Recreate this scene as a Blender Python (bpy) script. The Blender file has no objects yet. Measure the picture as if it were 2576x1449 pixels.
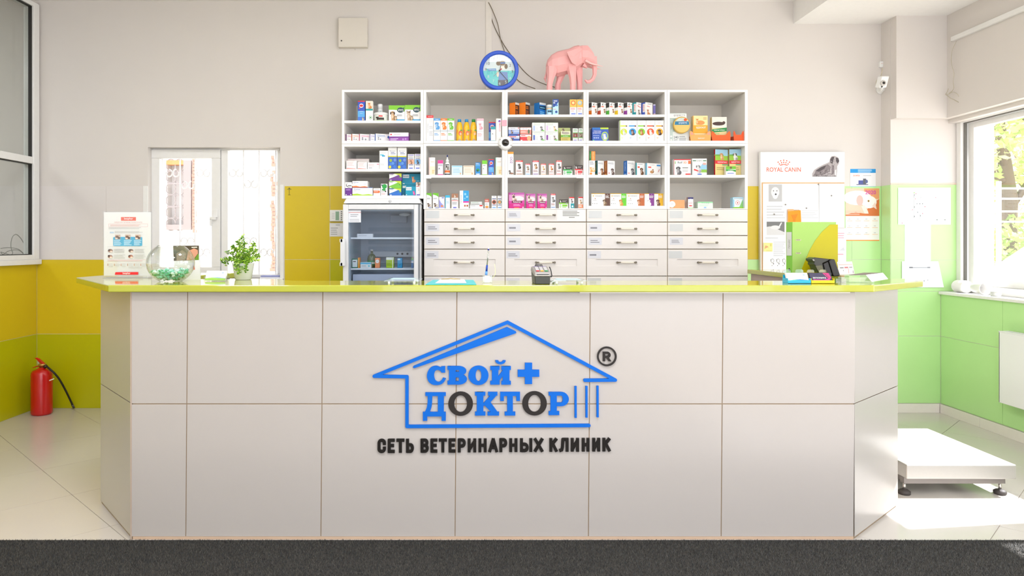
import bpy, bmesh, math, random
from math import sin, cos, pi, radians
from mathutils import Vector, Matrix

random.seed(7)
SC = bpy.context.scene
COL = SC.collection

# ------------------------------------------------------------------ camera
F, CX, CY, H = 1790.0, 1205.0, 612.0, 1.328      # focal length and principal point in photo pixels, eye height
cam_d = bpy.data.cameras.new('camera')
cam = bpy.data.objects.new('camera', cam_d)
COL.objects.link(cam)
cam.location = (0, 0, H)
cam.rotation_euler = (pi / 2, 0, 0)
cam_d.sensor_width = 36.0
cam_d.lens = F / 2576 * 36.0
cam_d.shift_x = (1288 - CX) / 2576
cam_d.shift_y = -(724.5 - CY) / 2576
cam_d.clip_start = 0.05
SC.camera = cam

# ------------------------------------------------------------------ world, sun, exposure
W = bpy.data.worlds.new('world')
SC.world = W
W.use_nodes = True
bg = W.node_tree.nodes['Background']
bg.inputs[0].default_value = (0.94, 0.995, 1.12, 1)
bg.inputs[1].default_value = 3.5
sun_d = bpy.data.lights.new('sun', 'SUN')
sun_d.energy = 18.5
sun_d.angle = radians(0.6)
sun_d.color = (1.0, 1.005, 1.03)
sun = bpy.data.objects.new('sun', sun_d)
COL.objects.link(sun)
sun.rotation_euler = Vector((-1, -0.12, -1.2)).to_track_quat('-Z', 'Y').to_euler()
VS = SC.view_settings
VS.view_transform = 'Standard'
VS.look = 'None'
VS.gamma = 1.0
VS.use_curve_mapping = False
VS.exposure = -0.06
FILL_POWER = 10.0

# ------------------------------------------------------------------ helpers
def P(px, py, Y):
    return Vector(((px - CX) * Y / F, Y, H - (py - CY) * Y / F))
def XX(px, Y): return (px - CX) * Y / F
def ZZ(py, Y): return H - (py - CY) * Y / F
def YT(py, z):                      # depth at which a point of height z shows at row py
    return (H - z) * F / (py - CY)

def lin(c):
    c /= 255.0
    return c / 12.92 if c <= 0.04045 else ((c + 0.055) / 1.055) ** 2.4
MATS = {}
def M(rgb, rough=0.45, metal=0.0, spec=0.5, coat=0.0, noise=0.03, bump=0.0, scale=30.0, name=None):
    """procedural principled material from an sRGB colour, with faint grain"""
    key = (rgb, rough, metal, spec, coat, noise, bump, scale)
    if key in MATS: return MATS[key]
    m = bpy.data.materials.new(name or 'paint')
    m.use_nodes = True
    nt = m.node_tree; n = nt.nodes; b = n['Principled BSDF']
    col = (lin(rgb[0]), lin(rgb[1]), lin(rgb[2]), 1)
    b.inputs['Base Color'].default_value = col
    b.inputs['Roughness'].default_value = rough
    b.inputs['Metallic'].default_value = metal
    b.inputs['Specular IOR Level'].default_value = spec
    b.inputs['Coat Weight'].default_value = coat
    b.inputs['Coat Roughness'].default_value = 0.05
    if noise or bump:
        tc = n.new('ShaderNodeTexCoord')
        nz = n.new('ShaderNodeTexNoise'); nz.inputs['Scale'].default_value = scale; nz.inputs['Detail'].default_value = 3
        nt.links.new(tc.outputs['Object'], nz.inputs['Vector'])
        if noise:
            mr = n.new('ShaderNodeMapRange')
            mr.inputs['To Min'].default_value = 1 - noise; mr.inputs['To Max'].default_value = 1 + noise
            nt.links.new(nz.outputs['Fac'], mr.inputs['Value'])
            vm = n.new('ShaderNodeVectorMath'); vm.operation = 'SCALE'
            vm.inputs[0].default_value = col[:3]
            nt.links.new(mr.outputs[0], vm.inputs['Scale'])
            nt.links.new(vm.outputs[0], b.inputs['Base Color'])
        if bump:
            bp = n.new('ShaderNodeBump'); bp.inputs['Strength'].default_value = bump; bp.inputs['Distance'].default_value = 0.01
            nt.links.new(nz.outputs['Fac'], bp.inputs['Height'])
            nt.links.new(bp.outputs[0], b.inputs['Normal'])
    MATS[key] = m
    return m
def C(rgb): return M(tuple(rgb), 0.5, noise=0)
def glass(tint=(1, 1, 1), gloss=0.06, edge=0.35, name='glass'):
    key = ('glass', tint, gloss, edge)
    if key in MATS: return MATS[key]
    m = bpy.data.materials.new(name); m.use_nodes = True
    nt = m.node_tree; n = nt.nodes; n.clear()
    out = n.new('ShaderNodeOutputMaterial'); mix = n.new('ShaderNodeMixShader')
    tr = n.new('ShaderNodeBsdfTransparent'); tr.inputs[0].default_value = (*tint, 1)
    gl = n.new('ShaderNodeBsdfGlossy'); gl.inputs['Roughness'].default_value = 0.02
    lw = n.new('ShaderNodeLayerWeight'); lw.inputs[0].default_value = 0.35
    mr = n.new('ShaderNodeMapRange'); mr.inputs['To Min'].default_value = gloss; mr.inputs['To Max'].default_value = edge
    nt.links.new(lw.outputs['Facing'], mr.inputs['Value'])
    nt.links.new(mr.outputs[0], mix.inputs[0]); nt.links.new(tr.outputs[0], mix.inputs[1]); nt.links.new(gl.outputs[0], mix.inputs[2])
    nt.links.new(mix.outputs[0], out.inputs[0])
    MATS[key] = m
    return m

WORLD = {}
def tag(o, label=None, cat=None, group=None, kind=None):
    if label: o['label'] = label
    if cat: o['category'] = cat
    if group: o['group'] = group
    if kind: o['kind'] = kind
    return o
def thing(name, label, cat, loc=(0, 0, 0), group=None):
    o = bpy.data.objects.new(name, None); COL.objects.link(o)
    o.empty_display_size = 0.05
    o.location = loc; WORLD[o.name] = Vector(loc)
    return tag(o, label, cat, group)

class MB:
    def __init__(s): s.v = []; s.f = []; s.mi = []; s.mats = []; s.sm = []
    def m(s, mat):
        if mat not in s.mats: s.mats.append(mat)
        return s.mats.index(mat)
    def add(s, vs, fs, mat, smooth=False):
        o = len(s.v); i = s.m(mat)
        s.v += [Vector(x) for x in vs]
        for f in fs: s.f.append(tuple(o + k for k in f)); s.mi.append(i); s.sm.append(smooth)
        return s
    def box(s, x0, x1, y0, y1, z0, z1, mat):
        x0, x1 = sorted((x0, x1)); y0, y1 = sorted((y0, y1)); z0, z1 = sorted((z0, z1))
        v = [(x, y, z) for x in (x0, x1) for y in (y0, y1) for z in (z0, z1)]
        return s.add(v, [(0, 1, 3, 2), (4, 6, 7, 5), (0, 4, 5, 1), (2, 3, 7, 6), (0, 2, 6, 4), (1, 5, 7, 3)], mat)
    def obox(s, o, ux, uy, uz, mat):      # oriented box from corner o and three edge vectors
        o, ux, uy, uz = map(Vector, (o, ux, uy, uz))
        v = [o + ux * a + uy * b + uz * c for a in (0, 1) for b in (0, 1) for c in (0, 1)]
        fs = [(0, 1, 3, 2), (4, 6, 7, 5), (0, 4, 5, 1), (2, 3, 7, 6), (0, 2, 6, 4), (1, 5, 7, 3)]
        if ux.cross(uy).dot(uz) < 0: fs = [f[::-1] for f in fs]
        return s.add(v, fs, mat)
    def hexa(s, bot, top, mat):           # prism between two matching loops (bottom counter-clockwise from above)
        n = len(bot)
        fs = [tuple(range(n))[::-1], tuple(range(n, 2 * n))] + [(i, (i + 1) % n, n + (i + 1) % n, n + i) for i in range(n)]
        return s.add(list(bot) + list(top), fs, mat)
    def plan(s, pts, z0, z1, mat):        # polygon in plan extruded up
        a = sum(p[0] * q[1] - q[0] * p[1] for p, q in zip(pts, pts[1:] + pts[:1]))
        if a < 0: pts = pts[::-1]
        return s.hexa([(x, y, z0) for x, y in pts], [(x, y, z1) for x, y in pts], mat)
    def front(s, pts, y0, y1, mat):       # polygon in the XZ plane extruded along Y (y0 is the face nearer the viewer)
        a = sum(p[0] * q[1] - q[0] * p[1] for p, q in zip(pts, pts[1:] + pts[:1]))
        if a < 0: pts = pts[::-1]
        n = len(pts)
        fs = [tuple(range(n)), tuple(range(n, 2 * n))[::-1]] + [((i + 1) % n, i, n + i, n + (i + 1) % n) for i in range(n)]
        return s.add([(x, y0, z) for x, z in pts] + [(x, y1, z) for x, z in pts], fs, mat)
    def frontring(s, outer, inner, y0, y1, mat):
        n = len(outer)
        vs = [(x, y0, z) for x, z in outer] + [(x, y0, z) for x, z in inner] + [(x, y1, z) for x, z in outer] + [(x, y1, z) for x, z in inner]
        fs = []
        for i in range(n):
            j = (i + 1) % n
            fs += [(i, j, n + j, n + i), (2 * n + j, 2 * n + i, 3 * n + i, 3 * n + j), (j, i, 2 * n + i, 2 * n + j), (n + i, n + j, 3 * n + j, 3 * n + i)]
        return s.add(vs, fs, mat)
    def ribbon(s, pts, w, y0, y1, mat, caps=False):   # stroked polyline in XZ, mitred at soft bends, rounded at sharp ones, extruded along Y
        P2 = [Vector(p) for p in pts]
        P2 = [p for i, p in enumerate(P2) if i == 0 or (p - P2[i - 1]).length > 1e-5]
        n = len(P2); D = [(P2[i + 1] - P2[i]).normalized() for i in range(n - 1)]
        ends = []
        for i in range(n - 1):
            e = []
            for k, (a, b) in ((i, (D[i - 1] if i else None, D[i])), (i + 1, (D[i], D[i + 1] if i + 1 < n - 1 else None))):
                d = D[i]; nn = Vector((-d.y, d.x)) * (w / 2)
                if a is not None and b is not None and a.dot(b) > .6:
                    t = (a + b).normalized(); m = Vector((-t.y, t.x)); nn = m * (w / 2 / m.dot(Vector((-d.y, d.x))))
                e.append((P2[k] - nn, P2[k] + nn))
            s.front([tuple(e[0][0]), tuple(e[1][0]), tuple(e[1][1]), tuple(e[0][1])], y0 - .00003 * (i % 2), y1, mat)
        for k, p in enumerate(P2):
            end = k in (0, n - 1)
            if (end and caps) or (not end and D[k - 1].dot(D[k]) <= .6):
                s.front([(p.x + w / 2 * cos(a * pi / 8), p.y + w / 2 * sin(a * pi / 8)) for a in range(16)], y0 - .00006 * (1 + k % 3), y1, mat)
        return s
    def lathe(s, prof, c, mat, n=20, axis='z', smooth=True, close=True):   # profile [(r, h)]
        c = Vector(c); vs = []
        for r, h in prof:
            for i in range(n):
                a = 2 * pi * i / n
                if axis == 'z': vs.append(c + Vector((r * cos(a), r * sin(a), h)))
                elif axis == 'y': vs.append(c + Vector((r * cos(a), h, -r * sin(a))))
                else: vs.append(c + Vector((h, r * cos(a), r * sin(a))))
        fs = []
        for k in range(len(prof) - 1):
            for i in range(n):
                j = (i + 1) % n
                fs.append((k * n + i, k * n + j, (k + 1) * n + j, (k + 1) * n + i))
        s.add(vs, fs, mat, smooth)
        o = len(s.v) - len(vs)
        if close:
            for k, rev in ((0, True), (len(prof) - 1, False)):
                if prof[k][0] > 1e-5:
                    f = [o + k * n + i for i in range(n)]
                    s.f.append(tuple(f[::-1] if rev else f)); s.mi.append(s.m(mat)); s.sm.append(False)
        return s
    def tube(s, pts, r, mat, n=8, smooth=True, rf=None):
        pts = [Vector(p) for p in pts]; vs = []
        up = Vector((0.13, 0.37, 0.92))
        for i, p in enumerate(pts):
            t = (pts[min(i + 1, len(pts) - 1)] - pts[max(i - 1, 0)]).normalized()
            a = t.cross(up)
            if a.length < 0.05: a = t.cross(Vector((1, 0, 0)))
            a.normalize(); b = t.cross(a)
            rr = rf[i] if rf else r
            vs += [p + (a * cos(2 * pi * k / n) + b * sin(2 * pi * k / n)) * rr for k in range(n)]
        fs = [(k * n + i, k * n + (i + 1) % n, (k + 1) * n + (i + 1) % n, (k + 1) * n + i) for k in range(len(pts) - 1) for i in range(n)]
        fs += [tuple(range(n))[::-1], tuple((len(pts) - 1) * n + i for i in range(n))]
        return s.add(vs, fs, mat, smooth)
    def build(s, name, parent=None, bevel=0, origin=None, kind=None, label=None, fix=True, seg=2):
        me = bpy.data.meshes.new(name)
        if parent is not None: o0 = WORLD[parent.name]
        elif origin is not None: o0 = Vector(origin)
        else:
            xs = [v.x for v in s.v]; ys = [v.y for v in s.v]; zs = [v.z for v in s.v]
            o0 = Vector(((min(xs) + max(xs)) / 2, (min(ys) + max(ys)) / 2, min(zs)))
        me.from_pydata([tuple(v - o0) for v in s.v], [], s.f)
        for mt in s.mats: me.materials.append(mt)
        me.polygons.foreach_set('material_index', s.mi)
        me.polygons.foreach_set('use_smooth', s.sm)
        if fix:
            bm = bmesh.new(); bm.from_mesh(me); bmesh.ops.recalc_face_normals(bm, faces=bm.faces[:]); bm.to_mesh(me); bm.free()
        me.update()
        o = bpy.data.objects.new(name, me); COL.objects.link(o)
        if parent is not None: o.parent = parent; WORLD[o.name] = o0
        else: o.location = o0; WORLD[o.name] = o0
        if bevel:
            md = o.modifiers.new('bevel', 'BEVEL'); md.width = bevel; md.segments = seg; md.limit_method = 'ANGLE'; md.angle_limit = radians(40)
        if kind: o['kind'] = kind
        if label: o['label'] = label
        return o
def struct(mb, name, parent=None, **k):
    return mb.build(name, parent, kind=None if parent else 'structure', **k)

# ------------------------------------------------------------------ flat print on real surfaces
TXT = {}
def text_geo(t, bold=0.0):
    k = (t, bold)
    if k not in TXT:
        c = bpy.data.curves.new('lettering', 'FONT'); c.body = t; c.resolution_u = 3; c.offset = bold
        o = bpy.data.objects.new('lettering', c)
        me = o.to_mesh()
        vs = [(v.co.x, v.co.y) for v in me.vertices]; fs = [tuple(p.vertices) for p in me.polygons]
        o.to_mesh_clear(); bpy.data.objects.remove(o); bpy.data.curves.remove(c)
        x0 = min(v[0] for v in vs); x1 = max(v[0] for v in vs); y0 = min(v[1] for v in vs); y1 = max(v[1] for v in vs)
        TXT[k] = ([(x - x0, y - y0) for x, y in vs], fs, x1 - x0, y1 - y0)
    return TXT[k]
EPS = 0.0001
class Pr:
    """prints onto a face: o = lower left corner, ux / uz unit vectors, w x h metres"""
    def __init__(s, mb, o, ux, uz, w, h):
        s.mb = mb; s.o = Vector(o); s.ux = Vector(ux); s.uz = Vector(uz); s.n = s.ux.cross(s.uz); s.w = w; s.h = h; s.k = 1
    def at(s, x, z): return s.o + s.ux * x + s.uz * z + s.n * (EPS * s.k)
    def poly(s, pts, c):
        mat = C(c) if isinstance(c, tuple) else c
        a = sum(p[0] * q[1] - q[0] * p[1] for p, q in zip(pts, pts[1:] + pts[:1]))
        if a < 0: pts = pts[::-1]
        s.mb.add([s.at(x, z) for x, z in pts], [tuple(range(len(pts)))], mat); s.k += 1
    def ell(s, x, z, rx, rz, c, n=14): s.poly([(x + rx * cos(2 * pi * i / n), z + rz * sin(2 * pi * i / n)) for i in range(n)], c)
    def text(s, x, z, hh, t, c, maxw=None, vert=False, bold=0.0, sx=1.0):
        if not t.isascii(): bold = 0.0; t = t.replace('ф', 'φ')      # the built-in face lacks a clean small ef
        vs, fs, tw, th = text_geo(t, bold)
        kz = hh / max(th, 0.05); kx = kz * sx
        if maxw and tw * kx > maxw: kx = maxw / tw
        mat = C(c) if isinstance(c, tuple) else c
        if vert: pts = [s.at(x - (y - th / 2) * kz, z + (q - tw / 2) * kx) for q, y in vs]
        else: pts = [s.at(x + (q - tw / 2) * kx, z + (y - th / 2) * kz) for q, y in vs]
        s.mb.add(pts, fs, mat); s.k += 1
    def pet(s, kind, x, z, S, c1, c2=(60, 45, 35)):
        e = lambda a, b, ra, rb, c: s.ell(x + a * S, z + b * S, ra * S, rb * S, c, 10)
        q = lambda pts, c: s.poly([(x + a * S, z + b * S) for a, b in pts], c)
        mixc = lambda a, b, t: tuple(int(u * (1 - t) + v * t) for u, v in zip(a, b))
        lite, dark = mixc(c1, (250, 246, 240), .5), mixc(c1, c2, .45)
        if kind == 'cat': q([(.2, .05), (.34, .12), (.36, .36), (.31, .36), (.28, .16), (.2, .1)], dark)
        e(.09, .24, .22, .24, c1); e(.15, .18, .15, .17, dark); e(-.01, .38, .17, .22, c1)
        q([(-.14, .36), (-.12, 0), (-.03, 0), (-.02, .34)], c1); q([(.0, .34), (.01, 0), (.1, 0), (.09, .3)], mixc(c1, dark, .4)); e(-.05, .36, .09, .16, lite)
        if kind == 'cat':
            q([(-.2, .76), (-.13, .80), (-.2, .93)], c2); q([(.13, .76), (.06, .80), (.14, .93)], c2)
        e(-.03, .68, .17, .16, c1)
        if kind == 'dog': e(-.19, .66, .055, .13, c2); e(.13, .65, .06, .14, c2)
        e(.03, .74, .09, .07, dark); e(-.05, .61, .085, .07, lite); e(-.1, .71, .02, .022, (25, 20, 20)); e(.025, .71, .02, .022, (25, 20, 20)); e(-.05, .645, .03, .02, (25, 20, 20))
    def run(s, items):
        w, h = s.w, s.h
        for it in items:
            k = it[0]
            if k in 't' and 'ф' in it[4].lower(): s.text(it[1] * w, it[2] * h, it[3] * h, it[4], it[5], (it[6] if len(it) > 6 else .9) * w)
            elif k == 'r': s.poly([(it[1] * w, it[2] * h), (it[3] * w, it[2] * h), (it[3] * w, it[4] * h), (it[1] * w, it[4] * h)], it[5])
            elif k == 'e': s.ell(it[1] * w, it[2] * h, it[3] * w, it[4] * h, it[5], 18)
            elif k == 'c': s.ell(it[1] * w, it[2] * h, it[3] * w, it[3] * w, it[4], 20)
            elif k == 'p': s.poly([(a * w, b * h) for a, b in it[1]], it[2])
            elif k == 't': s.text(it[1] * w, it[2] * h, it[3] * h, it[4], it[5], (it[6] if len(it) > 6 else .9) * w, bold=0.012)
            elif k == 'tv': s.text(it[1] * w, it[2] * h, it[3] * w, it[4], it[5], (it[6] if len(it) > 6 else .9) * h, vert=True, bold=0.012)
            elif k == 'l':
                _, u0, u1, v0, v1, n, c = it
                rr = random.Random(int(u0 * 1000 + v0 * 977 + n))
                for i in range(n):
                    v = v1 + (v0 - v1) * (i + .5) / n; t = (v1 - v0) / n * .22
                    ue = u0 + (u1 - u0) * rr.uniform(.7, 1)
                    s.poly([(u0 * w, (v - t) * h), (ue * w, (v - t) * h), (ue * w, (v + t) * h), (u0 * w, (v + t) * h)], c); s.k -= 1
                s.k += 1
            elif k in ('dog', 'cat'): s.pet(k, it[1] * w, it[2] * h, it[3] * h, it[4], it[5] if len(it) > 5 else (70, 50, 40))

WHITE = M((232, 230, 226), 0.4, name='white_paint')
# ================================================================== the room
YB = 5.728                       # back wall
XL, XR = -3.558, 3.63
ZC, ZS = 3.275, 3.094            # main ceiling, soffit
wallm = M((222, 216, 210), 0.75, noise=0.015, scale=6, bump=0.03, name='wall_paint')
grout = M((188, 176, 160), 0.8, name='grout')
groutd = M((150, 130, 105), 0.8, name='grout_dark')
floorm = M((203, 197, 190), 0.16, spec=0.5, noise=0.02, scale=4, name='floor_porcelain')
ceilm = M((246, 244, 241), 0.8, name='ceiling_paint')
T_GREY = M((224, 218, 214), 0.35, noise=0.02, scale=5, name='tile_grey')
T_YEL = M((214, 188, 26), 0.3, noise=0.03, scale=5, name='tile_yellow')
T_OLI = M((186, 184, 5), 0.3, noise=0.03, scale=5, name='tile_olive')
T_GRN = M((190, 234, 158), 0.3, noise=0.03, scale=5, name='tile_green')
T_WHT = M((181, 175, 169), 0.22, noise=0.012, scale=4, name='tile_white')

# floor: slab and diagonal tiles
fl = struct(MB().box(-6.2, 5.2, -2.5, 6.0, -0.12, -0.004, grout), 'floor', origin=(0, 0, 0))
pit = 0.590; th = pit - 0.003
tm = MB().box(-th / 2, th / 2, -th / 2, th / 2, -0.004, 0.0, floorm)
first = None
e1 = Vector((.7071, -.7071, 0)); e2 = Vector((.7071, .7071, 0)); p0 = Vector((-2.565, 4.173, 0))
for i in range(-14, 15):
    for j in range(-14, 15):
        c = p0 + e1 * (pit * (i + .5)) + e2 * (pit * (j + .5))
        if not (-4.6 < c.x < 4.0 and 0.6 < c.y < 5.9): continue
        if first is None:
            first = tm.build('floor_tile', fl); me = first.data; o = first
        else:
            o = bpy.data.objects.new('floor_tile', me); COL.objects.link(o); o.parent = fl
        o.location = c; o.rotation_euler = (0, 0, radians(-45))

# ceiling and soffit
cl = struct(MB().box(-6.2, 2.53, -2.5, 6.0, ZC, ZC + .1, ceilm).box(2.53, 4.05, -2.5, 6.0, ZS, ZC + .1, ceilm), 'ceiling')

# back wall with the window opening
WX0, WX1, WZ0, WZ1 = -2.665, -1.60, 1.046, 2.102
wb = struct(MB().box(-6.2, WX0, YB, YB + .17, 0, ZC, wallm).box(WX1, 4.05, YB, YB + .17, 0, ZC, wallm)
            .box(WX0, WX1, YB, YB + .17, 0, WZ0, wallm).box(WX0, WX1, YB, YB + .17, WZ1, ZC, wallm), 'wall_back')
def cut(r, h):                    # rectangle minus a hole
    x0, x1, z0, z1 = r; a0, a1, b0, b1 = h
    if a0 >= x1 or a1 <= x0 or b0 >= z1 or b1 <= z0: return [r]
    out = []
    if x0 < a0: out.append((x0, a0, z0, z1))
    if a1 < x1: out.append((a1, x1, z0, z1))
    m0, m1 = max(x0, a0), min(x1, a1)
    if z0 < b0: out.append((m0, m1, z0, b0))
    if b1 < z1: out.append((m0, m1, b1, z1))
    return out
g = 0.0016; TT = .0025         # half joint, how far the tiles stand proud
rows = [(0.0, .598), (.598, 1.197), (1.197, 1.789)]
xs = [-6.0, -5.4, -4.8, -4.2, -3.6, -3.0, -2.4, -1.8, -1.2, -.6, 0, .6, 1.2, 1.8, 2.4, 3.0, 3.236]
xs[4] = XL
hole = (WX0 - .035, WX1 + .035, WZ0 - .06, WZ1)
for x0, x1 in zip(xs[:-1], xs[1:]):
    for ri, (z0, z1) in enumerate(rows):
        xm = (x0 + x1) / 2
        if x1 <= XL + .001: mt = T_GREY
        elif xm < -2.0: mt = (T_OLI, T_YEL, T_GREY)[ri]
        elif xm < -1.3: mt = (T_OLI, T_YEL, T_YEL)[ri]
        elif xm < -.5: mt = (T_OLI, T_OLI, T_YEL)[ri]
        elif xm < 2.2: mt = (T_GRN, T_GRN, T_YEL)[ri]
        else: mt = T_GRN
        for (a, b, c, d) in cut((x0, x1, z0, z1), hole):
            MB().box(a + g, b - g, YB - TT, YB, c + g, d - g, mt).build('wall_tile', wb)

# left wall, interior window filling its far end
LZ0, LZ1 = 1.16, 3.24
LY0, LY1 = 3.4, 5.70
wl = struct(MB().box(XL - .16, XL, -2.5, YB, 0, LZ0, wallm).box(XL - .16, XL, -2.5, YB, LZ1, ZC, wallm)
            .box(XL - .16, XL, -2.5, LY0, LZ0, LZ1, wallm).box(XL - .16, XL, LY1, YB, LZ0, LZ1, wallm), 'wall_left')
for z0, z1, mt in ((0, .598, T_OLI), (.598, LZ0, T_YEL)):
    for k in range(9):
        y1 = YB - .006 - .6 * k; y0 = max(y1 - .6, .6)
        MB().box(XL, XL + TT, y0 + g, y1 - g, z0 + g, z1 - g, mt).build('wall_tile', wl)
plast = M((238, 237, 234), 0.35, name='white_plastic')
seal = M((40, 38, 34), 0.6, name='black_seal')
w1 = thing('window_1', 'white framed interior window in the left wall, with a dark seal round its panes', 'window', (XL, 4.5, LZ0)); w1['kind'] = 'structure'
del w1['category']
fx0, fx1 = XL - .05, XL + .035
zt0, zt1 = 1.957, 2.012
gy = 5.632                       # far edge of the panes
MB().box(fx0, fx1, gy, LY1 + .005, 1.2, LZ1, plast).box(fx0, fx1, LY0, LY0 + .07, 1.2, LZ1, plast).build('window_stile', w1, bevel=.004)
MB().box(fx0, fx1, LY0 + .07, gy, 3.205, LZ1, plast).box(fx0, fx1, LY0 + .07, gy, 1.2, 1.237, plast).build('window_rail', w1, bevel=.004)
MB().box(fx0, fx1 - .006, LY0 + .07, gy, zt0, zt1, plast).build('transom', w1, bevel=.004)
MB().box(XL - .02, XL + .045, LY0, YB - .008, LZ0, 1.2, plast).build('window_sill', w1, bevel=.004)
gl1 = glass((.93, .95, .93), .05, .3)
for z0, z1 in ((1.237, zt0), (zt1, 3.205)):
    MB().box(XL - .012, XL - .006, LY0 + .07, gy, z0, z1, gl1).build('window_pane', w1)
    sx0, sx1 = XL - .005, XL + .02
    b = MB().box(sx0, sx1, gy - .008, gy, z0, z1, seal)
    b.box(sx0, sx1, LY0 + .07, gy - .008, z1 - .007, z1, seal)
    if z0 < 1.5: b.box(sx0, sx1, LY0 + .07, gy - .008, z0, z0 + .006, seal)
    b.build('seal', w1)
# coil of cable on the sill behind the pane
cm = M((120, 122, 112), .5, name='grey_cable')
def pxl(px, py, X):
    Y = F * X / (px - CX); return Vector((X, Y, H - (py - CY) * Y / F))
pts = []
for x, y in ((62, 641), (66, 634), (63, 620), (54, 602), (45, 592), (38, 590), (31, 597), (27.5, 612), (28.5, 626), (32, 637), (26, 641), (12, 637), (2, 634), (8, 640), (20, 632), (34, 629), (48, 630), (60, 639),
             (48, 628), (34, 624), (18, 623), (2, 625)):
    pts.append(pxl(x, y, XL - .075 - .0007 * len(pts)))
def spline(p, n=6):
    out = []
    for i in range(len(p) - 1):
        a, b, c, d = p[max(i - 1, 0)], p[i], p[i + 1], p[min(i + 2, len(p) - 1)]
        for k in range(n):
            t = k / n
            out.append(.5 * ((2 * b) + (c - a) * t + (2 * a - 5 * b + 4 * c - d) * t * t + (3 * b - a - 3 * c + d) * t ** 3))
    return out + [p[-1]]
tag(MB().tube(spline(pts), .0028, cm, 6).build('cable_coil'), 'coil of thin grey cable lying behind the interior window pane', 'cable')
# ledge on which the coil lies, part of the next room
struct(MB().box(XL - .16, XL - .03, LY0, LY1, LZ0, 1.2, plast), 'trim_left')

# pier on the right of the back wall
PY, PY2 = 5.595, 5.52
px0 = 3.236
pier = MB().box(px0, 4.05, PY, YB, 0, 2.30, wallm)
pier.box(XX(2255, PY2), 4.05, PY2, YB, 2.30, ZS, wallm).box(px0, 4.05, PY, YB, 2.30, ZS, wallm)
wp = struct(pier, 'wall_pier')
xr_in = 3.80
for (z0, z1) in ((.07, .598), (.598, 1.197), (1.197, 1.789)):
    x1 = XR if z1 < .6 else xr_in - .02
    parts = [(px0, x1, z0, z1)]
    if z0 == .598: parts = [(px0, XR, z0, .95), (px0, xr_in - .02, .95, z1)]
    for (a, b, c, d) in parts:
        MB().box(a + g, b - g, PY - TT, PY, c + g, d - g, T_GRN).build('wall_tile', wp)
    MB().box(px0 - TT, px0, PY + g, YB - .007, z0 + g, z1 - g, T_GRN).build('wall_tile', wp)
MB().box(px0, xr_in, PY - .004, PY, 1.79, 1.80, M((225, 200, 180), .6)).build('grout_line', wp)
# right wall: low wall, lintel; nearer, unseen openings and piers invented to shape the daylight
RW = 4.01
SZ = .95; LT = 2.27
rw = MB().box(XR, RW, 2.72, PY, 0, SZ - .02, wallm).box(XR, RW, -2.5, 2.72, 0, .3, wallm)
rw.box(XR + .06, 3.86, 3.45, PY, LT, ZS, wallm).box(XR + .06, 3.86, 2.72, 3.45, 1.89, ZS, wallm).box(3.86, RW, 2.72, PY, 2.75, ZS, wallm).box(XR + .06, RW, -2.5, 2.72, 2.75, ZS, wallm)  # unseen lowered lintel at the nearer end, put in to shade floor and mat
rw.box(XR, RW, 3.33, 3.45, SZ - .02, LT, wallm).box(XR, RW, 2.6, 2.72, .3, 2.75, wallm).box(XR, RW, .9, 1.1, .3, 2.75, wallm).box(XR, RW, -.8, -.6, .3, 2.75, wallm).box(XR, RW, -2.5, -2.2, .3, 2.75, wallm)
rw.box(XR, XR + .06, 2.72, PY2, 2.30, ZS, wallm).box(XR, XR + .06, -2.5, 2.72, 2.75, ZS, wallm)
wr = struct(rw, 'wall_right')
ys = [PY - .006, 4.93, 4.33, 3.73, 3.13, 2.74]
for y1, y0 in zip(ys[:-1], ys[1:]):
    for z0, z1 in ((.07, .598), (.598, SZ - .022)):
        MB().box(XR - TT, XR, y0 + g, y1 - g, z0 + g, z1 - g, T_GRN).build('wall_tile', wr)
tb = M((236, 230, 222), .3, name='baseboard_tile')
bb = struct(MB().box(XR - .012, XR - .006, 1.9, PY - .02, 0.0, .06, grout), 'baseboard_right')
for y1, y0 in ((PY - .021, 5.13), (5.13, 4.53), (4.53, 3.93), (3.93, 3.33), (3.33, 2.73), (2.73, 2.13)):
    MB().box(XR - .02, XR - .012, y0 + .0015, y1 - .0015, 0, .07, tb).build('baseboard_tile', bb, bevel=.001)
bk = struct(MB().box(px0, XR - .02, PY - .012, PY - .006, 0, .06, grout), 'baseboard_back')
MB().box(px0, XR - .021, PY - .02, PY - .012, 0, .07, tb).build('baseboard_tile', bk, bevel=.001)
struct(MB().box(XR - .022, XR + .2, 3.45, PY - .007, SZ - .022, SZ, plast), 'trim_sill', bevel=.003)
# cable channel along the right wall
struct(MB().box(XR - .025, XR, -1, 5.44, 2.87, 2.905, plast), 'trim_right', bevel=.003)

# right window
w2 = thing('window_2', 'large white framed street window in the right wall', 'window', (3.786, 4.5, SZ)); w2['kind'] = 'structure'
del w2['category']
alu = M((120, 118, 112), .4, name='frame_gap')
y_e = 5.54
fr = MB().box(3.75, 3.86, y_e, PY - .003, SZ + .0005, LT, plast).box(3.75, 3.86, 3.452, y_e, SZ + .0005, 1.005, plast).box(3.75, 3.86, 3.452, y_e, LT - .004, LT + .0, plast).box(3.75, 3.86, 3.45, 3.52, 1.005, LT, plast)
fr.build('window_frame', w2, bevel=.003)
MB().box(3.772, 3.79, y_e - .014, y_e, 1.005, LT - .004, alu).box(3.772, 3.79, 3.52, y_e - .014, LT - .012, LT - .004, alu).build('seal', w2)
MB().box(3.80, 3.85, y_e - .075, y_e - .016, 1.005, LT - .012, plast).box(3.80, 3.85, 3.52, y_e - .075, LT - .055, LT - .012, plast).box(3.80, 3.85, 3.52, y_e - .075, 1.005, 1.06, plast).build('sash', w2, bevel=.004)
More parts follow.
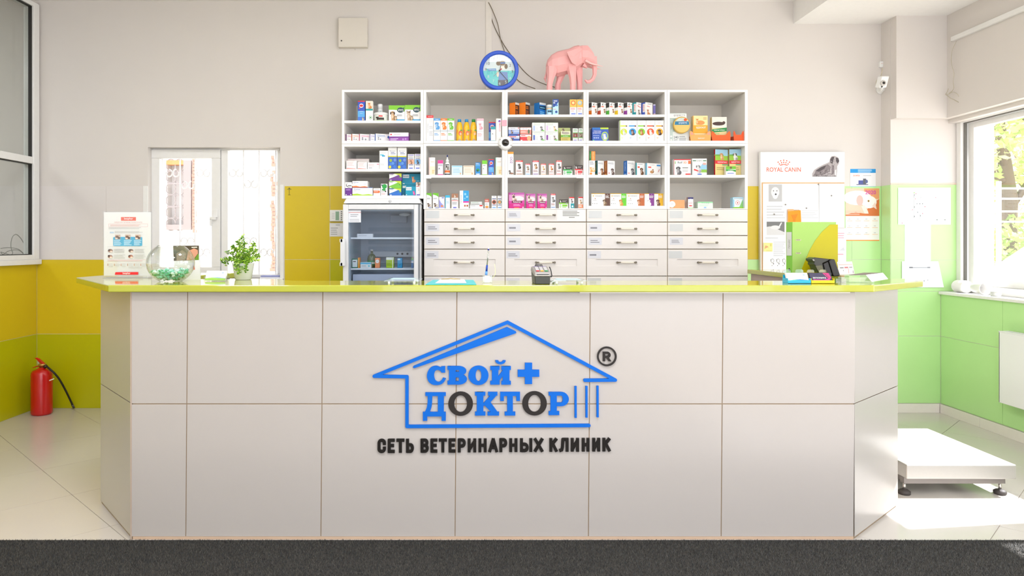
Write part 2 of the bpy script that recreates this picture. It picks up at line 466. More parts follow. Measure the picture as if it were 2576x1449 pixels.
MB().box(3.82, 3.826, 3.52, y_e - .07, 1.06, LT - .05, glass((1, 1, 1), .04, .3)).build('window_pane', w2)
# bare openings nearer the viewer, out of the picture, made to let daylight in
# back window
w3 = thing('window_3', 'white two-light window in the back wall behind the potted plant', 'window', (-2.1, YB, WZ0)); w3['kind'] = 'structure'
del w3['category']
yf = YB + .085
def bx(mb, a, b, c, d, y0, y1, mt):           # pixel rectangle at depth y0
    return mb.box(XX(a, y0), XX(c, y0), y0, y1, ZZ(b, y0), ZZ(d, y0), mt)
m = MB(); Yw = yf
bx(m, 366, 370, 704, 378, Yw, Yw + .07, plast); bx(m, 366, 690, 704, 704, Yw, Yw + .07, plast)
bx(m, 366, 378, 374, 690, Yw, Yw + .07, plast); bx(m, 697, 378, 706, 690, Yw, Yw + .07, plast); bx(m, 556, 378, 573, 690, Yw, Yw + .07, plast)
m.build('window_frame', w3, bevel=.004)
m = MB(); Ys = yf - .02
bx(m, 374, 376, 553, 398, Ys, Ys + .05, plast); bx(m, 374, 672, 553, 690, Ys, Ys + .05, plast)
bx(m, 374, 398, 401, 672, Ys, Ys + .05, plast); bx(m, 532, 398, 553, 672, Ys, Ys + .05, plast)
sash = m.build('sash', w3, bevel=.004)
MB().box(XX(401, Ys), XX(532, Ys), Ys + .025, Ys + .031, ZZ(672, Ys), ZZ(398, Ys), glass((1, 1, 1), .03, .3)).build('window_pane', w3)
MB().box(XX(573, Yw), XX(697, Yw), Yw + .03, Yw + .036, ZZ(690, Yw), ZZ(385, Yw), glass((1, 1, 1), .03, .3)).build('window_pane', w3)
m = MB(); bx(m, 536, 527, 547, 547, Ys - .012, Ys, plast); bx(m, 527, 545, 541, 553, Ys - .04, Ys - .012, plast); bx(m, 527, 550, 532, 568, Ys - .04, Ys - .02, plast)
m.build('window_handle', w3, bevel=.003)
m = MB(); m.tube([P(370.5, 374, Ys - .01), P(370.5, 402, Ys - .01)], .008, M((190, 188, 182), .3, .4)); m.build('hinge', w3)
struct(MB().box(WX0 - .03, WX1 + .03, YB - .03, YB + .085, WZ0 - .03, WZ0, plast), 'trim_window_sill', bevel=.003)
# white edge strip round the opening
struct(MB().box(WX0 - .035, WX0, YB - .008, YB, .9, 1.789, plast).box(WX1, WX1 + .03, YB - .008, YB, .9, 1.80, plast), 'trim_window')

# unseen wall added behind the viewer, open on its right to steer daylight
struct(MB().box(-6.2, -1.2, -2.6, -2.5, 0, ZC, wallm).box(-1.2, RW, -2.6, -2.5, 0, .3, wallm).box(-1.2, RW, -2.6, -2.5, 2.9, ZC, wallm).box(1.1, 1.3, -2.6, -2.5, .3, 2.9, wallm), 'wall_front_added')
struct(MB().box(-6.3, -6.2, -2.5, 6.0, 0, ZC, wallm), 'wall_next_room_added')  # unseen wall added to keep the next room dim
# unseen ceiling lamps above the frame, added to brighten the room
lamp_m = M((235, 233, 228), .4)
for lx, ly in ((-1.9, -.6), (-1.9, 1.2), (-1.9, 3.3), (.4, -.6), (.4, 1.2), (.4, 3.3), (-4.9, 3.6)):
    if True:
        t = thing('fill_lamp', 'added white square fill lamp, unseen, ' + {(-1.9, -.6): 'at the street end, left row', (-1.9, 1.2): 'in the middle of the left row', (-1.9, 3.3): 'above the left end of the counter', (.4, -.6): 'at the street end, right row', (.4, 1.2): 'in the middle of the right row', (.4, 3.3): 'above the logo of the counter', (-4.9, 3.6): 'in the next room behind the interior window'}[(lx, ly)], 'lamp', (lx, ly, ZC), group='added fill lamps')
        MB().box(lx - .31, lx + .31, ly - .31, ly + .31, ZC - .05, ZC, lamp_m).build('housing', t, bevel=.004)
        d = bpy.data.lights.new('fill_light', 'AREA'); d.shape = 'SQUARE'; d.size = .58; d.energy = FILL_POWER * (3.5 if lx < -4 else 2.2 if lx < 0 else 1.8 if ly > 3 else 4.2); d.color = (1, 1.01, 1.05)
        l = bpy.data.objects.new('fill_light', d); COL.objects.link(l); l.location = (0, 0, -.055); l.parent = t

# ------------------------------------------------------------------ outside
outg = M((190, 186, 178), .9, noise=.05, scale=2, name='paving')
struct(MB().box(4.02, 30, -8, 30, -.25, -.15, outg).box(-12, 4.02, 6.0, 30, -.25, -.15, outg), 'ground_outside')
plw = M((238, 232, 226), .85, noise=.02, scale=3, name='render_outside')
# outer reveal of the right window in stone blocks
rv = struct(MB().box(4.015, 4.05, PY + .03, YB + .2, -.15, 3.4, M((205, 190, 170), .8)), 'wall_outside_reveal')
zb = [-.1, .45, 1.13, 1.72, 2.35, 2.95, 3.4]
for a, b in zip(zb[:-1], zb[1:]):
    if b > SZ and a < LT: MB().box(3.865, 4.02, PY - .012, PY - .0005, max(a, SZ) + .005, b - .005, M((214, 198, 188), .8)).build('stone_block', rv)
# courtyard wall behind the back window
YC = 8.4
cw = MB()
nx0, nx1, nz0, nz1 = XX(421, YC), XX(483, YC), ZZ(578, YC), ZZ(404, YC)
cw.box(-9, nx0, YC, YC + .3, -.15, 5, plw).box(nx1, 3, YC, YC + .3, -.15, 5, plw).box(nx0, nx1, YC, YC + .3, -.15, nz0, plw).box(nx0, nx1, YC, YC + .3, nz1, 5, plw)
cwo = struct(cw, 'wall_courtyard')
brk = M((205, 150, 130), .85, noise=.12, scale=20, name='bare_brick')
rb = random.Random(3)
# patches of bare brick beside the far window and along the corner of the yard
def brick(px, py, w, h, y):
    MB().box(XX(px, y), XX(px + w, y), y - .02 - rb.random() * .02, y, ZZ(py + h, y), ZZ(py, y), brk).build('brick', cwo)
yy = 398
while yy < 580:
    brick(486 + rb.uniform(-.5, 1), yy, rb.uniform(4, 8), 7, YC); yy += 8.2
yy = 392
while yy < 690:
    if rb.random() < .85: brick(686 + rb.uniform(-5, 0), yy, rb.uniform(5, 13), 8, YC)
    yy += 9.4
nb = thing('neighbour_window', 'dark framed window with wrought lattice across the yard, seen through left sash', 'window', ((nx0 + nx1) / 2, YC, nz0))
dk = M((168, 156, 152), .5, name='dark_frame')
MB().box(nx1 - .09, nx1, YC - .03, YC + .1, nz0, nz1, dk).box(nx0, nx1 - .09, YC - .03, YC + .1, nz0, nz0 + .06, dk).box(nx0, nx1 - .09, YC - .03, YC + .1, nz1 - .05, nz1, M((225, 150, 90), .6)).build('frame', nb)
MB().box(nx0, nx1, YC + .12, YC + .14, nz0, nz1, M((225, 222, 220), .3)).build('pane', nb)
lm = M((165, 155, 152), .5); la = MB()
for zr in (461, 519): la.box(nx0, nx1 - .09, YC - .02, YC + .01, ZZ(zr + 3, YC), ZZ(zr, YC), lm)
for r in range(6):
    for c in range(2):
        cx = nx0 + (nx1 - .09 - nx0) * (.25 + .5 * c); cz = nz0 + (nz1 - nz0) * (.08 + r * .17)
        la.tube([Vector((cx + .06 * cos(a * pi / 8) * (1 if a % 2 else .85), YC - .015, cz + .075 * sin(a * pi / 8))) for a in range(17)], .006, lm, 5)
la.tube([Vector((nx0 + .1, YC - .01, nz0)), Vector((nx0 + .1, YC - .01, nz1))], .006, lm, 5)
la.build('lattice', nb)
# painted iron grille just outside the back window
gm = M((248, 247, 246), .5, name='white_iron')
gr = thing('window_grille', 'white wrought iron grille with scrolls outside the back window', 'grille', (-2.1, 5.85, WZ0))
YG = 5.85
for px in (409, 453, 491, 576, 613, 652, 694):
    MB().tube([P(px, 365, YG), P(px, 707, YG)], .006, gm, 8).build('bar', gr)
def scroll(px, py, w, up):
    b = MB(); sgn = 1 if up else -1
    pts = []
    for side in (-1, 1):
        arc = []
        for k in range(15):
            a = k / 14 * 1.65 * pi; r = w * .25 * (1 - .28 * k / 14)
            arc.append((px + side * (w * .25 + r * cos(pi / 2 + a)) * 1.0 if side > 0 else px - (w * .25 + r * cos(pi / 2 + a)), py - sgn * (r * sin(pi / 2 + a)) * 1.1))
        b.tube([P(x, y, YG) for x, y in arc], .0055, gm, 6)
    b.build('scroll', gr)
for px, py, up in ((434, 436, 1), (512, 436, 1), (472, 466, 1), (594, 436, 1), (672, 436, 1), (632, 464, 1), (472, 606, 0), (512, 634, 0), (630, 606, 0), (672, 634, 0)):
    scroll(px, py, 36, up)
# ------------------------------------------------------------------ street side: trees, fence, car (seen through the right window)
def leafmat(c):
    m = M(c, .6, noise=0); nt = m.node_tree; n = nt.nodes
    if 'Translucent BSDF' not in n:          # thin leaves pass the sun on
        tb = n.new('ShaderNodeBsdfTranslucent'); tb.inputs[0].default_value = n['Principled BSDF'].inputs['Base Color'].default_value
        mx = n.new('ShaderNodeMixShader'); mx.inputs[0].default_value = .5
        nt.links.new(n['Principled BSDF'].outputs[0], mx.inputs[1]); nt.links.new(tb.outputs[0], mx.inputs[2]); nt.links.new(mx.outputs[0], n['Material Output'].inputs[0])
    return m
def tree(name, label, loc, r, h, n, seed, cols):
    rt = random.Random(seed)
    t = thing(name, label, 'tree', loc, group=None)
    L = Vector(loc)
    b = MB(); b.tube([L, L + Vector((.1, 0, h * .35)), L + Vector((-.05, .1, h * .6))], .14, M((120, 100, 80), .9), 8, rf=[.17, .13, .08])
    for k in range(5):
        a = k * 1.3
        b.tube([L + Vector((0, 0, h * (.3 + .05 * k))), L + Vector((cos(a) * r * .4, sin(a) * r * .4, h * (.5 + .05 * k))), L + Vector((cos(a) * r * .75, sin(a) * r * .75, h * (.62 + .05 * k)))], .05, M((120, 100, 80), .9), 6, rf=[.07, .045, .02])
    b.build('trunk', t)
    b = MB(); ms = [leafmat(c) for c in cols]
    blobs = [(Vector((rt.gauss(0, .45) * r, rt.gauss(0, .45) * r, h * rt.uniform(.12, .95))), r * rt.uniform(.22, .42)) for _ in range(26)]
    for _ in range(n):
        c, br = rt.choice(blobs)
        d = Vector((rt.gauss(0, 1), rt.gauss(0, 1), rt.gauss(0, 1))).normalized() * br * rt.uniform(.7, 1)
        p = L + c + d
        if p.z < 0.1: continue
        u = Vector((rt.gauss(0, 1), rt.gauss(0, 1), rt.gauss(0, .6))).normalized(); v = u.cross(Vector((rt.gauss(0, 1), rt.gauss(0, 1), rt.gauss(0, 1)))).normalized()
        q = rt.uniform(.05, .10)
        b.add([p - u * q, p + v * q * .5, p + u * q, p - v * q * .5], [(0, 1, 2, 3)], rt.choice(ms))
    b.build('foliage', t, kind='stuff', fix=False)
GC = [(196, 214, 130), (214, 226, 156), (180, 204, 120), (224, 232, 178)]
tree('tree', 'sunlit leafy tree outside the street window, the nearer to the window frame', (9.6, 13.0, -.15), 2.2, 6.5, 17000, 3, GC)
tree('tree', 'sunlit leafy tree outside the street window, behind the parked car', (14.6, 18.6, -.15), 2.2, 6.4, 12000, 5, GC)
fm = M((205, 205, 205), .5)
fn = thing('street_fence', 'pale grey rail fence outside the street window', 'fence', (8.6, 11.2, -.15))
for pz in (474, 500, 532, 558):
    z = ZZ(pz, 11.2); MB().box(7.2, 10.4, 11.18, 11.22, z - .014, z + .014, fm).build('rail', fn)
for x in (7.5, 8.15, 8.8, 9.45, 10.1):
    MB().box(x - .03, x + .03, 11.14, 11.18, -.15, 2.3, fm).build('post', fn)
# parked car: side profile extruded, cabin, wheels
car = thing('car', 'white car parked in the street outside the right window', 'car', (7.9, 9.6, -.15))
cp = M((235, 237, 240), .25, coat=.6, name='car_paint')
def prof(pts, y0, y1, mt, name, bev=.04): MB().front(pts, y0, y1, mt).build(name, car, bevel=bev, seg=3)
cx0 = 6.3
prof([(cx0, .25), (cx0, .62), (cx0 + .25, .80), (cx0 + 1.15, .92), (cx0 + 3.7, .96), (cx0 + 4.1, .78), (cx0 + 4.12, .3), (cx0 + 3.7, .12), (cx0 + .3, .12)], 8.8, 10.45, cp, 'body')
prof([(cx0 + 1.0, .90), (cx0 + 1.65, 1.33), (cx0 + 2.9, 1.37), (cx0 + 3.7, .93)], 8.92, 10.33, cp, 'cabin', .06)
gk = M((120, 128, 138), .1, spec=.8)
MB().front([(cx0 + 1.28, .96), (cx0 + 1.72, 1.27), (cx0 + 2.25, 1.29), (cx0 + 2.25, .96)], 8.91, 8.92, gk).build('side_window', car)
MB().front([(cx0 + 2.33, .96), (cx0 + 2.33, 1.29), (cx0 + 2.85, 1.29), (cx0 + 3.4, .97)], 8.91, 8.92, gk).build('side_window', car)
for wx in (cx0 + .8, cx0 + 3.25):
    for wy in (8.82, 10.2):
        MB().lathe([(.12, 0), (.3, 0), (.32, .03), (.32, .2), (.3, .22), (.12, .22)], (wx, wy - .03, .17), M((45, 45, 48), .8), 20, 'y').build('wheel', car)
MB().box(cx0 - .01, cx0 + .03, 8.95, 9.25, .55, .68, M((215, 220, 225), .1)).build('headlamp', car)

# ================================================================== reception counter
yc = 3.19
FLp, FRp = (-1.558, 3.19), (1.684, 3.19)
BLp, BRp = (-1.936, 3.64), (2.114, 3.59)
zt = 1.1112
rc = thing('reception_counter', 'white tiled reception counter with slanted ends under the lime worktop', 'counter', (0, 3.4, 0))
gi = .0026
core = [(-1.553, 3.19 + gi), (1.679, 3.19 + gi), (2.108, 3.594), (2.08, 3.72), (1.60, 3.50), (-1.50, 3.50), (-1.69, 3.9), (-1.60, 4.42), (-1.92, 4.42), (-1.932, 3.643)]
MB().plan(core, .0, zt, groutd).build('carcass', rc)
tx = [331.5, 469.5, 809.5, 1147, 1482.5, 1816.5, 2150.5]
lean = 2.4
def tile_quad(a, b, c, d, o, n, mt, name, par, t=.0025):
    """tile with front corners a..d (lower left, lower right, upper right, upper left), thickness t behind"""
    vs = [Vector(p) for p in (a, b, c, d)]
    nn = Vector(n) * t
    MB().add(vs + [v + nn for v in vs], [(0, 1, 2, 3), (7, 6, 5, 4), (1, 0, 4, 5), (2, 1, 5, 6), (3, 2, 6, 7), (0, 3, 7, 4)], mt).build(name, par, bevel=.0008)
gx = 1.1
for (ya, yb) in ((1349.5, 1017.5), (1015, 735)):
    for i in range(6):
        def cx(k, y): return tx[k] - (y - 1043) / 307 * (lean if 0 < k else 0)
        e0 = gx if i else -.5; e1_ = gx
        a = P(cx(i, ya) + e0, ya, yc); b = P(cx(i + 1, ya) - e1_, ya, yc); c = P(cx(i + 1, yb) - e1_, yb, yc); d = P(cx(i, yb) + e0, yb, yc)
        c.z = min(c.z, zt - .001); d.z = min(d.z, zt - .001)
        tile_quad(a, b, c, d, (0, 0, 0), (0, 1, 0), T_WHT, 'tile', rc)
for (A, B, nn) in ((BLp, FLp, (.766, .643, 0)), (FRp, BRp, (-.68, .73, 0))):
    A = Vector((*A, 0)); B = Vector((*B, 0)); dd = (B - A).normalized()
    for z0, z1 in ((.012, .6075), (.611, zt - .001)):
        a = A + dd * .002; b = B - dd * .003
        tile_quad((a.x, a.y, z0), (b.x, b.y, z0), (b.x, b.y, z1), (a.x, a.y, z1), 0, nn, T_WHT, 'tile', rc)
MB().box(-1.553, 1.679, 3.1915, 3.1925, 0, .014, M((196, 170, 145), .7)).build('plinth', rc)
MB().box(-1.5625, -1.5565, 3.188, 3.194, 0, zt - .002, M((180, 162, 146), .5)).build('corner_strip', rc)
MB().box(.45, 1.66, 3.182, 3.189, zt - .006, zt - .001, M((240, 235, 225), .4)).build('batten', rc)

lime = M((172, 176, 58), .07, spec=.55, coat=.25, noise=.01, name='lime_worktop')
topz = 1.1423
ctop = [(-1.642, 3.15), (1.749, 3.15), (2.207, 3.536), (2.24, 3.735), (1.62, 3.735), (1.55, 3.53), (-.92, 3.53), (-1.05, 3.69), (-1.62, 3.69), (-1.649, 4.0), (-1.525, 4.47), (-2.17, 4.47), (-2.187, 3.865)]
tag(MB().plan(ctop, zt + .0005, topz, lime).build('worktop', bevel=.004), 'glossy lime green worktop along the whole reception counter', 'worktop')
# inner end panel of the left wing
MB().plan([(-1.667, 3.95), (-1.655, 3.95), (-1.55, 4.43), (-1.562, 4.43)], .0, zt, M((165, 150, 135), .5)).build('end_panel', rc)
# desk at the right, behind the counter
rd = thing('side_desk', 'taupe side desk with a thin lime top, right of the drawer cabinets', 'desk', (2.2, 4.6, 0))
tp = M((176, 158, 144), .5)
MB().plan([(1.91, 4.3), (2.1, 4.3), (2.1, 5.05), (1.93, 5.05)], 0, topz - .03, tp).build('body', rd)
MB().plan([(1.895, 4.25), (2.12, 4.25), (2.12, 5.08), (1.915, 5.08)], topz - .03, topz, lime).build('desk_top', rd, bevel=.003)

# ------------------------------------------------------------------ logo on the counter front
blue = M((0, 98, 196), .5, spec=.2, noise=.01, name='blue_acrylic'); blk = M((42, 38, 36), .5, spec=.2, noise=.01, name='dark_acrylic'); blk2 = M((26, 22, 18), .5, spec=.2, noise=.01)
ks = 700 / 2536
def lg(x, y): p = P(900 + x * ks, 780 + y * ks, yc); return (p.x, p.z)
def lgs(pts): return [lg(*p) for p in pts]
y0, y1 = yc - .010, yc - .0002
Y0L = y0
um = ks * yc / F
sg = thing('logo_sign', 'blue raised house outline logo with the clinic name on the counter front', 'sign', (.15, yc, .55))
m = MB()
m.ribbon(lgs([(2105, 1048), (450, 1057), (450, 605), (152, 600), (1365, 110), (2345, 635), (2068, 637)]), 30 * um, y0, y1, blue, caps=True)
m.build('house_outline', sg)
MB().front(lgs([(503, 516), (512, 505), (1360, 152), (1440, 192), (1445, 203), (1438, 210), (520, 526), (508, 525)]), y0, y1, blue).build('roof_stripe', sg)
def letter(parts, mt, name='letter'):
    m = MB()
    for pi_, p in enumerate(parts):
        y0 = Y0L - .00006 * pi_
        if p[0] == 'p': m.front(lgs(p[1]), y0, y1, mt)
        elif p[0] == 'b': x0, a0, x1, a1 = p[1:]; m.front(lgs([(x0, a0), (x1, a0), (x1, a1), (x0, a1)]), y0, y1, mt)
        elif p[0] == 'o':
            _, cx, cz, rx, rz, hx, hz = p; n = 36
            o = lgs([(cx + rx * cos(2 * pi * i / n), cz + rz * sin(2 * pi * i / n)) for i in range(n)]); i_ = lgs([(cx + hx * cos(2 * pi * i / n), cz + hz * sin(2 * pi * i / n)) for i in range(n)])
            m.frontring(o, i_, y0, y1, mt)
        elif p[0] == 'r': m.ribbon(lgs(p[1]), p[2] * um, y0, y1, mt)
    return m.build(name, sg)
def sp2(p, n=5): return [tuple(v)[:2] for v in spline([Vector((a, b, 0)) for a, b in p], n)]
Cp = sp2([(798, 508), (765, 510)], 1) + sp2([(755, 518), (720, 505), (680, 512), (652, 535), (635, 570), (632, 605), (642, 640), (662, 664), (690, 677), (725, 680), (760, 673), (787, 652), (805, 620)], 3) + \
    [(778, 612)] + sp2([(765, 635), (745, 650), (725, 648), (708, 635), (699, 610), (697, 585), (703, 560), (715, 546), (735, 543), (752, 550), (765, 567)], 3) + [(798, 567)]
letter([('p', Cp)], blue)
def half(cx, cz, rx, rz, n=10): return [(cx + rx * sin(pi * i / n), cz - rz * cos(pi * i / n)) for i in range(n + 1)]
def bowl(x0, zt_, zb, rx, thk_x, thk_z, xs_):       # bowl of В / Р: outer minus inner half ring as one strip
    cz = (zt_ + zb) / 2; rz = (zb - zt_) / 2; n = 12
    out = [(x0, zt_)] + half(xs_, cz, rx, rz, n) + [(x0, zb)]
    inn = [(x0, zt_ + thk_z)] + half(xs_, cz, rx - thk_x, rz - thk_z, n) + [(x0, zb - thk_z)]
    return [('p', [out[i], out[i + 1], inn[i + 1], inn[i]]) for i in range(len(out) - 1)]
letter([('b', 832, 507, 893, 676), ('b', 818, 507, 850, 541), ('b', 818, 642, 850, 676)] + bowl(890, 507, 596, 72, 66, 37, 918) + bowl(890, 578, 676, 78, 74, 32, 918), blue)
letter([('o', 1100, 592, 92, 88, 26, 54)], blue)
letter([('b', 1222, 508, 1281, 676), ('b', 1320, 508, 1382, 676), ('b', 1207, 508, 1293, 543), ('b', 1308, 508, 1395, 543), ('b', 1207, 643, 1293, 676), ('b', 1308, 643, 1395, 676),
        ('p', [(1281, 600), (1320, 545), (1320, 600), (1281, 652)]),
        ('p', [(1252, 455), (1280, 455)] + [(1300 - 20 * cos(pi * i / 8), 455 + 16 * sin(pi * i / 8)) for i in range(1, 8)] + [(1322, 455), (1348, 455)] + [(1300 + 48 * cos(pi * i / 10), 455 + 37 * sin(pi * i / 10)) for i in range(1, 10)])], blue)
letter([('b', 1457, 541, 1653, 605), ('b', 1522, 478, 1588, 541), ('b', 1522, 605, 1588, 671)], blue, 'plus_sign')
letter([('b', 617, 747, 803, 779), ('b', 731, 779, 785, 925), ('p', sp2([(638, 779), (638, 830), (630, 885), (612, 925)], 4) + sp2([(658, 925), (672, 885), (678, 840), (680, 779)], 4)),
        ('b', 595, 925, 803, 965), ('b', 595, 965, 634, 1005), ('b', 765, 965, 803, 1005)], blue)
letter([('o', 938, 850, 112, 110, 58, 77)], blk)
letter([('b', 1085, 743, 1145, 957), ('b', 1068, 743, 1163, 776), ('b', 1068, 923, 1163, 957), ('b', 1187, 743, 1273, 776), ('b', 1182, 923, 1288, 957),
        ('p', [(1145, 846), (1205, 776), (1262, 776), (1208, 838), (1145, 870)]), ('p', [(1145, 850), (1205, 832), (1272, 923), (1212, 923), (1150, 858)])], blue)
letter([('b', 1298, 743, 1478, 779), ('b', 1298, 779, 1331, 825), ('b', 1445, 779, 1478, 825), ('b', 1361, 779, 1413, 925), ('b', 1338, 923, 1435, 957)], blue)
letter([('o', 1610, 847, 112, 110, 58, 78)], blk)
letter([('b', 1755, 743, 1812, 953), ('b', 1738, 743, 1760, 776), ('b', 1738, 918, 1835, 953)] + bowl(1808, 743, 872, 72, 56, 33, 1850), blue)
for x, a, b in ((1983, 690, 978), (2082, 689, 976), (2183, 687, 973)):
    MB().front(lgs([(x - 10, a), (x + 10, a), (x + 11, b), (x - 9, b)]), y0, y1, blue).build('bar', sg)
rg = thing('registered_mark', 'small dark ringed R mark right of the blue roof', 'sign', (.5, yc, .9))
sg_, sg = sg, rg
letter([('o', 2268, 420, 89, 89, 74, 74)], blk, 'ring')
letter([('b', 2231, 378, 2252, 464)] + bowl(2250, 378, 434, 28, 21, 19, 2274) + [('p', [(2262, 432), (2284, 428), (2309, 464), (2284, 464)])], blk, 'letter')
tl = thing('tagline_sign', 'dark raised capital lettering under the blue house logo', 'sign', (.15, yc, .40)); sg = tl
def L(x0, x1, strokes):
    """strokes in a unit box (0..1 across, 0 top .. 1 bottom)"""
    # the row of letters climbs slightly to the right
    k = (x0 - 182) / 2120; t0 = 1172 - 10 * k; t1 = 1297 - 14 * k
    w = x1 - x0; S = 27
    pt = lambda u, v: (x0 + S / 2 + u * (w - S), t0 + S / 2 * .86 + v * (t1 - t0 - S * .86))
    parts = []
    for st in strokes:
        q = [pt(*p) for p in st]
        for e, o in ((0, 1), (-1, -2)):          # square ends reach the edge of the box
            a, b = Vector(q[e]), Vector(q[o]); d = (a - b).normalized(); q[e] = tuple(a + d * (S / 2 * .86))
        parts.append(('r', q, S))
    letter(parts, blk2)
arc = lambda cx, cy, rx, ry, a0, a1, n=8: [(cx + rx * cos(radians(a0 + (a1 - a0) * i / n)), cy + ry * sin(radians(a0 + (a1 - a0) * i / n))) for i in range(n + 1)]
gC = [[(1, .30)] + arc(.5, .22, .5, .22, 0, -180) + arc(.5, .78, .5, .22, 180, 0) + [(1, .70)]]
gE = [[(0, 0), (0, 1)], [(.15, 0), (1, 0)], [(.15, .48), (.85, .48)], [(.15, 1), (1, 1)]]
gT = [[(0, 0), (1, 0)], [(.5, .1), (.5, 1)]]
gSoft = [[(0, 0), (0, 1)], [(.15, .42), (.6, .42)] + arc(.6, .71, .4, .29, -90, 90) + [(.15, 1)]]
gV = [[(0, 0), (0, 1)], [(.15, 0), (.55, 0)] + arc(.55, .24, .4, .24, -90, 90) + [(.15, .48)], [(.15, .48), (.55, .48)] + arc(.58, .74, .42, .26, -90, 90) + [(.15, 1)]]
gR = [[(0, 0), (0, 1)], [(.15, 0), (.55, 0)] + arc(.55, .28, .45, .28, -90, 90) + [(.15, .56)]]
gI = [[(0, 0), (0, 1)], [(1, 0), (1, 1)], [(.05, .86), (.95, .14)]]
gN = [[(0, 0), (0, 1)], [(1, 0), (1, 1)], [(.15, .5), (.85, .5)]]
gA = [[(0, 1), (.46, 0)], [(1, 1), (.54, 0)], [(.28, .70), (.72, .70)]]
gY = [[(0, 0), (0, 1)], [(.12, .42), (.35, .42)] + arc(.35, .71, .27, .29, -90, 90) + [(.12, 1)], [(1, 0), (1, 1)]]
gX = [[(0, 0), (1, 1)], [(1, 0), (0, 1)]]
gK = [[(0, 0), (0, 1)], [(.12, .52), (.95, 0)], [(.38, .40), (1, 1)]]
gL = [[(1, 0), (1, 1)], [(1, 0), (.36, 0), (.30, .7), (.2, .96), (0, 1)]]
for x0, x1, gph in ((182, 258, gC), (275, 340, gE), (352, 428, gT), (441, 513, gSoft), (573, 648, gV), (663, 728, gE), (737, 815, gT), (828, 893, gE), (912, 985, gR), (1002, 1080, gI), (1100, 1175, gN),
                    (1190, 1278, gA), (1290, 1362, gR), (1380, 1455, gN), (1478, 1590, gY), (1605, 1690, gX), (1745, 1820, gK), (1832, 1920, gL), (1940, 2015, gI), (2040, 2110, gN), (2135, 2207, gI), (2228, 2302, gK)):
    L(x0, x1, gph)

# ------------------------------------------------------------------ mat in front of the counter
mat_t = thing('door_mat', 'long dark grey carpet mat in front of the reception counter', 'mat', (0, 2.6, 0))
mm = M((58, 56, 53), .95, spec=.1, noise=.25, scale=60, bump=.4, name='carpet')
mx0, mx1, my0, my1 = -2.75, 3.1, 2.0, 3.162
MB().box(mx0, mx1, my0, my1, .0, .006, mm).build('backing', mat_t)
MB().box(mx0, mx1, my1 - .002, my1 + .004, .0, .008, M((52, 50, 50), .6)).build('edge_strip', mat_t)
rp = random.Random(11); pv = []; pf = []; pmi = []
for _ in range(70000):
    x = rp.uniform(-2.3, 2.6); y = 3.16 - .42 * rp.random() ** 1.2
    a = rp.uniform(-.5, .9); l = rp.uniform(.006, .013); ww = rp.uniform(.001, .0022)
    dx, dy = cos(a), sin(a); lx = rp.uniform(-1, 1) * .006
    k = len(pv)
    pv += [(x - dx * ww, y - dy * ww, .005), (x + dx * ww, y + dy * ww, .005), (x + lx, y + rp.uniform(-.5, .5) * .006, .005 + l)]
    pf.append((k, k + 1, k + 2)); pmi.append(rp.randrange(4))
me = bpy.data.meshes.new('pile'); me.from_pydata([(a, b - 2.6, c) for a, b, c in pv], [], pf)
for c in ((46, 45, 43), (66, 64, 60), (84, 82, 76), (58, 60, 60)): me.materials.append(M(c, .95, spec=.1, noise=0))
for mt_ in me.materials: mt_.node_tree.nodes['Principled BSDF'].inputs['Sheen Weight'].default_value = .35
me.polygons.foreach_set('material_index', pmi)
o = bpy.data.objects.new('pile', me); COL.objects.link(o); o.parent = mat_t; o['kind'] = 'stuff'

# ================================================================== shelf wall
YS = 5.20
shelf_m = M((246, 243, 238), .4, noise=.01, name='white_laminate')
back_m = M((250, 243, 230), .5, noise=.01, name='back_board')
def cabinet(o0, o1, i0, i1, ya, yb, t0, b1, shelves, label, notch=None):
    t = thing('shelf_cabinet', label, 'cabinet', (XX((o0 + o1) / 2, YS), YS, ZZ(yb, YS)), group='white shelf cabinets')
    y1 = YB - .004
    q = lambda nm, a, b, c, d, ya_=YS, yb_=y1: MB().box(XX(a, YS), XX(c, YS), ya_, yb_, ZZ(d, YS), ZZ(b, YS), shelf_m).build(nm, t, bevel=.001)
    q('side_panel', o0, ya, i0, yb); q('side_panel', i1, ya, o1, yb)
    q('top_panel', i0, ya, i1, t0); q('bottom_panel', i0, b1, i1, yb)
    for a, b in shelves: q('shelf', i0, a, i1, b, YS + .002)
    MB().box(XX(i0, YS), XX(i1, YS), y1 - .02, y1 - .008, ZZ(b1, YS), ZZ(t0, YS), back_m).build('back_panel', t)
    return t
bays = [('leftmost', 860, 1065, 866, 1058), ('second', 1065.4, 1269.8, 1072, 1263), ('middle', 1270.2, 1474.6, 1277, 1468), ('fourth', 1475, 1678.3, 1481, 1672), ('rightmost', 1678.7, 1881, 1685, 1874)]
lab = {'leftmost': 'leftmost white shelf cabinet', 'second': 'white shelf cabinet second from the left', 'middle': 'middle white shelf cabinet of five', 'fourth': 'white shelf cabinet second from the right', 'rightmost': 'rightmost white shelf cabinet'}
up = {'leftmost': [(303, 309.5)], 'second': [], 'middle': [(288, 294)], 'fourth': [(288, 294)], 'rightmost': []}
for nm, o0, o1, i0, i1 in bays:
    cabinet(o0, o1, i0, i1, 226, 360.5 if nm != 'leftmost' else 361.8, 231.6, 354, up[nm], lab[nm] + ', upper tier under the ceiling wall')
    lowtxt = ', lower tier directly above the fridge' if nm == 'leftmost' else ', lower tier directly above the drawers'
    if nm == 'leftmost': cabinet(o0, o1, i0, i1, 362.3, 499.5, 369, 492, [(425, 431.5)], lab[nm] + lowtxt)
    else: cabinet(o0, o1, i0, i1, 361, 526, 367.2, 517.8 if nm == 'fourth' else 524.2, [(440, 446.8)], lab[nm] + lowtxt)
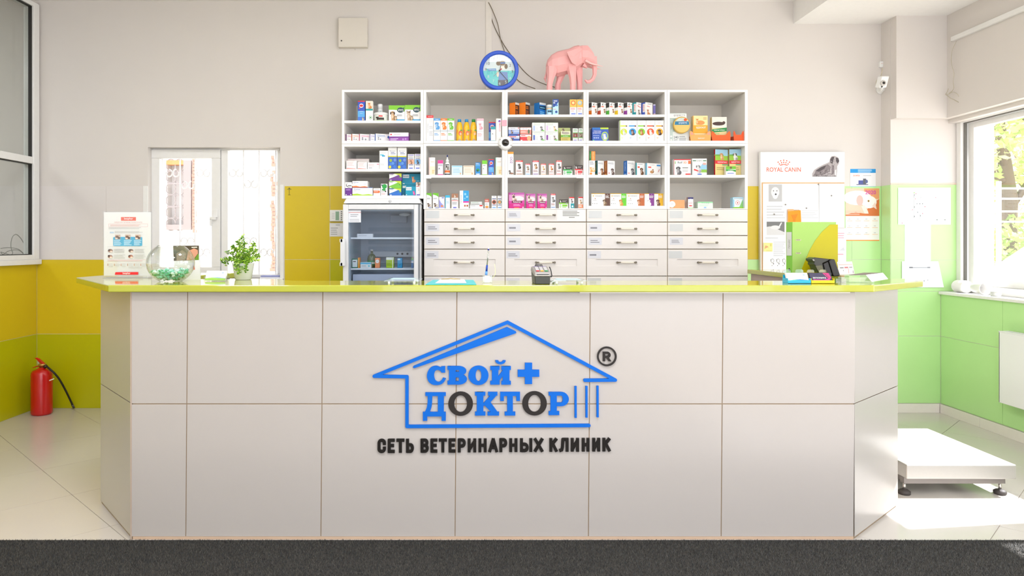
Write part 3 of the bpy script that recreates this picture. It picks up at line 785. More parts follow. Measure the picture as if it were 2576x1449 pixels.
# drawer cabinets
dm = M((231, 226, 220), .4, noise=.01, name='drawer_front'); hcer = M((238, 230, 214), .25, coat=.3); hmet = M((150, 142, 128), .35, .9)
plas = glass((.96, .97, .98), .10, .35); cardm = M((214, 214, 218), .3, noise=0)
YD = 5.185
hm = None
def handle(px, py, par):
    c = P(px, py, YD); h = 25 * YD / F
    m = MB()
    m.lathe([(.0052, -h * .66), (.0066, -h * .5), (.0078, 0), (.0066, h * .5), (.0052, h * .66)], c + Vector((0, -.026, 0)), hcer, 10, 'x')
    for sgn in (-1, 1):
        m.lathe([(.0056, 0), (.0062, sgn * .01), (.0045, sgn * h * .2)], c + Vector((sgn * h * .66, -.026, 0)), hmet, 10, 'x')
        m.tube([c + Vector((sgn * h * .84, -.026, 0)), c + Vector((sgn * h * .92, -.022, 0)), c + Vector((sgn * h * .94, 0.001, 0))], .006, hmet, 8)
        m.lathe([(.0085, -.003), (.0075, 0)], c + Vector((sgn * h * .94, 0, 0)), hmet, 10, 'y')
    return m.build('handle', par)
drow = [(526.6, 557.6, 541), (559.6, 591.6, 575.5), (593.6, 625.6, 610), (627.6, 693.6, 660), (695.6, 870, 790), (872, 1045, 960)]
words = ['', '', '', '']
dn = ['leftmost', 'second from left', 'second from right', 'rightmost']
cards = {(0, 0): None, (0, 1): 2, (0, 2): 2, (0, 3): 2, (0, 4): 1, (1, 0): 3, (1, 1): 1, (1, 2): 1, (1, 3): 2, (1, 4): 2, (2, 0): None, (2, 1): 1, (2, 2): 2, (2, 3): 1, (2, 4): 0, (3, 0): None, (3, 1): None, (3, 2): 3, (3, 3): 0, (3, 4): 0}
for bi, (a, b) in enumerate(((1067, 1270), (1271.2, 1474.6), (1475.8, 1678.6), (1679.8, 1881))):
    t = thing('drawer_cabinet', ('white drawer cabinet with ceramic handles, %s of four under the shelves' % dn[bi]), 'cabinet', (XX((a + b) / 2, YS), YS, 0), group='white drawer cabinets')
    MB().box(XX(a, YS), XX(b, YS), YD + .021, YB - .03, .0, ZZ(526.2, YS), M((170, 150, 120), .6)).box(XX(b - .45, YD), XX(b + .5, YD), YD + .003, YD + .0208, .05, ZZ(526.6, YS), M((196, 178, 150), .6)).build('carcass', t)
    for ri, (ya, yb, hy) in enumerate(drow):
        x0, x1 = XX(a + .2, YD), XX(b - .6, YD); z1, z0 = ZZ(ya, YD), ZZ(yb, YD)
        m = MB()
        if ri < 3: m.box(x0, x1, YD, YD + .02, z0, z1, dm)
        else:
            r0, r1 = XX(a + 23, YD), XX(b - 24, YD); q1, q0 = (ZZ(652, YD), ZZ(669.5, YD)) if ri == 3 else (z1 - .07, z0 + .07)
            m.box(x0, x1, YD, YD + .02, q1, z1, dm).box(x0, x1, YD, YD + .02, z0, q0, dm).box(x0, r0, YD, YD + .02, q0, q1, dm).box(r1, x1, YD, YD + .02, q0, q1, dm).box(r0, r1, YD + .007, YD + .02, q0, q1, dm)
        d = m.build('drawer', t, bevel=.0012 if ri < 3 else 0)
        handle((a + b) / 2 - .5 if ri != 3 else (a + b) / 2 - 1, hy, d)
        k = (bi, ri)
        if k in cards:
            cx0_ = a + 5 if ri < 3 else a + 3; cya = ya + 4; ch = 18
            m = MB(); y = YD - .0012
            X0, X1 = XX(cx0_, y), XX(cx0_ + 33, y); Z1, Z0 = ZZ(cya, y), ZZ(cya + ch, y)
            m.box(X0, X1, y, YD - .0002, Z0, Z1, cardm if cards[k] else M((206, 208, 206), .2, noise=0))
            pr = Pr(m, (X0, y, Z0), (1, 0, 0), (0, 0, 1), X1 - X0, Z1 - Z0)
            if cards[k]: pr.run([('l', .14, .86, .2, .72, cards[k], (140, 140, 146))])
            m.build('label_card', d)
# licence notice taped to the top drawer
def paper(name, px0, py0, px1, py1, Y, col, items, label, cat='paper', t=.0012, group=None, rough=.6, skew=None):
    x0, x1 = XX(px0, Y), XX(px1, Y); z1, z0 = ZZ(py0, Y), ZZ(py1, Y)
    m = MB()
    mt = M(col, rough, noise=.005)
    if skew: m.front([(x0 + skew[0], z0), (x1 + skew[1], z0), (x1, z1), (x0, z1)], Y, Y + t, mt)
    else: m.box(x0, x1, Y, Y + t, z0, z1, mt)
    o = m.build(name)
    if items:
        pm = MB(); Pr(pm, (x0, Y, z0), (1, 0, 0), (0, 0, 1), x1 - x0, z1 - z0).run(items)
        o2 = pm.build('printing', o, fix=False)
    return tag(o, label, cat, group)
paper('paper_notice', 1401, 527, 1473, 556.5, YD - .0016, (236, 234, 232), [('l', .2, .86, .42, .92, 4, (120, 124, 112)), ('r', .42, .3, .62, .36, (120, 124, 112))], 'white printed notice on the top drawer beside the ceramic handle', 'notice')
# sticky note and strips on the shelves
paper('sticky_note', 1262, 302, 1275, 317, YS - .004, (252, 170, 185), [], 'small pink sticky note on the divider above the dome camera', 'note')
for px0, px1, py, lb in ((1066, 1085, 444, 'white price strip hanging below the middle shelf, left end of second bay'), (1450, 1474, 443, 'white price strip hanging at the right end of third bay')):
    paper('price_strip', px0, py, px1, py + 5, YS - .003, (240, 240, 238), [], lb, 'strip')

# ------------------------------------------------------------------ fridge
YF = 5.06
fr_ = thing('fridge', 'white glass door fridge under the leftmost shelf cabinet', 'fridge', (XX(960, YF), 5.3, 0))
fw = M((226, 227, 228), .3, noise=.01, name='fridge_white'); fg = M((150, 160, 170), .45); fin = M((196, 206, 216), .4, name='fridge_liner')
X0, X1 = XX(863, YF), XX(1057, YF); zt_ = ZZ(512.5, YF)
def wall_box(m, x0, x1, y0, y1, z0, z1, mt): m.box(x0, x1, y0, y1, z0, z1, mt)
m = MB()
m.box(X0, X0 + .035, YF + .05, 5.66, .03, zt_, fw).box(X1 - .035, X1, YF + .05, 5.66, .03, zt_, fw).box(X0 + .035, X1 - .035, 5.62, 5.66, .03, zt_, fw).box(X0 + .035, X1 - .035, YF + .05, 5.62, zt_ - .04, zt_, fw).box(X0 + .035, X1 - .035, YF + .05, 5.62, .03, .12, fw)
m.build('body', fr_, bevel=.003)
m = MB(); c0, c1 = XX(865, YF), XX(1055, YF); ztop = ZZ(500.4, 5.2)
m.hexa([(c0 - .005, YF - .002, zt_ + .002), (c1 + .012, YF - .002, zt_ + .002), (c1 + .012, 5.6, zt_ + .002), (c0 - .005, 5.6, zt_ + .002)], [(c0 + .012, YF + .02, ztop - .004), (c1 - .004, YF + .02, ztop - .004), (c1 - .004, 5.6, ztop - .004), (c0 + .012, 5.6, ztop - .004)], fw)
fc = m.build('lid', fr_, bevel=.006)
MB().lathe([(.001, -.004), (.009, -.004), (.011, 0), (.011, .004)], (XX(981, YF), YF + .004, ZZ(506.5, YF)), M((200, 202, 205), .3), 12, 'y').build('lock', fr_)
dr = MB(); d0, d1 = XX(862.5, YF), XX(1052, YF); dz1 = ZZ(514, YF); g0, g1, gz1 = XX(876, YF), XX(1041, YF), ZZ(527, YF); dz0, gz0 = .14, .2
dr.box(d0, g0, YF, YF + .045, dz0, dz1, fw).box(g1, d1, YF, YF + .045, dz0, dz1, fw).box(g0, g1, YF, YF + .045, gz1, dz1, fw).box(g0, g1, YF, YF + .045, dz0, gz0, fw)
door = dr.build('door', fr_, bevel=.004)
MB().box(g0, g1, YF + .018, YF + .024, gz0, gz1, glass((.90, .935, .97), .035, .25)).build('door_pane', door)
MB().box(d1, d1 + .008, YF + .005, YF + .05, dz0, dz1, M((120, 124, 130), .5)).build('door_gasket', door)
m = MB(); hx = XX(862, YF)
m.box(hx - .012, hx + .022, YF - .03, YF - .018, ZZ(669, YF), ZZ(601, YF), fw).box(hx - .016, hx + .006, YF - .03, YF, ZZ(610, YF), ZZ(601, YF), fw).box(hx - .016, hx + .006, YF - .03, YF, ZZ(669, YF), ZZ(660, YF), fw)
m.build('door_handle', door, bevel=.003)
m = MB(); m.box(X0 + .035, X1 - .035, 5.58, 5.62, .12, zt_ - .04, fin).box(X0 + .035, X0 + .04, YF + .05, 5.58, .12, zt_ - .04, fin).box(X1 - .04, X1 - .035, YF + .05, 5.58, .12, zt_ - .04, fin).box(X0 + .04, X1 - .04, YF + .05, 5.58, zt_ - .05, zt_ - .04, fin)
m.build('liner', fr_)
m = MB()
for k in range(9): m.box(X0 + .1, X1 - .05, 5.574, 5.58, 1.02 + .05 * k, 1.052 + .05 * k, M((176, 190, 204), .4))
m.build('back_ribs', fr_, kind='stuff')
MB().box(XX(980, 5.5), XX(1022, 5.5), 5.53, 5.58, ZZ(560, 5.5), ZZ(541, 5.5), M((206, 212, 220), .4)).build('vent_cover', fr_, bevel=.004)
m = MB(); m.lathe([(.001, -.006), (.03, -.006), (.034, 0), (.034, .01)], (XX(1018, 5.35), 5.35, ZZ(540, 5.35)), M((245, 245, 245), .3), 20, 'y')
m.v = [Vector((v.x + (v.x - XX(1018, 5.35)) * .25, v.y, ZZ(540, 5.35) + (v.z - ZZ(540, 5.35)) * .36)) for v in m.v]
m.box(XX(1016, 5.35), XX(1020, 5.35), 5.36, 5.58, ZZ(540, 5.35) - .004, ZZ(540, 5.35) + .004, M((215, 218, 222), .4)).build('lamp_cover', fr_)
m = MB(); Yp = 5.5
m.box(XX(930, Yp), X1 - .04, Yp, 5.58, ZZ(646, Yp), ZZ(633, Yp), M((222, 226, 230), .3))
for px in (1000, 1012, 1025): m.lathe([(.001, -.006), (.008, -.006), (.008, 0)], (XX(px, Yp), Yp, ZZ(638.5, Yp)), M((90, 95, 105), .4), 10, 'y')
m.build('control_strip', fr_)
for py in (598.5, 676):
    m = MB(); ysf = 5.14; z = ZZ(py, ysf)
    m.box(X0 + .04, X1 - .04, ysf, ysf + .012, z - .008, z + .004, M((236, 240, 244), .3))
    for k in range(9): m.box(X0 + .04, X1 - .04, ysf + .03 + .045 * k, ysf + .034 + .045 * k, z - .003, z + .001, M((225, 230, 236), .3))
    for k in range(6): m.box(X0 + .06 + .08 * k, X0 + .066 + .08 * k, ysf + .012, 5.57, z - .006, z - .002, M((225, 230, 236), .3))
    m.build('shelf', fr_)
MB().box(X0 + .05, X1 - .05, 5.16, 5.5, .14, ZZ(690, 5.16), M((188, 196, 214), .3)).build('salad_bin', fr_, bevel=.004)
MB().box(X0 + .06, X0 + .26, YF + .08, YF + .2, .03, .06, M((60, 60, 60), .6)).build('foot', fr_)
MB().box(X1 - .26, X1 - .06, YF + .08, YF + .2, .0, .03, M((60, 60, 60), .6)).build('foot', fr_)
MB().box(X0 + .06, X0 + .26, YF + .08, YF + .2, .0, .03, M((60, 60, 60), .6)).build('foot', fr_)
paper('paper_notice', 876.5, 528.5, 908, 559.5, YF + .0165, (232, 234, 238), [('r', 0, .78, 1, .82, (210, 120, 110)), ('l', .16, .8, .42, .7, 2, (170, 172, 180)), ('l', .1, .9, .05, .3, 2, (190, 192, 198))], 'white paper with a red line taped on the fridge door', 'notice')
# ================================================================== goods on the shelves
K1 = (850, 210); K2 = (1260, 210); K3 = (1470, 210); KS = 4.3907
BASE = {}
RED = (222, 40, 44); NAVY = (40, 52, 120); TXTG = (150, 152, 160); BLK = (40, 38, 38); WH = (240, 239, 236)
def cv(k, x, y): return (k[0] + x / KS, k[1] + y / KS)
BOARDS = (288, 303, 354, 425, 440, 492, 517.8, 524.2)
def shelfz(py): return ZZ(min(BOARDS, key=lambda q: abs(q - py)), YS) + .0012
def carton(k, x0, y0, x1, base, col, items, desc, place, spine=None, ang=0, dy=.03, depth=None, group=None, name='medicine_box', z0=None, cat='box', top=None):
    """k crop of the photo, x0,y0,x1,base its pixel box; spine = (pixels, colour) for a box turned to show its left side"""
    Y = YS + dy
    a = cv(k, x0, y0); b = cv(k, x1, base)
    X0, X1, Z1 = XX(a[0], Y), XX(b[0], Y), ZZ(a[1], Y)
    Z0 = shelfz(b[1]) if z0 is None else z0
    h = Z1 - Z0
    for _n, _o0, _o1, i0, i1 in bays:                   # stay between the side panels of the bay
        if i0 - 3 < (a[0] + b[0]) / 2 < i1 + 3: X0 = max(X0, XX(i0, YS) + .0008); X1 = min(X1, XX(i1, YS) - .0008)
    if spine:
        sp = spine[0] / KS * Y / F; th_ = radians(ang or 24)
        wv = (X1 - X0) - sp; w = wv / cos(th_); d = sp / sin(th_)
        ux = Vector((cos(th_), sin(th_), 0)); uy = Vector((-sin(th_), cos(th_), 0))
        o = Vector((X0 + sp, Y, Z0))
        d = min(d, .30)
        side = spine[1]
    else:
        w = X1 - X0; d = depth or max(.03, min(.12, w * .75)); th_ = 0
        ux = Vector((1, 0, 0)); uy = Vector((0, 1, 0)); o = Vector((X0, Y, Z0)); side = None
    cm_ = M(tuple(col), .5, noise=0)
    m = MB().obox(o, ux * w, uy * d, Vector((0, 0, h)), cm_)
    ob = m.build(name, bevel=.0008, seg=1)
    pm = MB()
    if items: Pr(pm, o, ux, (0, 0, 1), w, h).run(items)
    if side:
        pm2 = MB(); p2 = Pr(pm2, o + uy * d, -uy, (0, 0, 1), d, h)
        p2.run(side if isinstance(side, list) else [('r', 0, 0, 1, 1, side)])
        pm2.build('printed_side', ob, fix=False)
    if pm.v: pm.build('printed_label', ob, fix=False)
    lab = desc + ', ' + place
    return tag(ob, lab, cat, group)
S = lambda n, sh, bay: '%s on %s of %s bay' % (n, sh, bay)
O = ['first', 'second', 'third', 'fourth', 'fifth', 'sixth', 'seventh', 'eighth', 'ninth', 'tenth', 'eleventh']

# ---- leftmost bay, top shelf
b = 407
dent = lambda c2: [('r', 0, 0, 1, .5, (90, 170, 230)), ('r', 0, 0, 1, .2, (70, 120, 210)), ('c', .5, .76, .30, (240, 240, 245)), ('e', .5, .76, .26, .06, RED), ('r', 0, .95, 1, 1, RED), ('t', .5, .48, .035, 'dentifrice', WH), ('t', .5, .38, .03, 'enzyme', WH), ('c', .25, .63, .10, (230, 60, 60)), ('dog', .72, .01, .2, (215, 200, 170))]
carton(K1, 220, 192, 298, b, (48, 84, 190), dent(0), 'tall blue carton with a white and red oval', 'leftmost bay top shelf')
carton(K1, 308, 193, 386, b, WH, [('r', 0, .62, 1, 1, (236, 222, 205)), ('cat', .5, .60, .36, (226, 150, 84), (200, 120, 60)), ('r', 0, .52, 1, .61, (30, 160, 160)), ('c', .68, .17, .24, (120, 190, 130)), ('c', .68, .17, .19, WH), ('e', .68, .17, .1, .04, (40, 130, 80))], 'white carton with orange cat face and teal stripe', 'leftmost bay top shelf')
def rnd(name, prof, px, base, Y, mats, desc, place, k=K1, cat='bottle', n=24, extra=None, group=None, z0=None):
    """turned container: prof = [(mat, [(r, h)...], part name or None)], radii and heights in crop pixels"""
    c = cv(k, px, base); u = Y / F / KS
    o = Vector((XX(c[0], Y), Y, shelfz(c[1]) if z0 is None else z0))
    t = thing(name, desc + (', ' + place if place else ''), cat, tuple(o), group)
    for mt, pf, nm in prof:
        MB().lathe([(r * u, hh * u) for r, hh in pf], o, mt, n).build(nm, t)
    if extra: extra(t, o, u)
    return t
wp_ = M((238, 238, 236), .3, noise=0)
def curved(t, o, u, r, h0, h1, a0, a1, col, nm='label', n=10):
    m = MB(); vs = []
    for i in range(n + 1):
        a = radians(-90 + a0 + (a1 - a0) * i / n)
        for hh in (h0, h1): vs.append(o + Vector((r * u * cos(a), r * u * sin(a), hh * u)))
    m.add(vs, [(2 * i, 2 * i + 2, 2 * i + 3, 2 * i + 1) for i in range(n)], C(col), True)
    return m
def multi(t, o, u, nm, lst):
    m = MB()
    for k_, (r, h0, h1, a0, a1, col) in enumerate(lst):
        q = curved(t, o, u, r + .3 * k_, h0, h1, a0, a1, col); m.add(q.v, q.f, C(col), True)
    m.build(nm, t, fix=False)
rnd('pump_bottle', [(wp_, [(30, 0), (30, 120), (28, 150), (28, 152)], 'body'), (wp_, [(29, 152), (29, 200), (25, 207), (2, 208)], 'cap')], 467, b, YS + .12, None, 'white cylindrical bottle standing behind the tub', 'leftmost bay top shelf',
    extra=lambda t, o, u: multi(t, o, u, 'label', [(30.5, 100, 140, -40, 40, (225, 232, 230)), (30.5, 112, 118, -25, 25, (120, 200, 190)), (30.5, 124, 128, 5, 30, (140, 160, 160))]))
rnd('tub', [(wp_, [(70, 0), (78, 70), (78, 72)], 'body'), (wp_, [(81, 68), (82, 78), (82, 92), (74, 97), (2, 98)], 'lid')], 477, b, YS + .075, None, 'white round tub with green label and black dog', 'leftmost bay top shelf', cat='tub',
    extra=lambda t, o, u: multi(t, o, u, 'label', [(77.5, 8, 62, -75, 75, (226, 232, 222)), (76, 2, 26, -75, 75, (122, 190, 70)), (78, 12, 36, -30, 32, (52, 42, 36)), (78, 30, 46, -38, -12, (52, 42, 36)), (78, 46, 60, -12, 20, (222, 60, 66))]))
viyo = lambda pet, c: [('r', 0, .72, 1, 1, (130, 200, 50)), ('p', [(.3, .72), (1, .72), (1, .6), (.75, .68)], (130, 200, 50)), ('e', .74, .70, .22, .17, (22, 66, 80)), ('p', [(.88, .8), (.97, .9), (.95, .7)], (22, 66, 80)), ('t', .74, .69, .14, 'VIYO', WH, .34), (pet, .26, .02, .72, c), (pet, .44, .02, .36, (200, 170, 130)), ('r', .48, 0, 1, .10, (60, 160, 210)), ('l', .5, .9, .3, .42, 2, TXTG)]
carton(K1, 562, 242, 738, b, WH, viyo('dog', (205, 160, 110)), 'white and green carton with puppies', 'leftmost bay top shelf')
carton(K1, 740, 238, 914, b, WH, viyo('cat', (200, 170, 140)), 'white and green carton with cat', 'leftmost bay top shelf')
# second shelf
b = 633
def small(x0, y0, x1, sp, c, tc, desc, n):
    carton(K1, x0, y0, x1, b, WH, [('l', .12, .9, .58, .85, 2, tc), ('c', .25, .3, .09, TXTG), ('c', .55, .3, .09, TXTG), ('c', .25, .5, .07, TXTG), ('r', 0, 0, 1, .06, tc)], desc, 'leftmost bay second shelf', spine=(sp, c), dy=.04)
small(70, 558, 146, 14, (150, 60, 150), (180, 110, 170), 'small white carton with purple side', 0)
small(145, 556, 231, 14, (236, 120, 50), (236, 150, 100), 'small white carton with orange side', 1)
small(232, 556, 349, 12, (222, 70, 120), (226, 120, 160), 'small white carton with crimson side', 2)
small(348, 558, 405, 10, (150, 120, 200), (150, 130, 190), 'small white carton with lilac side', 3)
carton(K1, 405, 552, 563, b, WH, [('l', .1, .7, .6, .88, 2, (120, 150, 200)), ('e', .93, .62, .09, .16, (60, 110, 190)), ('c', .2, .3, .05, TXTG), ('c', .34, .3, .05, TXTG), ('c', .2, .5, .05, TXTG)], 'wide white carton with blue side', 'leftmost bay second shelf', spine=(12, (60, 120, 210)), dy=.04)
carton(K1, 566, 542, 780, b, (150, 80, 170), [('r', 0, .55, 1, 1, WH), ('c', .1, .78, .04, RED), ('t', .42, .78, .13, 'препарат', (190, 130, 170)), ('p', [(0, .5), (1, .56), (1, .4), (.4, .42), (0, .3)], (120, 50, 150)), ('c', .72, .22, .05, (190, 140, 210)), ('c', .85, .26, .05, (190, 140, 210)), ('l', .06, .5, .08, .36, 2, (225, 205, 235))], 'wide white and purple carton', 'leftmost bay second shelf', ang=0, dy=.035)
# third shelf
b = 943
pale = lambda: [('l', .08, .8, .35, .85, 4, (226, 190, 190)), ('p', [(.05, .02), (.9, .02), (.9, .08), (.05, .16)], (236, 150, 140)), ('r', 0, .9, .8, 1, (240, 224, 220))]
carton(K1, 88, 832, 345, b, (234, 226, 220), [('r', 0, .88, 1, 1, (238, 222, 216))] , 'long pale carton lying behind two smaller ones', 'leftmost bay third shelf', dy=.13)
carton(K1, 92, 852, 208, b, WH, pale(), 'pale white carton with pink foot line', 'left end of leftmost bay third shelf', dy=.03)
carton(K1, 216, 868, 322, b, WH, pale(), 'pale white carton, second in front', 'leftmost bay third shelf', dy=.03)
carton(K1, 328, 872, 456, b, WH, [('l', .08, .7, .4, .8, 3, (220, 190, 195)), ('r', .8, .68, .98, .8, (236, 120, 150)), ('l', .1, .5, .1, .3, 1, TXTG)], 'white carton with a pink corner mark', 'leftmost bay third shelf', dy=.03)
carton(K1, 459, 742, 553, b, WH, [('t', .45, .88, .05, 'Цефтазин', TXTG), ('r', .08, .74, .5, .80, (90, 200, 220)), ('r', .3, .68, .65, .75, (40, 160, 210)), ('l', .1, .6, .2, .3, 2, (200, 205, 210))], 'tall white carton with teal steps', 'leftmost bay third shelf', dy=.03)
hexa_ = [('r', 0, 0, 1, .6, (56, 104, 190)), ('r', 0, .56, 1, .61, (214, 208, 40)), ('t', .5, .84, .05, 'Ветэкол', (60, 70, 120)), ('l', .3, .9, .68, .8, 2, (110, 120, 170))] + [('p', [(cx + .17 * cos(pi / 3 * i), cz + .075 * sin(pi / 3 * i)) for i in range(6)], c) for cx, cz, c in ((.3, .40, (150, 180, 60)), (.55, .27, (90, 150, 220)), (.2, .1, (220, 210, 50)), (.75, .12, (60, 120, 210)), (.78, .42, (110, 140, 210)), (.3, .23, (70, 130, 215)))]
carton(K1, 555, 706, 651, b, WH, hexa_, 'tall white and blue carton with yellow hexagons, left of two', 'leftmost bay third shelf', dy=.03, group='hexagon cartons')
carton(K1, 658, 708, 757, b, WH, hexa_, 'tall white and blue carton with yellow hexagons, right of two', 'leftmost bay third shelf', dy=.03, group='hexagon cartons')
vak = lambda c, pc: [('r', .1, .9, .9, .95, (120, 110, 190)), ('r', .15, .66, .85, .70, NAVY), ('r', .05, .34, .95, .64, c), ('dog', .5, .34, .3, pc, (40, 30, 25)), ('r', .15, .27, .85, .31, NAVY), ('r', .2, .04, .8, .1, (90, 110, 210)), ('l', .1, .9, .74, .86, 2, TXTG)]
carton(K1, 772, 780, 842, b, WH, vak((240, 170, 140), (170, 110, 70)), 'narrow white carton with brown dog on orange', 'leftmost bay third shelf', dy=.03)
carton(K1, 847, 778, 914, b, WH, vak((120, 180, 230), (60, 50, 45)), 'narrow white carton with dark dog on blue', 'leftmost bay third shelf', dy=.03)
# bottom shelf
b = 1239
carton(K1, 72, 1090, 155, b, (104, 42, 140), [('r', 0, .56, 1, 1, WH), ('e', .6, .78, .46, .17, BLK), ('e', .66, .8, .44, .16, WH), ('l', .4, .95, .68, .8, 1, BLK), ('l', .1, .8, .38, .48, 1, (210, 180, 225)), ('r', .06, .04, .24, .1, WH), ('c', .85, .08, .08, WH)], 'upright white and purple carton', 'leftmost bay bottom shelf')
pv_ = lambda c: [('t', .24, .78, .16, 'Previcox', (90, 110, 190), .42), ('l', .06, .25, .56, .64, 1, TXTG), ('p', [(0, 0), (1, 0), (1, .1), (.8, .2), (.5, .12), (.25, .26), (0, .2)], c), ('e', .82, .5, .12, .16, (222, 224, 230)), ('e', .93, .62, .05, .09, (222, 224, 230))]
pz = ZZ(cv(K1, 0, 1150)[1], YS + .03)
carton(K1, 160, 1150, 383, b, WH, pv_((170, 210, 50)) + [('r', 0, .95, 1, 1, (70, 120, 200))], 'wide white carton with lime wave', 'under an orange one, leftmost bay bottom shelf')
carton(K1, 160, 1077, 328, 1150, WH, pv_((236, 120, 50)), 'wide white carton with orange wave', 'stacked on a lime one, leftmost bay bottom shelf', z0=pz + .0008)
carton(K1, 391, 1156, 470, b, WH, [('r', .02, .35, .78, .68, (240, 110, 50)), ('e', .78, .515, .16, .165, (240, 110, 50)), ('t', .4, .53, .14, 'форте', WH, .6), ('l', .1, .8, .82, .95, 1, TXTG)], 'small white carton with orange pill badge', 'leftmost bay bottom shelf')
carton(K1, 475, 1108, 547, b, WH, [('e', .55, .78, .38, .2, (40, 160, 70)), ('e', .45, .5, .3, .1, (40, 160, 70)), ('r', .06, .84, .24, .94, (40, 50, 90)), ('c', .3, .38, .16, BLK), ('c', .3, .38, .12, WH), ('c', .7, .36, .12, (60, 60, 60)), ('l', .1, .8, .1, .22, 2, (235, 130, 130))], 'small white carton with green blob', 'leftmost bay bottom shelf')
stk = lambda c: [('p', [(0, .08), (.3, .3), (.7, .4), (1, .75), (1, .08)], c), ('p', [(0, .3), (.4, .55), (1, 1), (.7, 1), (.3, .9), (0, .9)], (238, 240, 232)), ('p', [(.35, 1), (1, 1), (1, .45), (.8, .75)], (196, 214, 60)), ('c', .88, .52, .06, (90, 160, 70)), ('l', .05, .4, .72, .88, 1, TXTG), ('r', .05, .04, .2, .14, WH)]
zA = ZZ(cv(K1, 0, 1160)[1], YS + .03); zB = ZZ(cv(K1, 0, 1077)[1], YS + .03)
carton(K1, 568, 1160, 700, b, (40, 110, 190), stk((40, 110, 200)), 'white lime and blue carton, bottom of its stack', 'leftmost bay bottom shelf')
carton(K1, 565, 1077, 698, 1160, (120, 190, 60), stk((120, 195, 60)), 'white and green carton, middle of its stack', 'leftmost bay bottom shelf', z0=zA + .0008)
carton(K1, 568, 994, 703, 1077, (110, 60, 140), stk((110, 60, 150)), 'white lime and purple carton, top of its stack', 'leftmost bay bottom shelf', z0=zB + .0008)
TEAL = (0, 140, 170)
zC = ZZ(cv(K1, 0, 1120)[1], YS + .09)
tl_ = lambda pet, c: [('r', .05, .62, .38, .92, WH), ('t', .21, .77, .13, 'Dentalife', (0, 120, 150), .3), (pet, .6, .2, .62, c, c), ('r', .05, .06, .14, .14, WH), ('l', .78, .95, .3, .4, 1, (120, 200, 215))]
carton(K1, 708, 1120, 862, b, TEAL, [('r', .05, .72, .3, .92, WH), ('r', .05, .06, .14, .14, WH)], 'teal carton under the one with a bear shape', 'leftmost bay bottom shelf', dy=.09)
carton(K1, 708, 997, 914, 1120, TEAL, tl_('cat', (236, 150, 90)), 'teal carton with orange animal shape, on top', 'leftmost bay bottom shelf', dy=.09, z0=zC + .0008, depth=.15)
carton(K1, 747, 1137, 862, b, (0, 150, 180), [('r', .05, .58, .58, .92, WH), ('t', .32, .75, .14, 'Dentalife', (0, 120, 150), .5), ('dog', .8, .08, .5, (226, 60, 150), (226, 60, 150)), ('r', .05, .06, .14, .14, WH)], 'small teal carton with pink dog shape, in front', 'leftmost bay bottom shelf', dy=.03, depth=.055)
carton(K1, 862, 1090, 914, b, WH, [('r', 0, .78, 1, 1, (205, 190, 175)), ('dog', .5, .74, .3, (120, 90, 70)), ('l', .1, .9, .64, .74, 1, (200, 60, 60)), ('cat', .5, .38, .18, (235, 225, 215)), ('r', .15, .02, .85, .1, (90, 100, 190))], 'narrow white carton with dog photo', 'right end of leftmost bay bottom shelf', depth=.055)

# ---- second bay, top
b = 630
carton(K1, 975, 352, 1055, b, WH, [('r', 0, .9, 1, 1, RED), ('t', .5, .95, .03, 'здоровье', WH, .8), ('r', .4, .72, .95, .88, (225, 225, 225)), ('l', .4, .95, .2, .4, 4, (190, 190, 195)), ('tv', .2, .5, .1, 'капли для животных', TXTG, .8), ('l', .4, .95, .48, .6, 3, (190, 190, 195))], 'white carton with red top band', 'left end of second bay top shelf')
toy = lambda c: [('r', 0, .9, 1, 1, c), ('t', .5, .95, .04, 'Fixies', WH, .8), ('dog', .5, .5, .40, c, c), ('r', 0, .40, 1, .49, (205, 212, 216)), ('l', .1, .8, .24, .36, 2, c), ('r', 0, 0, 1, .04, c)]
for x0, x1, c, d in ((1058, 1132, (90, 160, 220), 'blue'), (1134, 1208, (240, 130, 50), 'orange'), (1210, 1285, (110, 190, 60), 'green')):
    carton(K1, x0, 385, x1, b, WH, toy(c), 'tall white carton with %s puppy silhouette' % d, 'second bay top shelf', group='puppy silhouette cartons')
YEL = M((246, 190, 20), .3, coat=.3, noise=0)
for px, cap, fr2, d in ((1342, (40, 140, 200), (232, 90, 70), 'first yellow shampoo bottle, blue cap and grapefruit'), (1421, (40, 140, 200), (226, 110, 80), 'second yellow shampoo bottle, blue cap and peach'), (1498, (30, 140, 60), (240, 170, 40), 'third yellow shampoo bottle, green cap and mango')):
    def ex(t, o, u, fr2=fr2):
        pm = MB(); p_ = Pr(pm, o + Vector((-36 * u, -36.5 * u, 0)), (1, 0, 0), (0, 0, 1), 72 * u, 250 * u)
        p_.text(12 * u, 112 * u, 15 * u, 'Fruity', (225, 40, 60), 120 * u, vert=True, bold=.02)
        p_.ell(46 * u, 92 * u, 19 * u, 27 * u, fr2, 16); p_.ell(50 * u, 84 * u, 11 * u, 15 * u, (252, 190, 150), 12); p_.ell(58 * u, 124 * u, 12 * u, 8 * u, (80, 160, 60), 10); p_.text(40 * u, 26 * u, 12 * u, 'Кис', (50, 100, 190)); p_.ell(40 * u, 10 * u, 20 * u, 4 * u, (60, 130, 200), 10)
        pm.build('label', t, fix=False)
    rnd('shampoo_bottle', [(YEL, [(33, 0), (36, 8), (36, 130), (34, 165), (27, 200), (19, 215), (19, 220)], 'body'), (M(cap, .35, noise=0), [(20, 218), (20, 246), (18, 248), (18, 249), (2, 249)], 'cap')], px, b, YS + .075, None, d, 'second bay top shelf', extra=ex, group='yellow shampoo bottles')
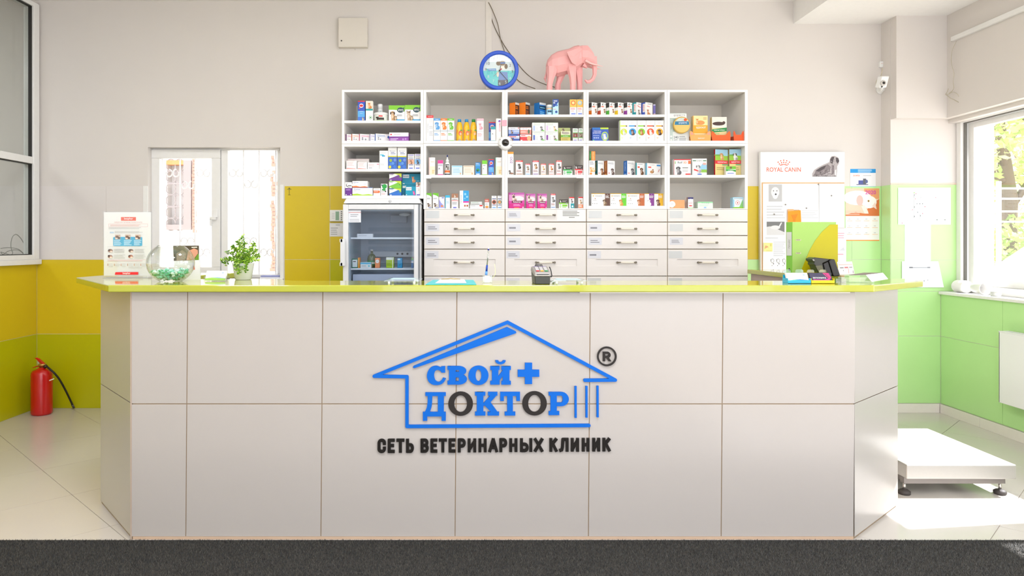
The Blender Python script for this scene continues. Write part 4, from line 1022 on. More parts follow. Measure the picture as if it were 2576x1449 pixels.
carton(K1, 1535, 387, 1610, b, WH, [('r', 0, .9, 1, 1, (245, 185, 195)), ('cat', .5, .5, .34, (245, 170, 180), (240, 140, 160)), ('r', 0, .40, 1, .47, (222, 222, 224)), ('l', .1, .85, .2, .36, 3, (240, 170, 180)), ('r', 0, 0, 1, .03, (240, 180, 190))], 'tall white carton with pink cat silhouette', 'second bay top shelf')
carton(K1, 1667, 425, 1741, b, (48, 84, 190), dent(0), 'tall blue carton partly hidden behind a white one', 'second bay top shelf', dy=.085)
carton(K1, 1690, 475, 1742, b, WH, [('r', 0, .8, 1, 1, (40, 160, 170)), ('r', 0, 0, 1, .05, (40, 160, 170)), ('t', .35, .5, .1, 'A', BLK)], 'white carton with teal top in front of blue', 'second bay top shelf', depth=.05)
carton(K1, 1747, 387, 1803, b, WH, [('c', .68, .88, .22, (60, 80, 190)), ('c', .76, .87, .12, (230, 80, 160)), ('tv', .72, .6, .3, 'CITODERM', (226, 110, 150), .36), ('r', 0, 0, .25, 1, (232, 228, 226))], 'tall white carton with pink vertical lettering', 'right end of second bay top shelf', dy=.02)
# second bay, middle
b = 1010
crm = lambda c: [('r', .12, 0, 1, .5, (248, 230, 200)), ('r', 0, 0, .14, 1, c), ('l', .5, .95, .08, .3, 3, (214, 170, 60)), ('l', .3, .9, .7, .8, 1, (220, 200, 180))]
carton(K1, 1005, 817, 1073, b, WH, crm((240, 196, 190)), 'cream carton with pale pink edge', 'second bay middle shelf')
carton(K1, 1103, 848, 1162, b, (226, 224, 234), [('r', 0, .78, 1, 1, (226, 60, 150)), ('r', 0, 0, 1, .06, (226, 60, 150)), ('t', .28, .44, .12, 'A', BLK), ('l', .1, .9, .6, .74, 2, TXTG)], 'lilac carton with magenta top', 'second bay middle shelf')
rnd('dropper_bottle', [(wp_, [(28, 0), (30, 6), (30, 118), (27, 132), (18, 142), (18, 146)], 'body'), (wp_, [(19, 146), (19, 168), (10, 180), (6, 204), (5, 206)], 'cap'), (M((50, 60, 120), .4, noise=0), [(7.5, 204), (7, 222), (3, 228)], 'tip')], 1209, b, YS + .06, None, 'white dropper bottle with dark blue tip', 'second bay middle shelf',
    extra=lambda t, o, u: multi(t, o, u, 'label', [(30.4, 6, 18, -70, 70, (70, 70, 75)), (30.4, 30, 54, -70, 70, (238, 120, 50)), (30.4, 58, 106, -34, 0, (74, 66, 62)), (30.4, 58, 100, 4, 34, (120, 110, 104)), (30.8, 60, 84, -24, -8, (235, 232, 228)), (30.4, 110, 120, -40, 40, BLK)]))
soap = lambda c, tcol: [('r', .05, .84, .95, .96, c), ('l', .12, .9, .2, .72, 6, tcol), ('c', .82, .16, .07, (232, 170, 110)), ('r', .05, .06, .95, .08, tcol)]
carton(K1, 1257, 906, 1375, b, (212, 232, 240), soap((150, 205, 230), (150, 195, 220)), 'low pale blue carton', 'second bay middle shelf')
carton(K1, 1385, 906, 1505, b, (236, 228, 214), soap((205, 190, 165), (210, 195, 170)), 'low beige carton', 'second bay middle shelf')
carton(K1, 1520, 873, 1573, b, (40, 140, 210), [('l', .1, .9, .84, .95, 2, WH), ('e', .5, .4, .36, .12, (40, 150, 90)), ('e', .4, .34, .2, .06, (30, 60, 50)), ('r', .15, .04, .85, .12, WH), ('r', 0, .72, 1, .8, (90, 180, 230))], 'narrow blue carton with green picture', 'second bay middle shelf')
carton(K1, 1593, 850, 1648, b, WH, [('r', 0, .75, 1, 1, (120, 205, 50)), ('r', 0, 0, 1, .05, (120, 205, 50)), ('t', .25, .44, .1, 'A', BLK), ('l', .2, .8, .6, .7, 1, TXTG)], 'narrow white carton with green top', 'second bay middle shelf')
carton(K1, 1664, 838, 1722, b, (48, 84, 190), dent(0), 'blue carton with red oval', 'second bay middle shelf')
carton(K1, 1742, 817, 1812, b, WH, crm((176, 226, 214)), 'cream carton with mint edge', 'right end of second bay middle shelf')
# second bay, bottom
b = 1384
tick = lambda: [('p', [(0, 1), (1, 1), (1, .74), (.6, .84), (0, .9)], (110, 190, 40)), ('l', .1, .9, .58, .7, 2, TXTG), ('dog', .35, .1, .3, (120, 90, 70), (40, 34, 30)), ('dog', .7, .1, .22, (225, 210, 195)), ('r', .4, .02, .95, .06, (70, 100, 190)), ('r', 0, 0, 1, .012, (220, 190, 90))]
carton(K1, 976, 1210, 1035, b, WH, tick(), 'white carton with green corner and dogs, left of two', 'second bay bottom shelf', group='green corner cartons')
carton(K1, 1049, 1210, 1112, b, WH, tick(), 'white carton with green corner and dogs, right of two', 'second bay bottom shelf', group='green corner cartons')
carton(K1, 1118, 1253, 1177, b, (236, 234, 244), [('p', [(0, .8), (.35, .5), (.8, .3), (1, 0), (0, 0)], (150, 150, 215)), ('e', .55, .2, .25, .08, (226, 140, 60)), ('r', .5, .88, .9, .96, (90, 110, 190)), ('r', 0, 0, 1, .05, WH)], 'white carton with violet wave', 'second bay bottom shelf')
carton(K1, 1186, 1235, 1237, b, (226, 238, 246), [('r', 0, .82, 1, 1, (60, 180, 220)), ('r', 0, 0, .12, 1, (60, 180, 220)), ('l', .25, .9, .36, .56, 2, (170, 205, 225))], 'pale blue narrow carton with cyan top', 'second bay bottom shelf')
carton(K1, 1256, 1217, 1328, b, WH, [('r', 0, .72, 1, 1, (170, 120, 90)), ('dog', .5, .72, .26, (225, 205, 180)), ('r', 0, .51, 1, .54, RED), ('t', .5, .62, .07, 'азинокс', (70, 50, 60), .8), ('l', .1, .9, .26, .44, 2, TXTG), ('r', .25, .02, .75, .1, (110, 110, 200))], 'white carton with puppy photo and red line', 'second bay bottom shelf')
carton(K1, 1345, 1183, 1447, b, WH, [('r', .38, .40, 1, 1, (40, 160, 220)), ('e', .6, .8, .12, .07, (140, 205, 235)), ('e', .8, .65, .12, .06, (140, 205, 235)), ('e', .55, .56, .1, .05, (110, 190, 230)), ('r', .38, .32, 1, .40, (226, 30, 160)), ('tv', .16, .5, .13, 'Хлоргексидин', TXTG, .9), ('r', .48, .1, .66, .2, (170, 90, 50)), ('r', .74, .1, .92, .2, (170, 90, 50))], 'tall white carton with blue panel and vertical lettering', 'second bay bottom shelf')
carton(K1, 1460, 1342, 1605, b, WH, [('r', .72, .6, .95, .98, RED), ('l', .06, .4, .6, .9, 1, TXTG), ('r', 0, 0, 1, .08, (225, 225, 225))], 'flat white carton with red corner', 'under a grey one, second bay bottom shelf')
carton(K1, 1467, 1305, 1592, 1342, (214, 218, 216), [('l', .05, .95, .05, .4, 2, (90, 90, 90)), ('l', .1, .8, .6, .9, 1, (160, 190, 170))], 'flat grey carton', 'stacked on a white one, second bay bottom shelf', z0=ZZ(cv(K1, 0, 1342)[1], YS + .03) + .0008)
carton(K1, 1622, 1275, 1670, b, WH, [('r', 0, .66, 1, 1, (190, 84, 66)), ('l', .1, .9, .72, .92, 2, (245, 225, 215)), ('e', .5, .16, .4, .12, (236, 150, 60)), ('r', 0, 0, 1, .04, (110, 50, 140)), ('l', .15, .85, .36, .54, 2, TXTG)], 'small carton with brick red top', 'second bay bottom shelf')
gp = lambda c, bgc: [('t', .5, .92, .06, 'корм', (90, 80, 160), .7), ('r', .1, .72, .9, .78, NAVY), ('c', .5, .5, .46, bgc), ('c', .5, .5, .34, c), ('c', .36, .52, .06, (20, 20, 20)), ('c', .64, .52, .06, (20, 20, 20)), ('r', .1, .24, .9, .29, NAVY), ('r', .15, .03, .85, .12, (120, 170, 220))]
carton(K1, 1698, 1240, 1753, b, WH, gp((110, 70, 50), (220, 130, 110)), 'white carton with round brown animal', 'second bay bottom shelf')
carton(K1, 1762, 1240, 1815, b, WH, gp((235, 170, 110), (60, 120, 110)), 'white carton with round ginger animal', 'right end of second bay bottom shelf')

# ---- middle bay, top
b = 340
ORG = (240, 128, 20)
sp_or = [('r', 0, 0, 1, 1, ORG)]
carton(K2, 97, 208, 205, b, (70, 40, 24), [('r', 0, .84, 1, 1, (205, 200, 195)), ('l', .1, .9, .5, .74, 2, ORG), ('l', .1, .9, .1, .4, 3, (190, 100, 40))], 'thick orange carton with brown front', 'left end of middle bay top shelf', spine=(62, ORG), ang=50, dy=.05)
carton(K2, 207, 206, 325, b, (70, 40, 24), [('r', 0, .84, 1, 1, (205, 200, 195)), ('l', .1, .9, .5, .74, 2, ORG), ('l', .1, .9, .1, .4, 3, (190, 100, 40))], 'thick orange carton with brown front', 'second in middle bay top shelf', spine=(66, ORG), ang=50, dy=.05)
carton(K2, 373, 208, 503, b, (20, 110, 190), [('r', 0, .84, 1, 1, (210, 214, 216)), ('r', 0, .5, 1, .76, (20, 50, 80)), ('l', .1, .9, .54, .7, 1, (110, 190, 230)), ('l', .1, .9, .1, .36, 2, (130, 200, 235))], 'thick blue carton with dark band', 'middle bay top shelf', spine=(54, (16, 110, 185)), ang=40, dy=.05)
lb = M((150, 205, 230), .35, noise=0)
rnd('jar', [(lb, [(31, 0), (32, 6), (32, 84), (30, 90)], 'body'), (wp_, [(33, 90), (33, 114), (30, 118), (2, 119)], 'lid')], 536, b, YS + .06, None, 'pale blue jar with white lid', 'middle bay top shelf', k=K2, cat='jar',
    extra=lambda t, o, u: multi(t, o, u, 'label', [(32.4, 66, 84, -80, 80, (226, 190, 150)), (32.4, 36, 52, -40, 40, (40, 60, 90)), (32.4, 14, 24, -40, 40, (220, 235, 245))]))
carton(K2, 574, 174, 637, b, (180, 222, 238), [('p', [(0, 1), (1, 1), (1, .84), (.6, .62), (.3, .52), (0, .5)], (34, 70, 150)), ('l', .15, .85, .84, .94, 2, WH), ('r', .1, .74, .4, .8, WH), ('c', .68, .62, .18, (60, 110, 190)), ('e', .6, .2, .22, .08, (40, 80, 160)), ('l', .1, .8, .34, .4, 1, (225, 90, 130))], 'upright pale blue carton with navy wave', 'middle bay top shelf')
dp = lambda c: [('r', 0, .5, 1, 1, (246, 190, 80)), ('c', .5, .78, .36, c), ('c', .5, .78, .2, (246, 220, 150)), ('l', .1, .9, .34, .46, 2, (226, 60, 80)), ('l', .15, .7, .2, .3, 2, (236, 160, 140)), ('r', .2, .03, .85, .12, (130, 150, 220))]
carton(K2, 762, 177, 836, b + 2, WH, dp((226, 120, 60)), 'upright white carton with orange sun picture', 'middle bay top shelf', dy=.025)
carton(K2, 840, 177, 908, b + 2, WH, dp((150, 190, 220)), 'upright white carton with blue round picture', 'right end of middle bay top shelf', dy=.025)
# middle bay, second shelf
b = 633
fl_ = lambda c, pc, pet, t_: [('r', 0, .62, 1, 1, (238, 238, 240)), ('t', .42, .8, .16, t_, (60, 80, 150), .7), (pet, .3, .04, .6, pc), ('r', .5, .36, 1, .44, WH), ('r', .86, .8, .96, .94, (200, 60, 60))]
zB = ZZ(cv(K2, 0, 558)[1], YS + .03)
carton(K2, 84, 559, 205, b, (60, 90, 170), fl_(0, (120, 80, 60), 'cat', 'амоксициллин')[1:] + [('r', 0, .5, 1, .72, (238, 238, 240)), ('r', .05, .56, .7, .66, (210, 50, 60))], 'flat blue carton under a pale blue one', 'middle bay second shelf')
carton(K2, 84, 483, 205, 559, (150, 170, 215), fl_(0, (120, 84, 60), 'cat', 'эндовит'), 'flat pale blue carton with brown cat', 'stacked in middle bay second shelf', z0=zB + .0008)
carton(K2, 213, 560, 335, b, (214, 60, 66), [('r', 0, .62, 1, .95, (240, 225, 222)), ('l', .08, .6, .68, .9, 1, (214, 60, 66)), ('e', .8, .4, .18, .36, (236, 170, 120)), ('r', .04, .06, .2, .18, WH)], 'flat red carton', 'under a salmon one, middle bay second shelf')
carton(K2, 213, 485, 335, 560, (238, 150, 136), [('r', 0, .62, 1, .95, (240, 236, 236)), ('t', .4, .8, .14, 'эндогард', (70, 90, 150), .6), ('e', .78, .35, .1, .34, (90, 110, 80)), ('l', .05, .5, .2, .4, 1, (250, 220, 210))], 'flat salmon carton', 'stacked on a red one, middle bay second shelf', z0=zB + .0008)
mil = lambda pet, c, cc: [('t', .36, .84, .11, 'Милпразон', (120, 160, 110), .62), ('r', .05, .72, .6, .76, (190, 210, 180)), (pet, .72, .1, .58, c), ('r', .08, .12, .22, .62, cc), ('e', .15, .62, .07, .05, cc), ('e', .85, .12, .12, .06, (120, 200, 90)), ('l', .28, .5, .15, .5, 4, (205, 205, 205)), ('r', 0, .97, 1, 1, (180, 200, 170))]
zB = ZZ(cv(K2, 0, 535)[1], YS + .03)
for x0, x1, pet, c, cc, d in ((346, 487, 'dog', (120, 124, 130), (80, 110, 190), 'white carton with grey husky and blue tube'), (491, 632, 'cat', (150, 140, 130), (130, 60, 150), 'white carton with grey cat and purple tube')):
    carton(K2, x0, 535, x1, b, WH, mil(pet, c, cc), d, 'lower of its stack, middle bay second shelf', group='husky and cat cartons')
for x0, x1, pet, c, cc, d in ((346, 487, 'dog', (130, 134, 140), (170, 190, 225), 'white carton with grey husky and pale tube'), (491, 632, 'cat', (220, 190, 150), (215, 190, 225), 'white carton with cream cat and pale tube')):
    carton(K2, x0, 432, x1, 535, WH, mil(pet, c, cc), d, 'on top, middle bay second shelf', z0=zB + .0008, group='husky and cat cartons')
carton(K2, 634, 490, 765, b, (176, 190, 110), [('r', 0, .5, 1, 1, (190, 200, 130)), ('dog', .42, .7, .3, (120, 70, 60)), ('e', .6, .6, .3, .14, (220, 216, 205))], 'olive green carton behind a yellow-green one', 'middle bay second shelf', dy=.10)
carton(K2, 662, 526, 768, b, (206, 186, 100), [('r', 0, .38, 1, .62, (110, 170, 50)), ('r', 0, .62, 1, 1, (222, 226, 190)), ('e', .5, .8, .42, .12, (170, 160, 150)), ('c', .2, .86, .1, (160, 150, 140)), ('t', .5, .5, .1, 'ошейник', WH, .7), ('l', .1, .9, .08, .32, 3, (160, 140, 60))], 'yellow-green carton with lying cat', 'middle bay second shelf', depth=.065)
kp = lambda c: [('r', 0, .72, 1, 1, (236, 240, 234)), ('l', .1, .9, .76, .94, 2, (60, 150, 70)), ('r', .04, .3, .96, .62, c), ('cat', .5, .3, .34, (130, 100, 80), (80, 60, 50)), ('r', .04, .62, .96, .68, (80, 170, 60)), ('r', .04, .24, .96, .29, (80, 170, 60)), ('l', .15, .85, .02, .14, 2, (120, 110, 200))]
carton(K2, 795, 496, 850, b, WH, kp((140, 60, 50)), 'narrow white and green carton with reddish photo', 'middle bay second shelf')
carton(K2, 858, 496, 910, b, WH, kp((150, 140, 120)), 'narrow white and green carton with cat photo', 'right end of middle bay second shelf')
# middle bay, third shelf
b = 1010
carton(K2, 76, 755, 140, b, WH, [('r', 0, .91, 1, 1, (245, 160, 40)), ('tv', .6, .64, .4, 'ZOO', (130, 60, 150), .28), ('r', .2, .42, .3, .84, (222, 222, 222)), ('dog', .35, .04, .2, (70, 60, 56)), ('e', .7, .07, .3, .04, (150, 110, 90))], 'tallest white carton with orange top', 'left end of middle bay third shelf')
dl = lambda pet, c, bc, ec=(50, 45, 40): [('r', 0, .9, 1, 1, RED), ('t', .55, .95, .045, 'капли', WH, .6), ('c', .2, .95, .06, WH), (pet, .5, .42, .42, c, ec), ('l', .12, .88, .2, .36, 2, (170, 120, 120)), ('r', .12, .06, .88, .1, bc), ('r', 0, 0, .03, 1, bc), ('r', .97, 0, 1, 1, bc)]
for x0, y0, x1, pet, c, bc, d in ((163, 850, 243, 'dog', (60, 56, 54), (170, 110, 60), 'red topped white carton with black dog'), (270, 886, 325, 'dog', (170, 140, 110), (60, 160, 220), 'small red topped carton with terrier, blue foot'),
                             (350, 852, 420, 'dog', (200, 150, 100), (120, 70, 150), 'red topped carton with fawn dog, purple foot'), (442, 886, 497, 'cat', (240, 190, 130), (240, 150, 60), 'small red topped carton with cream kitten'),
                             (530, 886, 587, 'cat', (226, 130, 60), (230, 110, 90), 'small red topped carton with ginger cat'), (611, 850, 672, 'cat', (110, 110, 112), (222, 60, 60), 'red topped carton with grey cat')):
    carton(K2, x0, y0, x1, b, WH, dl(pet, c, bc), d, 'middle bay third shelf', group='red topped drop cartons')
vd = lambda c: [('r', 0, .62, 1, 1, (66, 56, 52)), ('cat', .16, .66, .26, WH, WH), ('l', .36, .9, .72, .88, 2, (190, 180, 175)), ('r', 0, .5, 1, .62, c), ('c', .82, .58, .08, (150, 150, 150)), ('tv', .16, .26, .16, 'VEDA', c, .44), ('r', .36, .22, .92, .42, c), ('r', .36, .1, .8, .16, c)]
carton(K2, 688, 912, 790, b, WH, vd((50, 180, 80)), 'brown topped white carton with green print', 'middle bay third shelf')
carton(K2, 817, 902, 910, b, WH, vd((222, 56, 60)), 'brown topped white carton with red print', 'right end of middle bay third shelf')
# middle bay, bottom: pouches
b = 1384
def pouch(x0, y0, x1, desc):
    a = cv(K2, x0, y0); c = cv(K2, x1, b); Y = YS + .05
    X0, X1, Z1, Z0 = XX(a[0], Y), XX(c[0], Y), ZZ(a[1], Y), shelfz(cv(K2, 0, b)[1])
    w, h = X1 - X0, Z1 - Z0
    t = thing('pet_food_pouch', desc + ', middle bay bottom shelf', 'pouch', ((X0 + X1) / 2, Y + .02, Z0), 'magenta pouches')
    nx, nz = 8, 8; mg = M((206, 30, 140), .3, coat=.3, noise=0)
    def bulge(u, v, s): return Y + .025 - s * .024 * (1 - (2 * u - 1) ** 2) ** .6 * (max(0, 1 - v) ** .5) * (.55 + .45 * (1 - v)) - s * .0015
    m = MB()
    for s in (1, -1):
        vs = [(X0 + w * i / nx, bulge(i / nx, j / nz, s), Z0 + h * j / nz) for j in range(nz + 1) for i in range(nx + 1)]
        m.add(vs, [(j * (nx + 1) + i, j * (nx + 1) + i + 1, (j + 1) * (nx + 1) + i + 1, (j + 1) * (nx + 1) + i) for j in range(nz) for i in range(nx)], mg, True)
    m.build('bag', t)
    pm = MB(); p_ = Pr(pm, (X0, Y - .002, Z0), (1, 0, 0), (0, 0, 1), w, h)
    p_.run([('r', .02, .3, .98, .97, (222, 150, 200)), ('p', [(.02, .3), (.98, .3), (.98, .5), (.5, .42), (.02, .48)], (214, 60, 160)), ('r', .02, .86, .98, .97, (190, 90, 170)), ('e', .62, .62, .34, .16, (238, 226, 226)), ('cat', .32, .42, .54, (226, 200, 180), (84, 64, 58)), ('e', .32, .72, .08, .07, (90, 70, 62)),
            ('r', .2, .34, .84, .48, (120, 20, 70)), ('t', .52, .41, .09, 'Relaxivet', WH, .56), ('r', .02, .02, .98, .3, (206, 20, 130)), ('l', .3, .8, .14, .28, 2, (245, 170, 215)), ('r', .04, .86, .12, .97, (180, 60, 150)), ('r', .35, .0, .65, .07, (240, 110, 60)), ('c', .9, .07, .04, WH)])
    pm.build('printed_label', t, fix=False)
pouch(85, 1203, 262, 'largest magenta pouch with siamese cat')
pouch(278, 1215, 382, 'smaller magenta pouch with siamese cat, centre of three')
pouch(404, 1215, 510, 'smaller magenta pouch with siamese cat, right of three')
carton(K2, 550, 1218, 605, b, WH, dl('cat', (130, 130, 132), (70, 130, 200)), 'tall red topped carton with grey cat', 'middle bay bottom shelf', group='red topped drop cartons')
carton(K2, 642, 1280, 742, b, WH, vd((130, 205, 40)), 'brown topped white carton with lime print', 'middle bay bottom shelf')
carton(K2, 755, 1255, 810, b, WH, [('r', 0, .9, 1, 1, RED), ('cat', .5, .5, .4, (130, 130, 135)), ('r', .3, .04, 1, .44, (30, 150, 160)), ('c', .65, .18, .18, (220, 240, 240))], 'red topped carton with grey kitten, teal foot', 'middle bay bottom shelf', group='red topped drop cartons')
carton(K2, 856, 1253, 911, b, WH, [('r', 0, .9, 1, 1, RED), ('cat', .5, .4, .42, (210, 180, 140)), ('r', 0, .04, 1, .34, (240, 140, 90)), ('l', .1, .9, .1, .3, 2, WH)], 'red topped carton with tabby kitten, orange foot', 'right end of middle bay bottom shelf', group='red topped drop cartons')

# ---- fourth bay, top
b = 344
for x0, x1, c, d in ((976, 1072, (240, 130, 30), 'orange'), (1076, 1168, (190, 70, 40), 'brick red'), (1171, 1265, (80, 180, 60), 'green'), (1266, 1365, (236, 196, 20), 'yellow'), (1369, 1460, (140, 50, 150), 'purple')):
    carton(K2, x0, 207, x1, b, WH, [('e', .45, .84, .2, .08, (70, 70, 70)), ('e', .52, .83, .14, .06, WH), ('r', .7, .84, 1, .88, (120, 120, 120)), ('r', .1, .64, .6, .72, (240, 120, 90)), ('dog', .7, .22, .36, (170, 120, 80))], 'white carton with black spine and %s block' % d, 'fourth bay top shelf',
           spine=(27, [('r', 0, 0, 1, 1, WH), ('r', 0, .62, 1, .98, (50, 46, 44)), ('r', 0, .04, 1, .38, c)]), ang=30, dy=.04, group='black spine cartons')
cs = lambda c: [('r', 0, 0, 1, 1, WH), ('r', .0, 0, .35, 1, c), ('r', 0, .9, 1, 1, c), ('tv', .6, .6, .4, 'для кошек', RED, .5), ('r', .2, .05, .9, .26, c)]
carton(K2, 1463, 206, 1560, b, WH, [('l', .3, .95, .82, .92, 1, TXTG), ('p', [(.3, .72), (.9, .66), (.9, .62), (.3, .68)], RED), ('cat', .5, .02, .5, (140, 130, 120), (90, 80, 70)), ('r', .1, .72, .5, .76, (235, 140, 140))], 'white carton with teal spine and grey cat', 'fourth bay top shelf', spine=(34, cs((40, 160, 170))), ang=34, dy=.04)
carton(K2, 1683, 230, 1708, b, (210, 205, 230), [('r', 0, .3, 1, .9, (130, 120, 200)), ('r', 0, .1, 1, .24, (230, 100, 110))], 'sliver of a lilac carton behind the tiger cat one', 'fourth bay top shelf', dy=.12)
carton(K2, 1564, 206, 1688, b, WH, [('l', .3, .95, .84, .94, 1, TXTG), ('p', [(.2, .74), (.6, .70), (.6, .66), (.2, .70)], RED), ('cat', .35, .02, .52, (200, 130, 80), (150, 90, 50)), ('e', .5, .1, .2, .08, (200, 130, 80))], 'white carton with blue spine and tabby cat', 'fourth bay top shelf', spine=(32, cs((70, 100, 200))), ang=28, dy=.04)
# second shelf
b = 634
carton(K2, 1010, 487, 1188, b, (52, 90, 180), [('r', 0, .86, .5, 1, (30, 110, 190)), ('r', .5, .88, 1, 1, (190, 214, 60)), ('e', .78, .36, .21, .34, (180, 214, 50)), ('e', .78, .36, .165, .27, (90, 130, 205)), ('dog', .76, .12, .5, (232, 230, 226), (205, 200, 196)), ('t', .32, .73, .11, 'Нексгард', WH, .56), ('t', .28, .60, .10, 'СПЕКТРА', WH, .5), ('l', .05, .45, .36, .44, 1, (170, 190, 230)), ('c', .12, .24, .045, (170, 190, 230)), ('c', .24, .24, .045, (170, 190, 230)), ('c', .36, .24, .045, (170, 190, 230)), ('r', .04, .02, .12, .1, (90, 200, 120))], 'blue carton with lime ring and white dog', 'fourth bay second shelf')
for x0, x1, c, pet, pc, ec, d in ((1312, 1404, (205, 220, 40), 'cat', (215, 215, 210), (190, 190, 180), 'lime'), (1405, 1503, (40, 150, 215), 'dog', (120, 80, 60), (60, 45, 40), 'blue'), (1505, 1602, (130, 200, 40), 'dog', (190, 120, 60), (150, 90, 45), 'green'), (1604, 1702, (240, 84, 30), 'dog', (226, 220, 215), (190, 180, 175), 'orange-red'), (1704, 1800, (246, 170, 20), 'dog', (80, 56, 44), (50, 36, 30), 'amber')):
    carton(K2, x0, 408, x1, b, WH, [('t', .5, .88, .035, 'бравекто', (226, 120, 140), .8), ('r', .1, .7, .8, .76, c), ('c', .82, .725, .09, (120, 70, 60)), ('c', .5, .44, .40, c), (pet, .5, .27, .34, pc, ec), ('t', .3, .15, .045, 'мг', c, .5)] + ([('r', 0, 0, .06, 1, (150, 205, 40))] if d == 'lime' else []),
           'tall white carton with %s disc and pet' % d, 'fourth bay second shelf', dy=.02, depth=.05, group='colour disc cartons')
# third shelf
b = 1010
zq = ZZ(cv(K2, 0, 850)[1], YS + .03)
carton(K2, 975, 850, 1040, b, WH, [('l', .1, .8, .7, .95, 2, TXTG), ('cat', .3, .2, .4, (240, 170, 90), (226, 140, 60)), ('cat', .7, .2, .36, (246, 200, 140), (230, 160, 90)), ('e', .3, .1, .2, .07, (230, 140, 50))], 'upright white carton with orange kittens', 'under a green and orange one, fourth bay third shelf')
carton(K2, 975, 748, 1043, 850, (240, 140, 50), [('r', 0, 0, .36, 1, (40, 120, 60)), ('tv', .2, .5, .14, 'адвокат', (140, 200, 120), .8), ('tv', .68, .5, .3, 'капли', (250, 205, 150), .8)], 'green and orange carton', 'stacked at left end of fourth bay third shelf', z0=zq + .0008)
st = lambda pc, pet='dog': [('l', .08, .9, .76, .9, 2, TXTG), ('l', .08, .6, .6, .7, 2, (215, 215, 215)), (pet, .68, .02, .56, pc), ('l', .1, .4, .1, .2, 1, (214, 80, 70))]
spn = lambda c, tc: [('r', 0, 0, 1, 1, c), ('tv', .5, .6, .4, 'стронгхолд', tc, .6), ('r', .2, .06, .8, .1, tc)]
carton(K2, 1041, 852, 1147, b, WH, st((150, 100, 60)), 'white carton with dark teal spine', 'fourth bay third shelf', spine=(28, spn((20, 90, 96), (230, 200, 90))), ang=28, dy=.035)
carton(K2, 1149, 852, 1268, b, WH, st((110, 90, 80)), 'white carton with brown spine', 'fourth bay third shelf', spine=(28, spn((150, 84, 40), (240, 190, 110))), ang=28, dy=.035)
carton(K2, 1366, 852, 1492, b, WH, st((110, 112, 120)), 'white carton with blue spine and grey dog', 'fourth bay third shelf', spine=(29, spn((30, 100, 180), (200, 220, 240))), ang=28, dy=.035)
carton(K2, 1493, 875, 1602, b, WH, [('l', .1, .7, .84, .94, 1, TXTG), ('r', .08, .58, .34, .72, (230, 90, 60)), ('dog', .58, .02, .7, (120, 76, 44), (80, 50, 30))], 'white carton with teal edge and spaniel', 'fourth bay third shelf', spine=(10, (60, 160, 170)), ang=24, dy=.03)
carton(K2, 1603, 878, 1785, b, WH, [('r', .7, .78, .98, .9, (50, 140, 210)), ('t', .35, .86, .09, 'Симпарика', TXTG, .5), ('r', .08, .6, .3, .72, (235, 90, 80)), ('e', .35, .28, .14, .12, (190, 140, 90)), ('dog', .42, .22, .36, (170, 120, 70)), ('p', [(.78, .3), (.9, .56), (.92, .54), (.81, .28)], (200, 60, 60)), ('l', .1, .9, .06, .14, 1, (210, 210, 210))], 'wide white carton with yorkshire terrier', 'fourth bay third shelf', spine=(12, (120, 190, 220)), ang=24, dy=.03)
# bottom shelf
b = 1352
for i, (x0, x1, s0, c, pc, ec, d) in enumerate(((1000, 1207, 1150, (100, 66, 50), (150, 120, 84), (60, 44, 36), 'brown'), (1209, 1391, 1330, (100, 200, 40), (216, 160, 80), (190, 130, 60), 'green'), (1393, 1589, 1530, (190, 100, 50), (196, 120, 70), (150, 84, 44), 'rust'), (1591, 1692, 1637, (130, 50, 140), (236, 234, 232), (214, 210, 208), 'purple'), (1694, 1798, 1740, (232, 180, 20), (120, 76, 50), (80, 50, 36), 'yellow'))):
    w_ = x1 - x0; u = (s0 - x0) / w_; u2 = min(1, u + 56 / w_)
    items = [('r', 0, .95, 1, 1, (236, 180, 60)), ('r', u, 0, u2, 1, c), ('t', (u + u2) / 2, .92, .06, '3', WH, .1), ('l', u + .03, u2 - .02, .62, .84, 3, WH), ('dog', u - .02, 0, .62, pc, ec)]
    if w_ > 150: items += [('t', .38, .8, .10, 'Симпарика', (120, 124, 130), .46), ('p', [(.06, .8), (.1, .86), (.14, .8), (.1, .74)], (226, 180, 40)), ('c', .2, .58, .025, (190, 120, 70)), ('c', .07, .18, .02, (120, 120, 120)), ('c', .18, .18, .02, (120, 120, 120)), ('c', .29, .18, .02, (120, 120, 120)), ('l', .06, .36, .4, .5, 1, (200, 200, 200))]
    carton(K2, x0, 1215, x1, b, WH, items, 'white carton with %s stripe and dog portrait' % d, 'fourth bay bottom shelf', dy=.02 + .004 * i, depth=.07, group='dog portrait cartons')

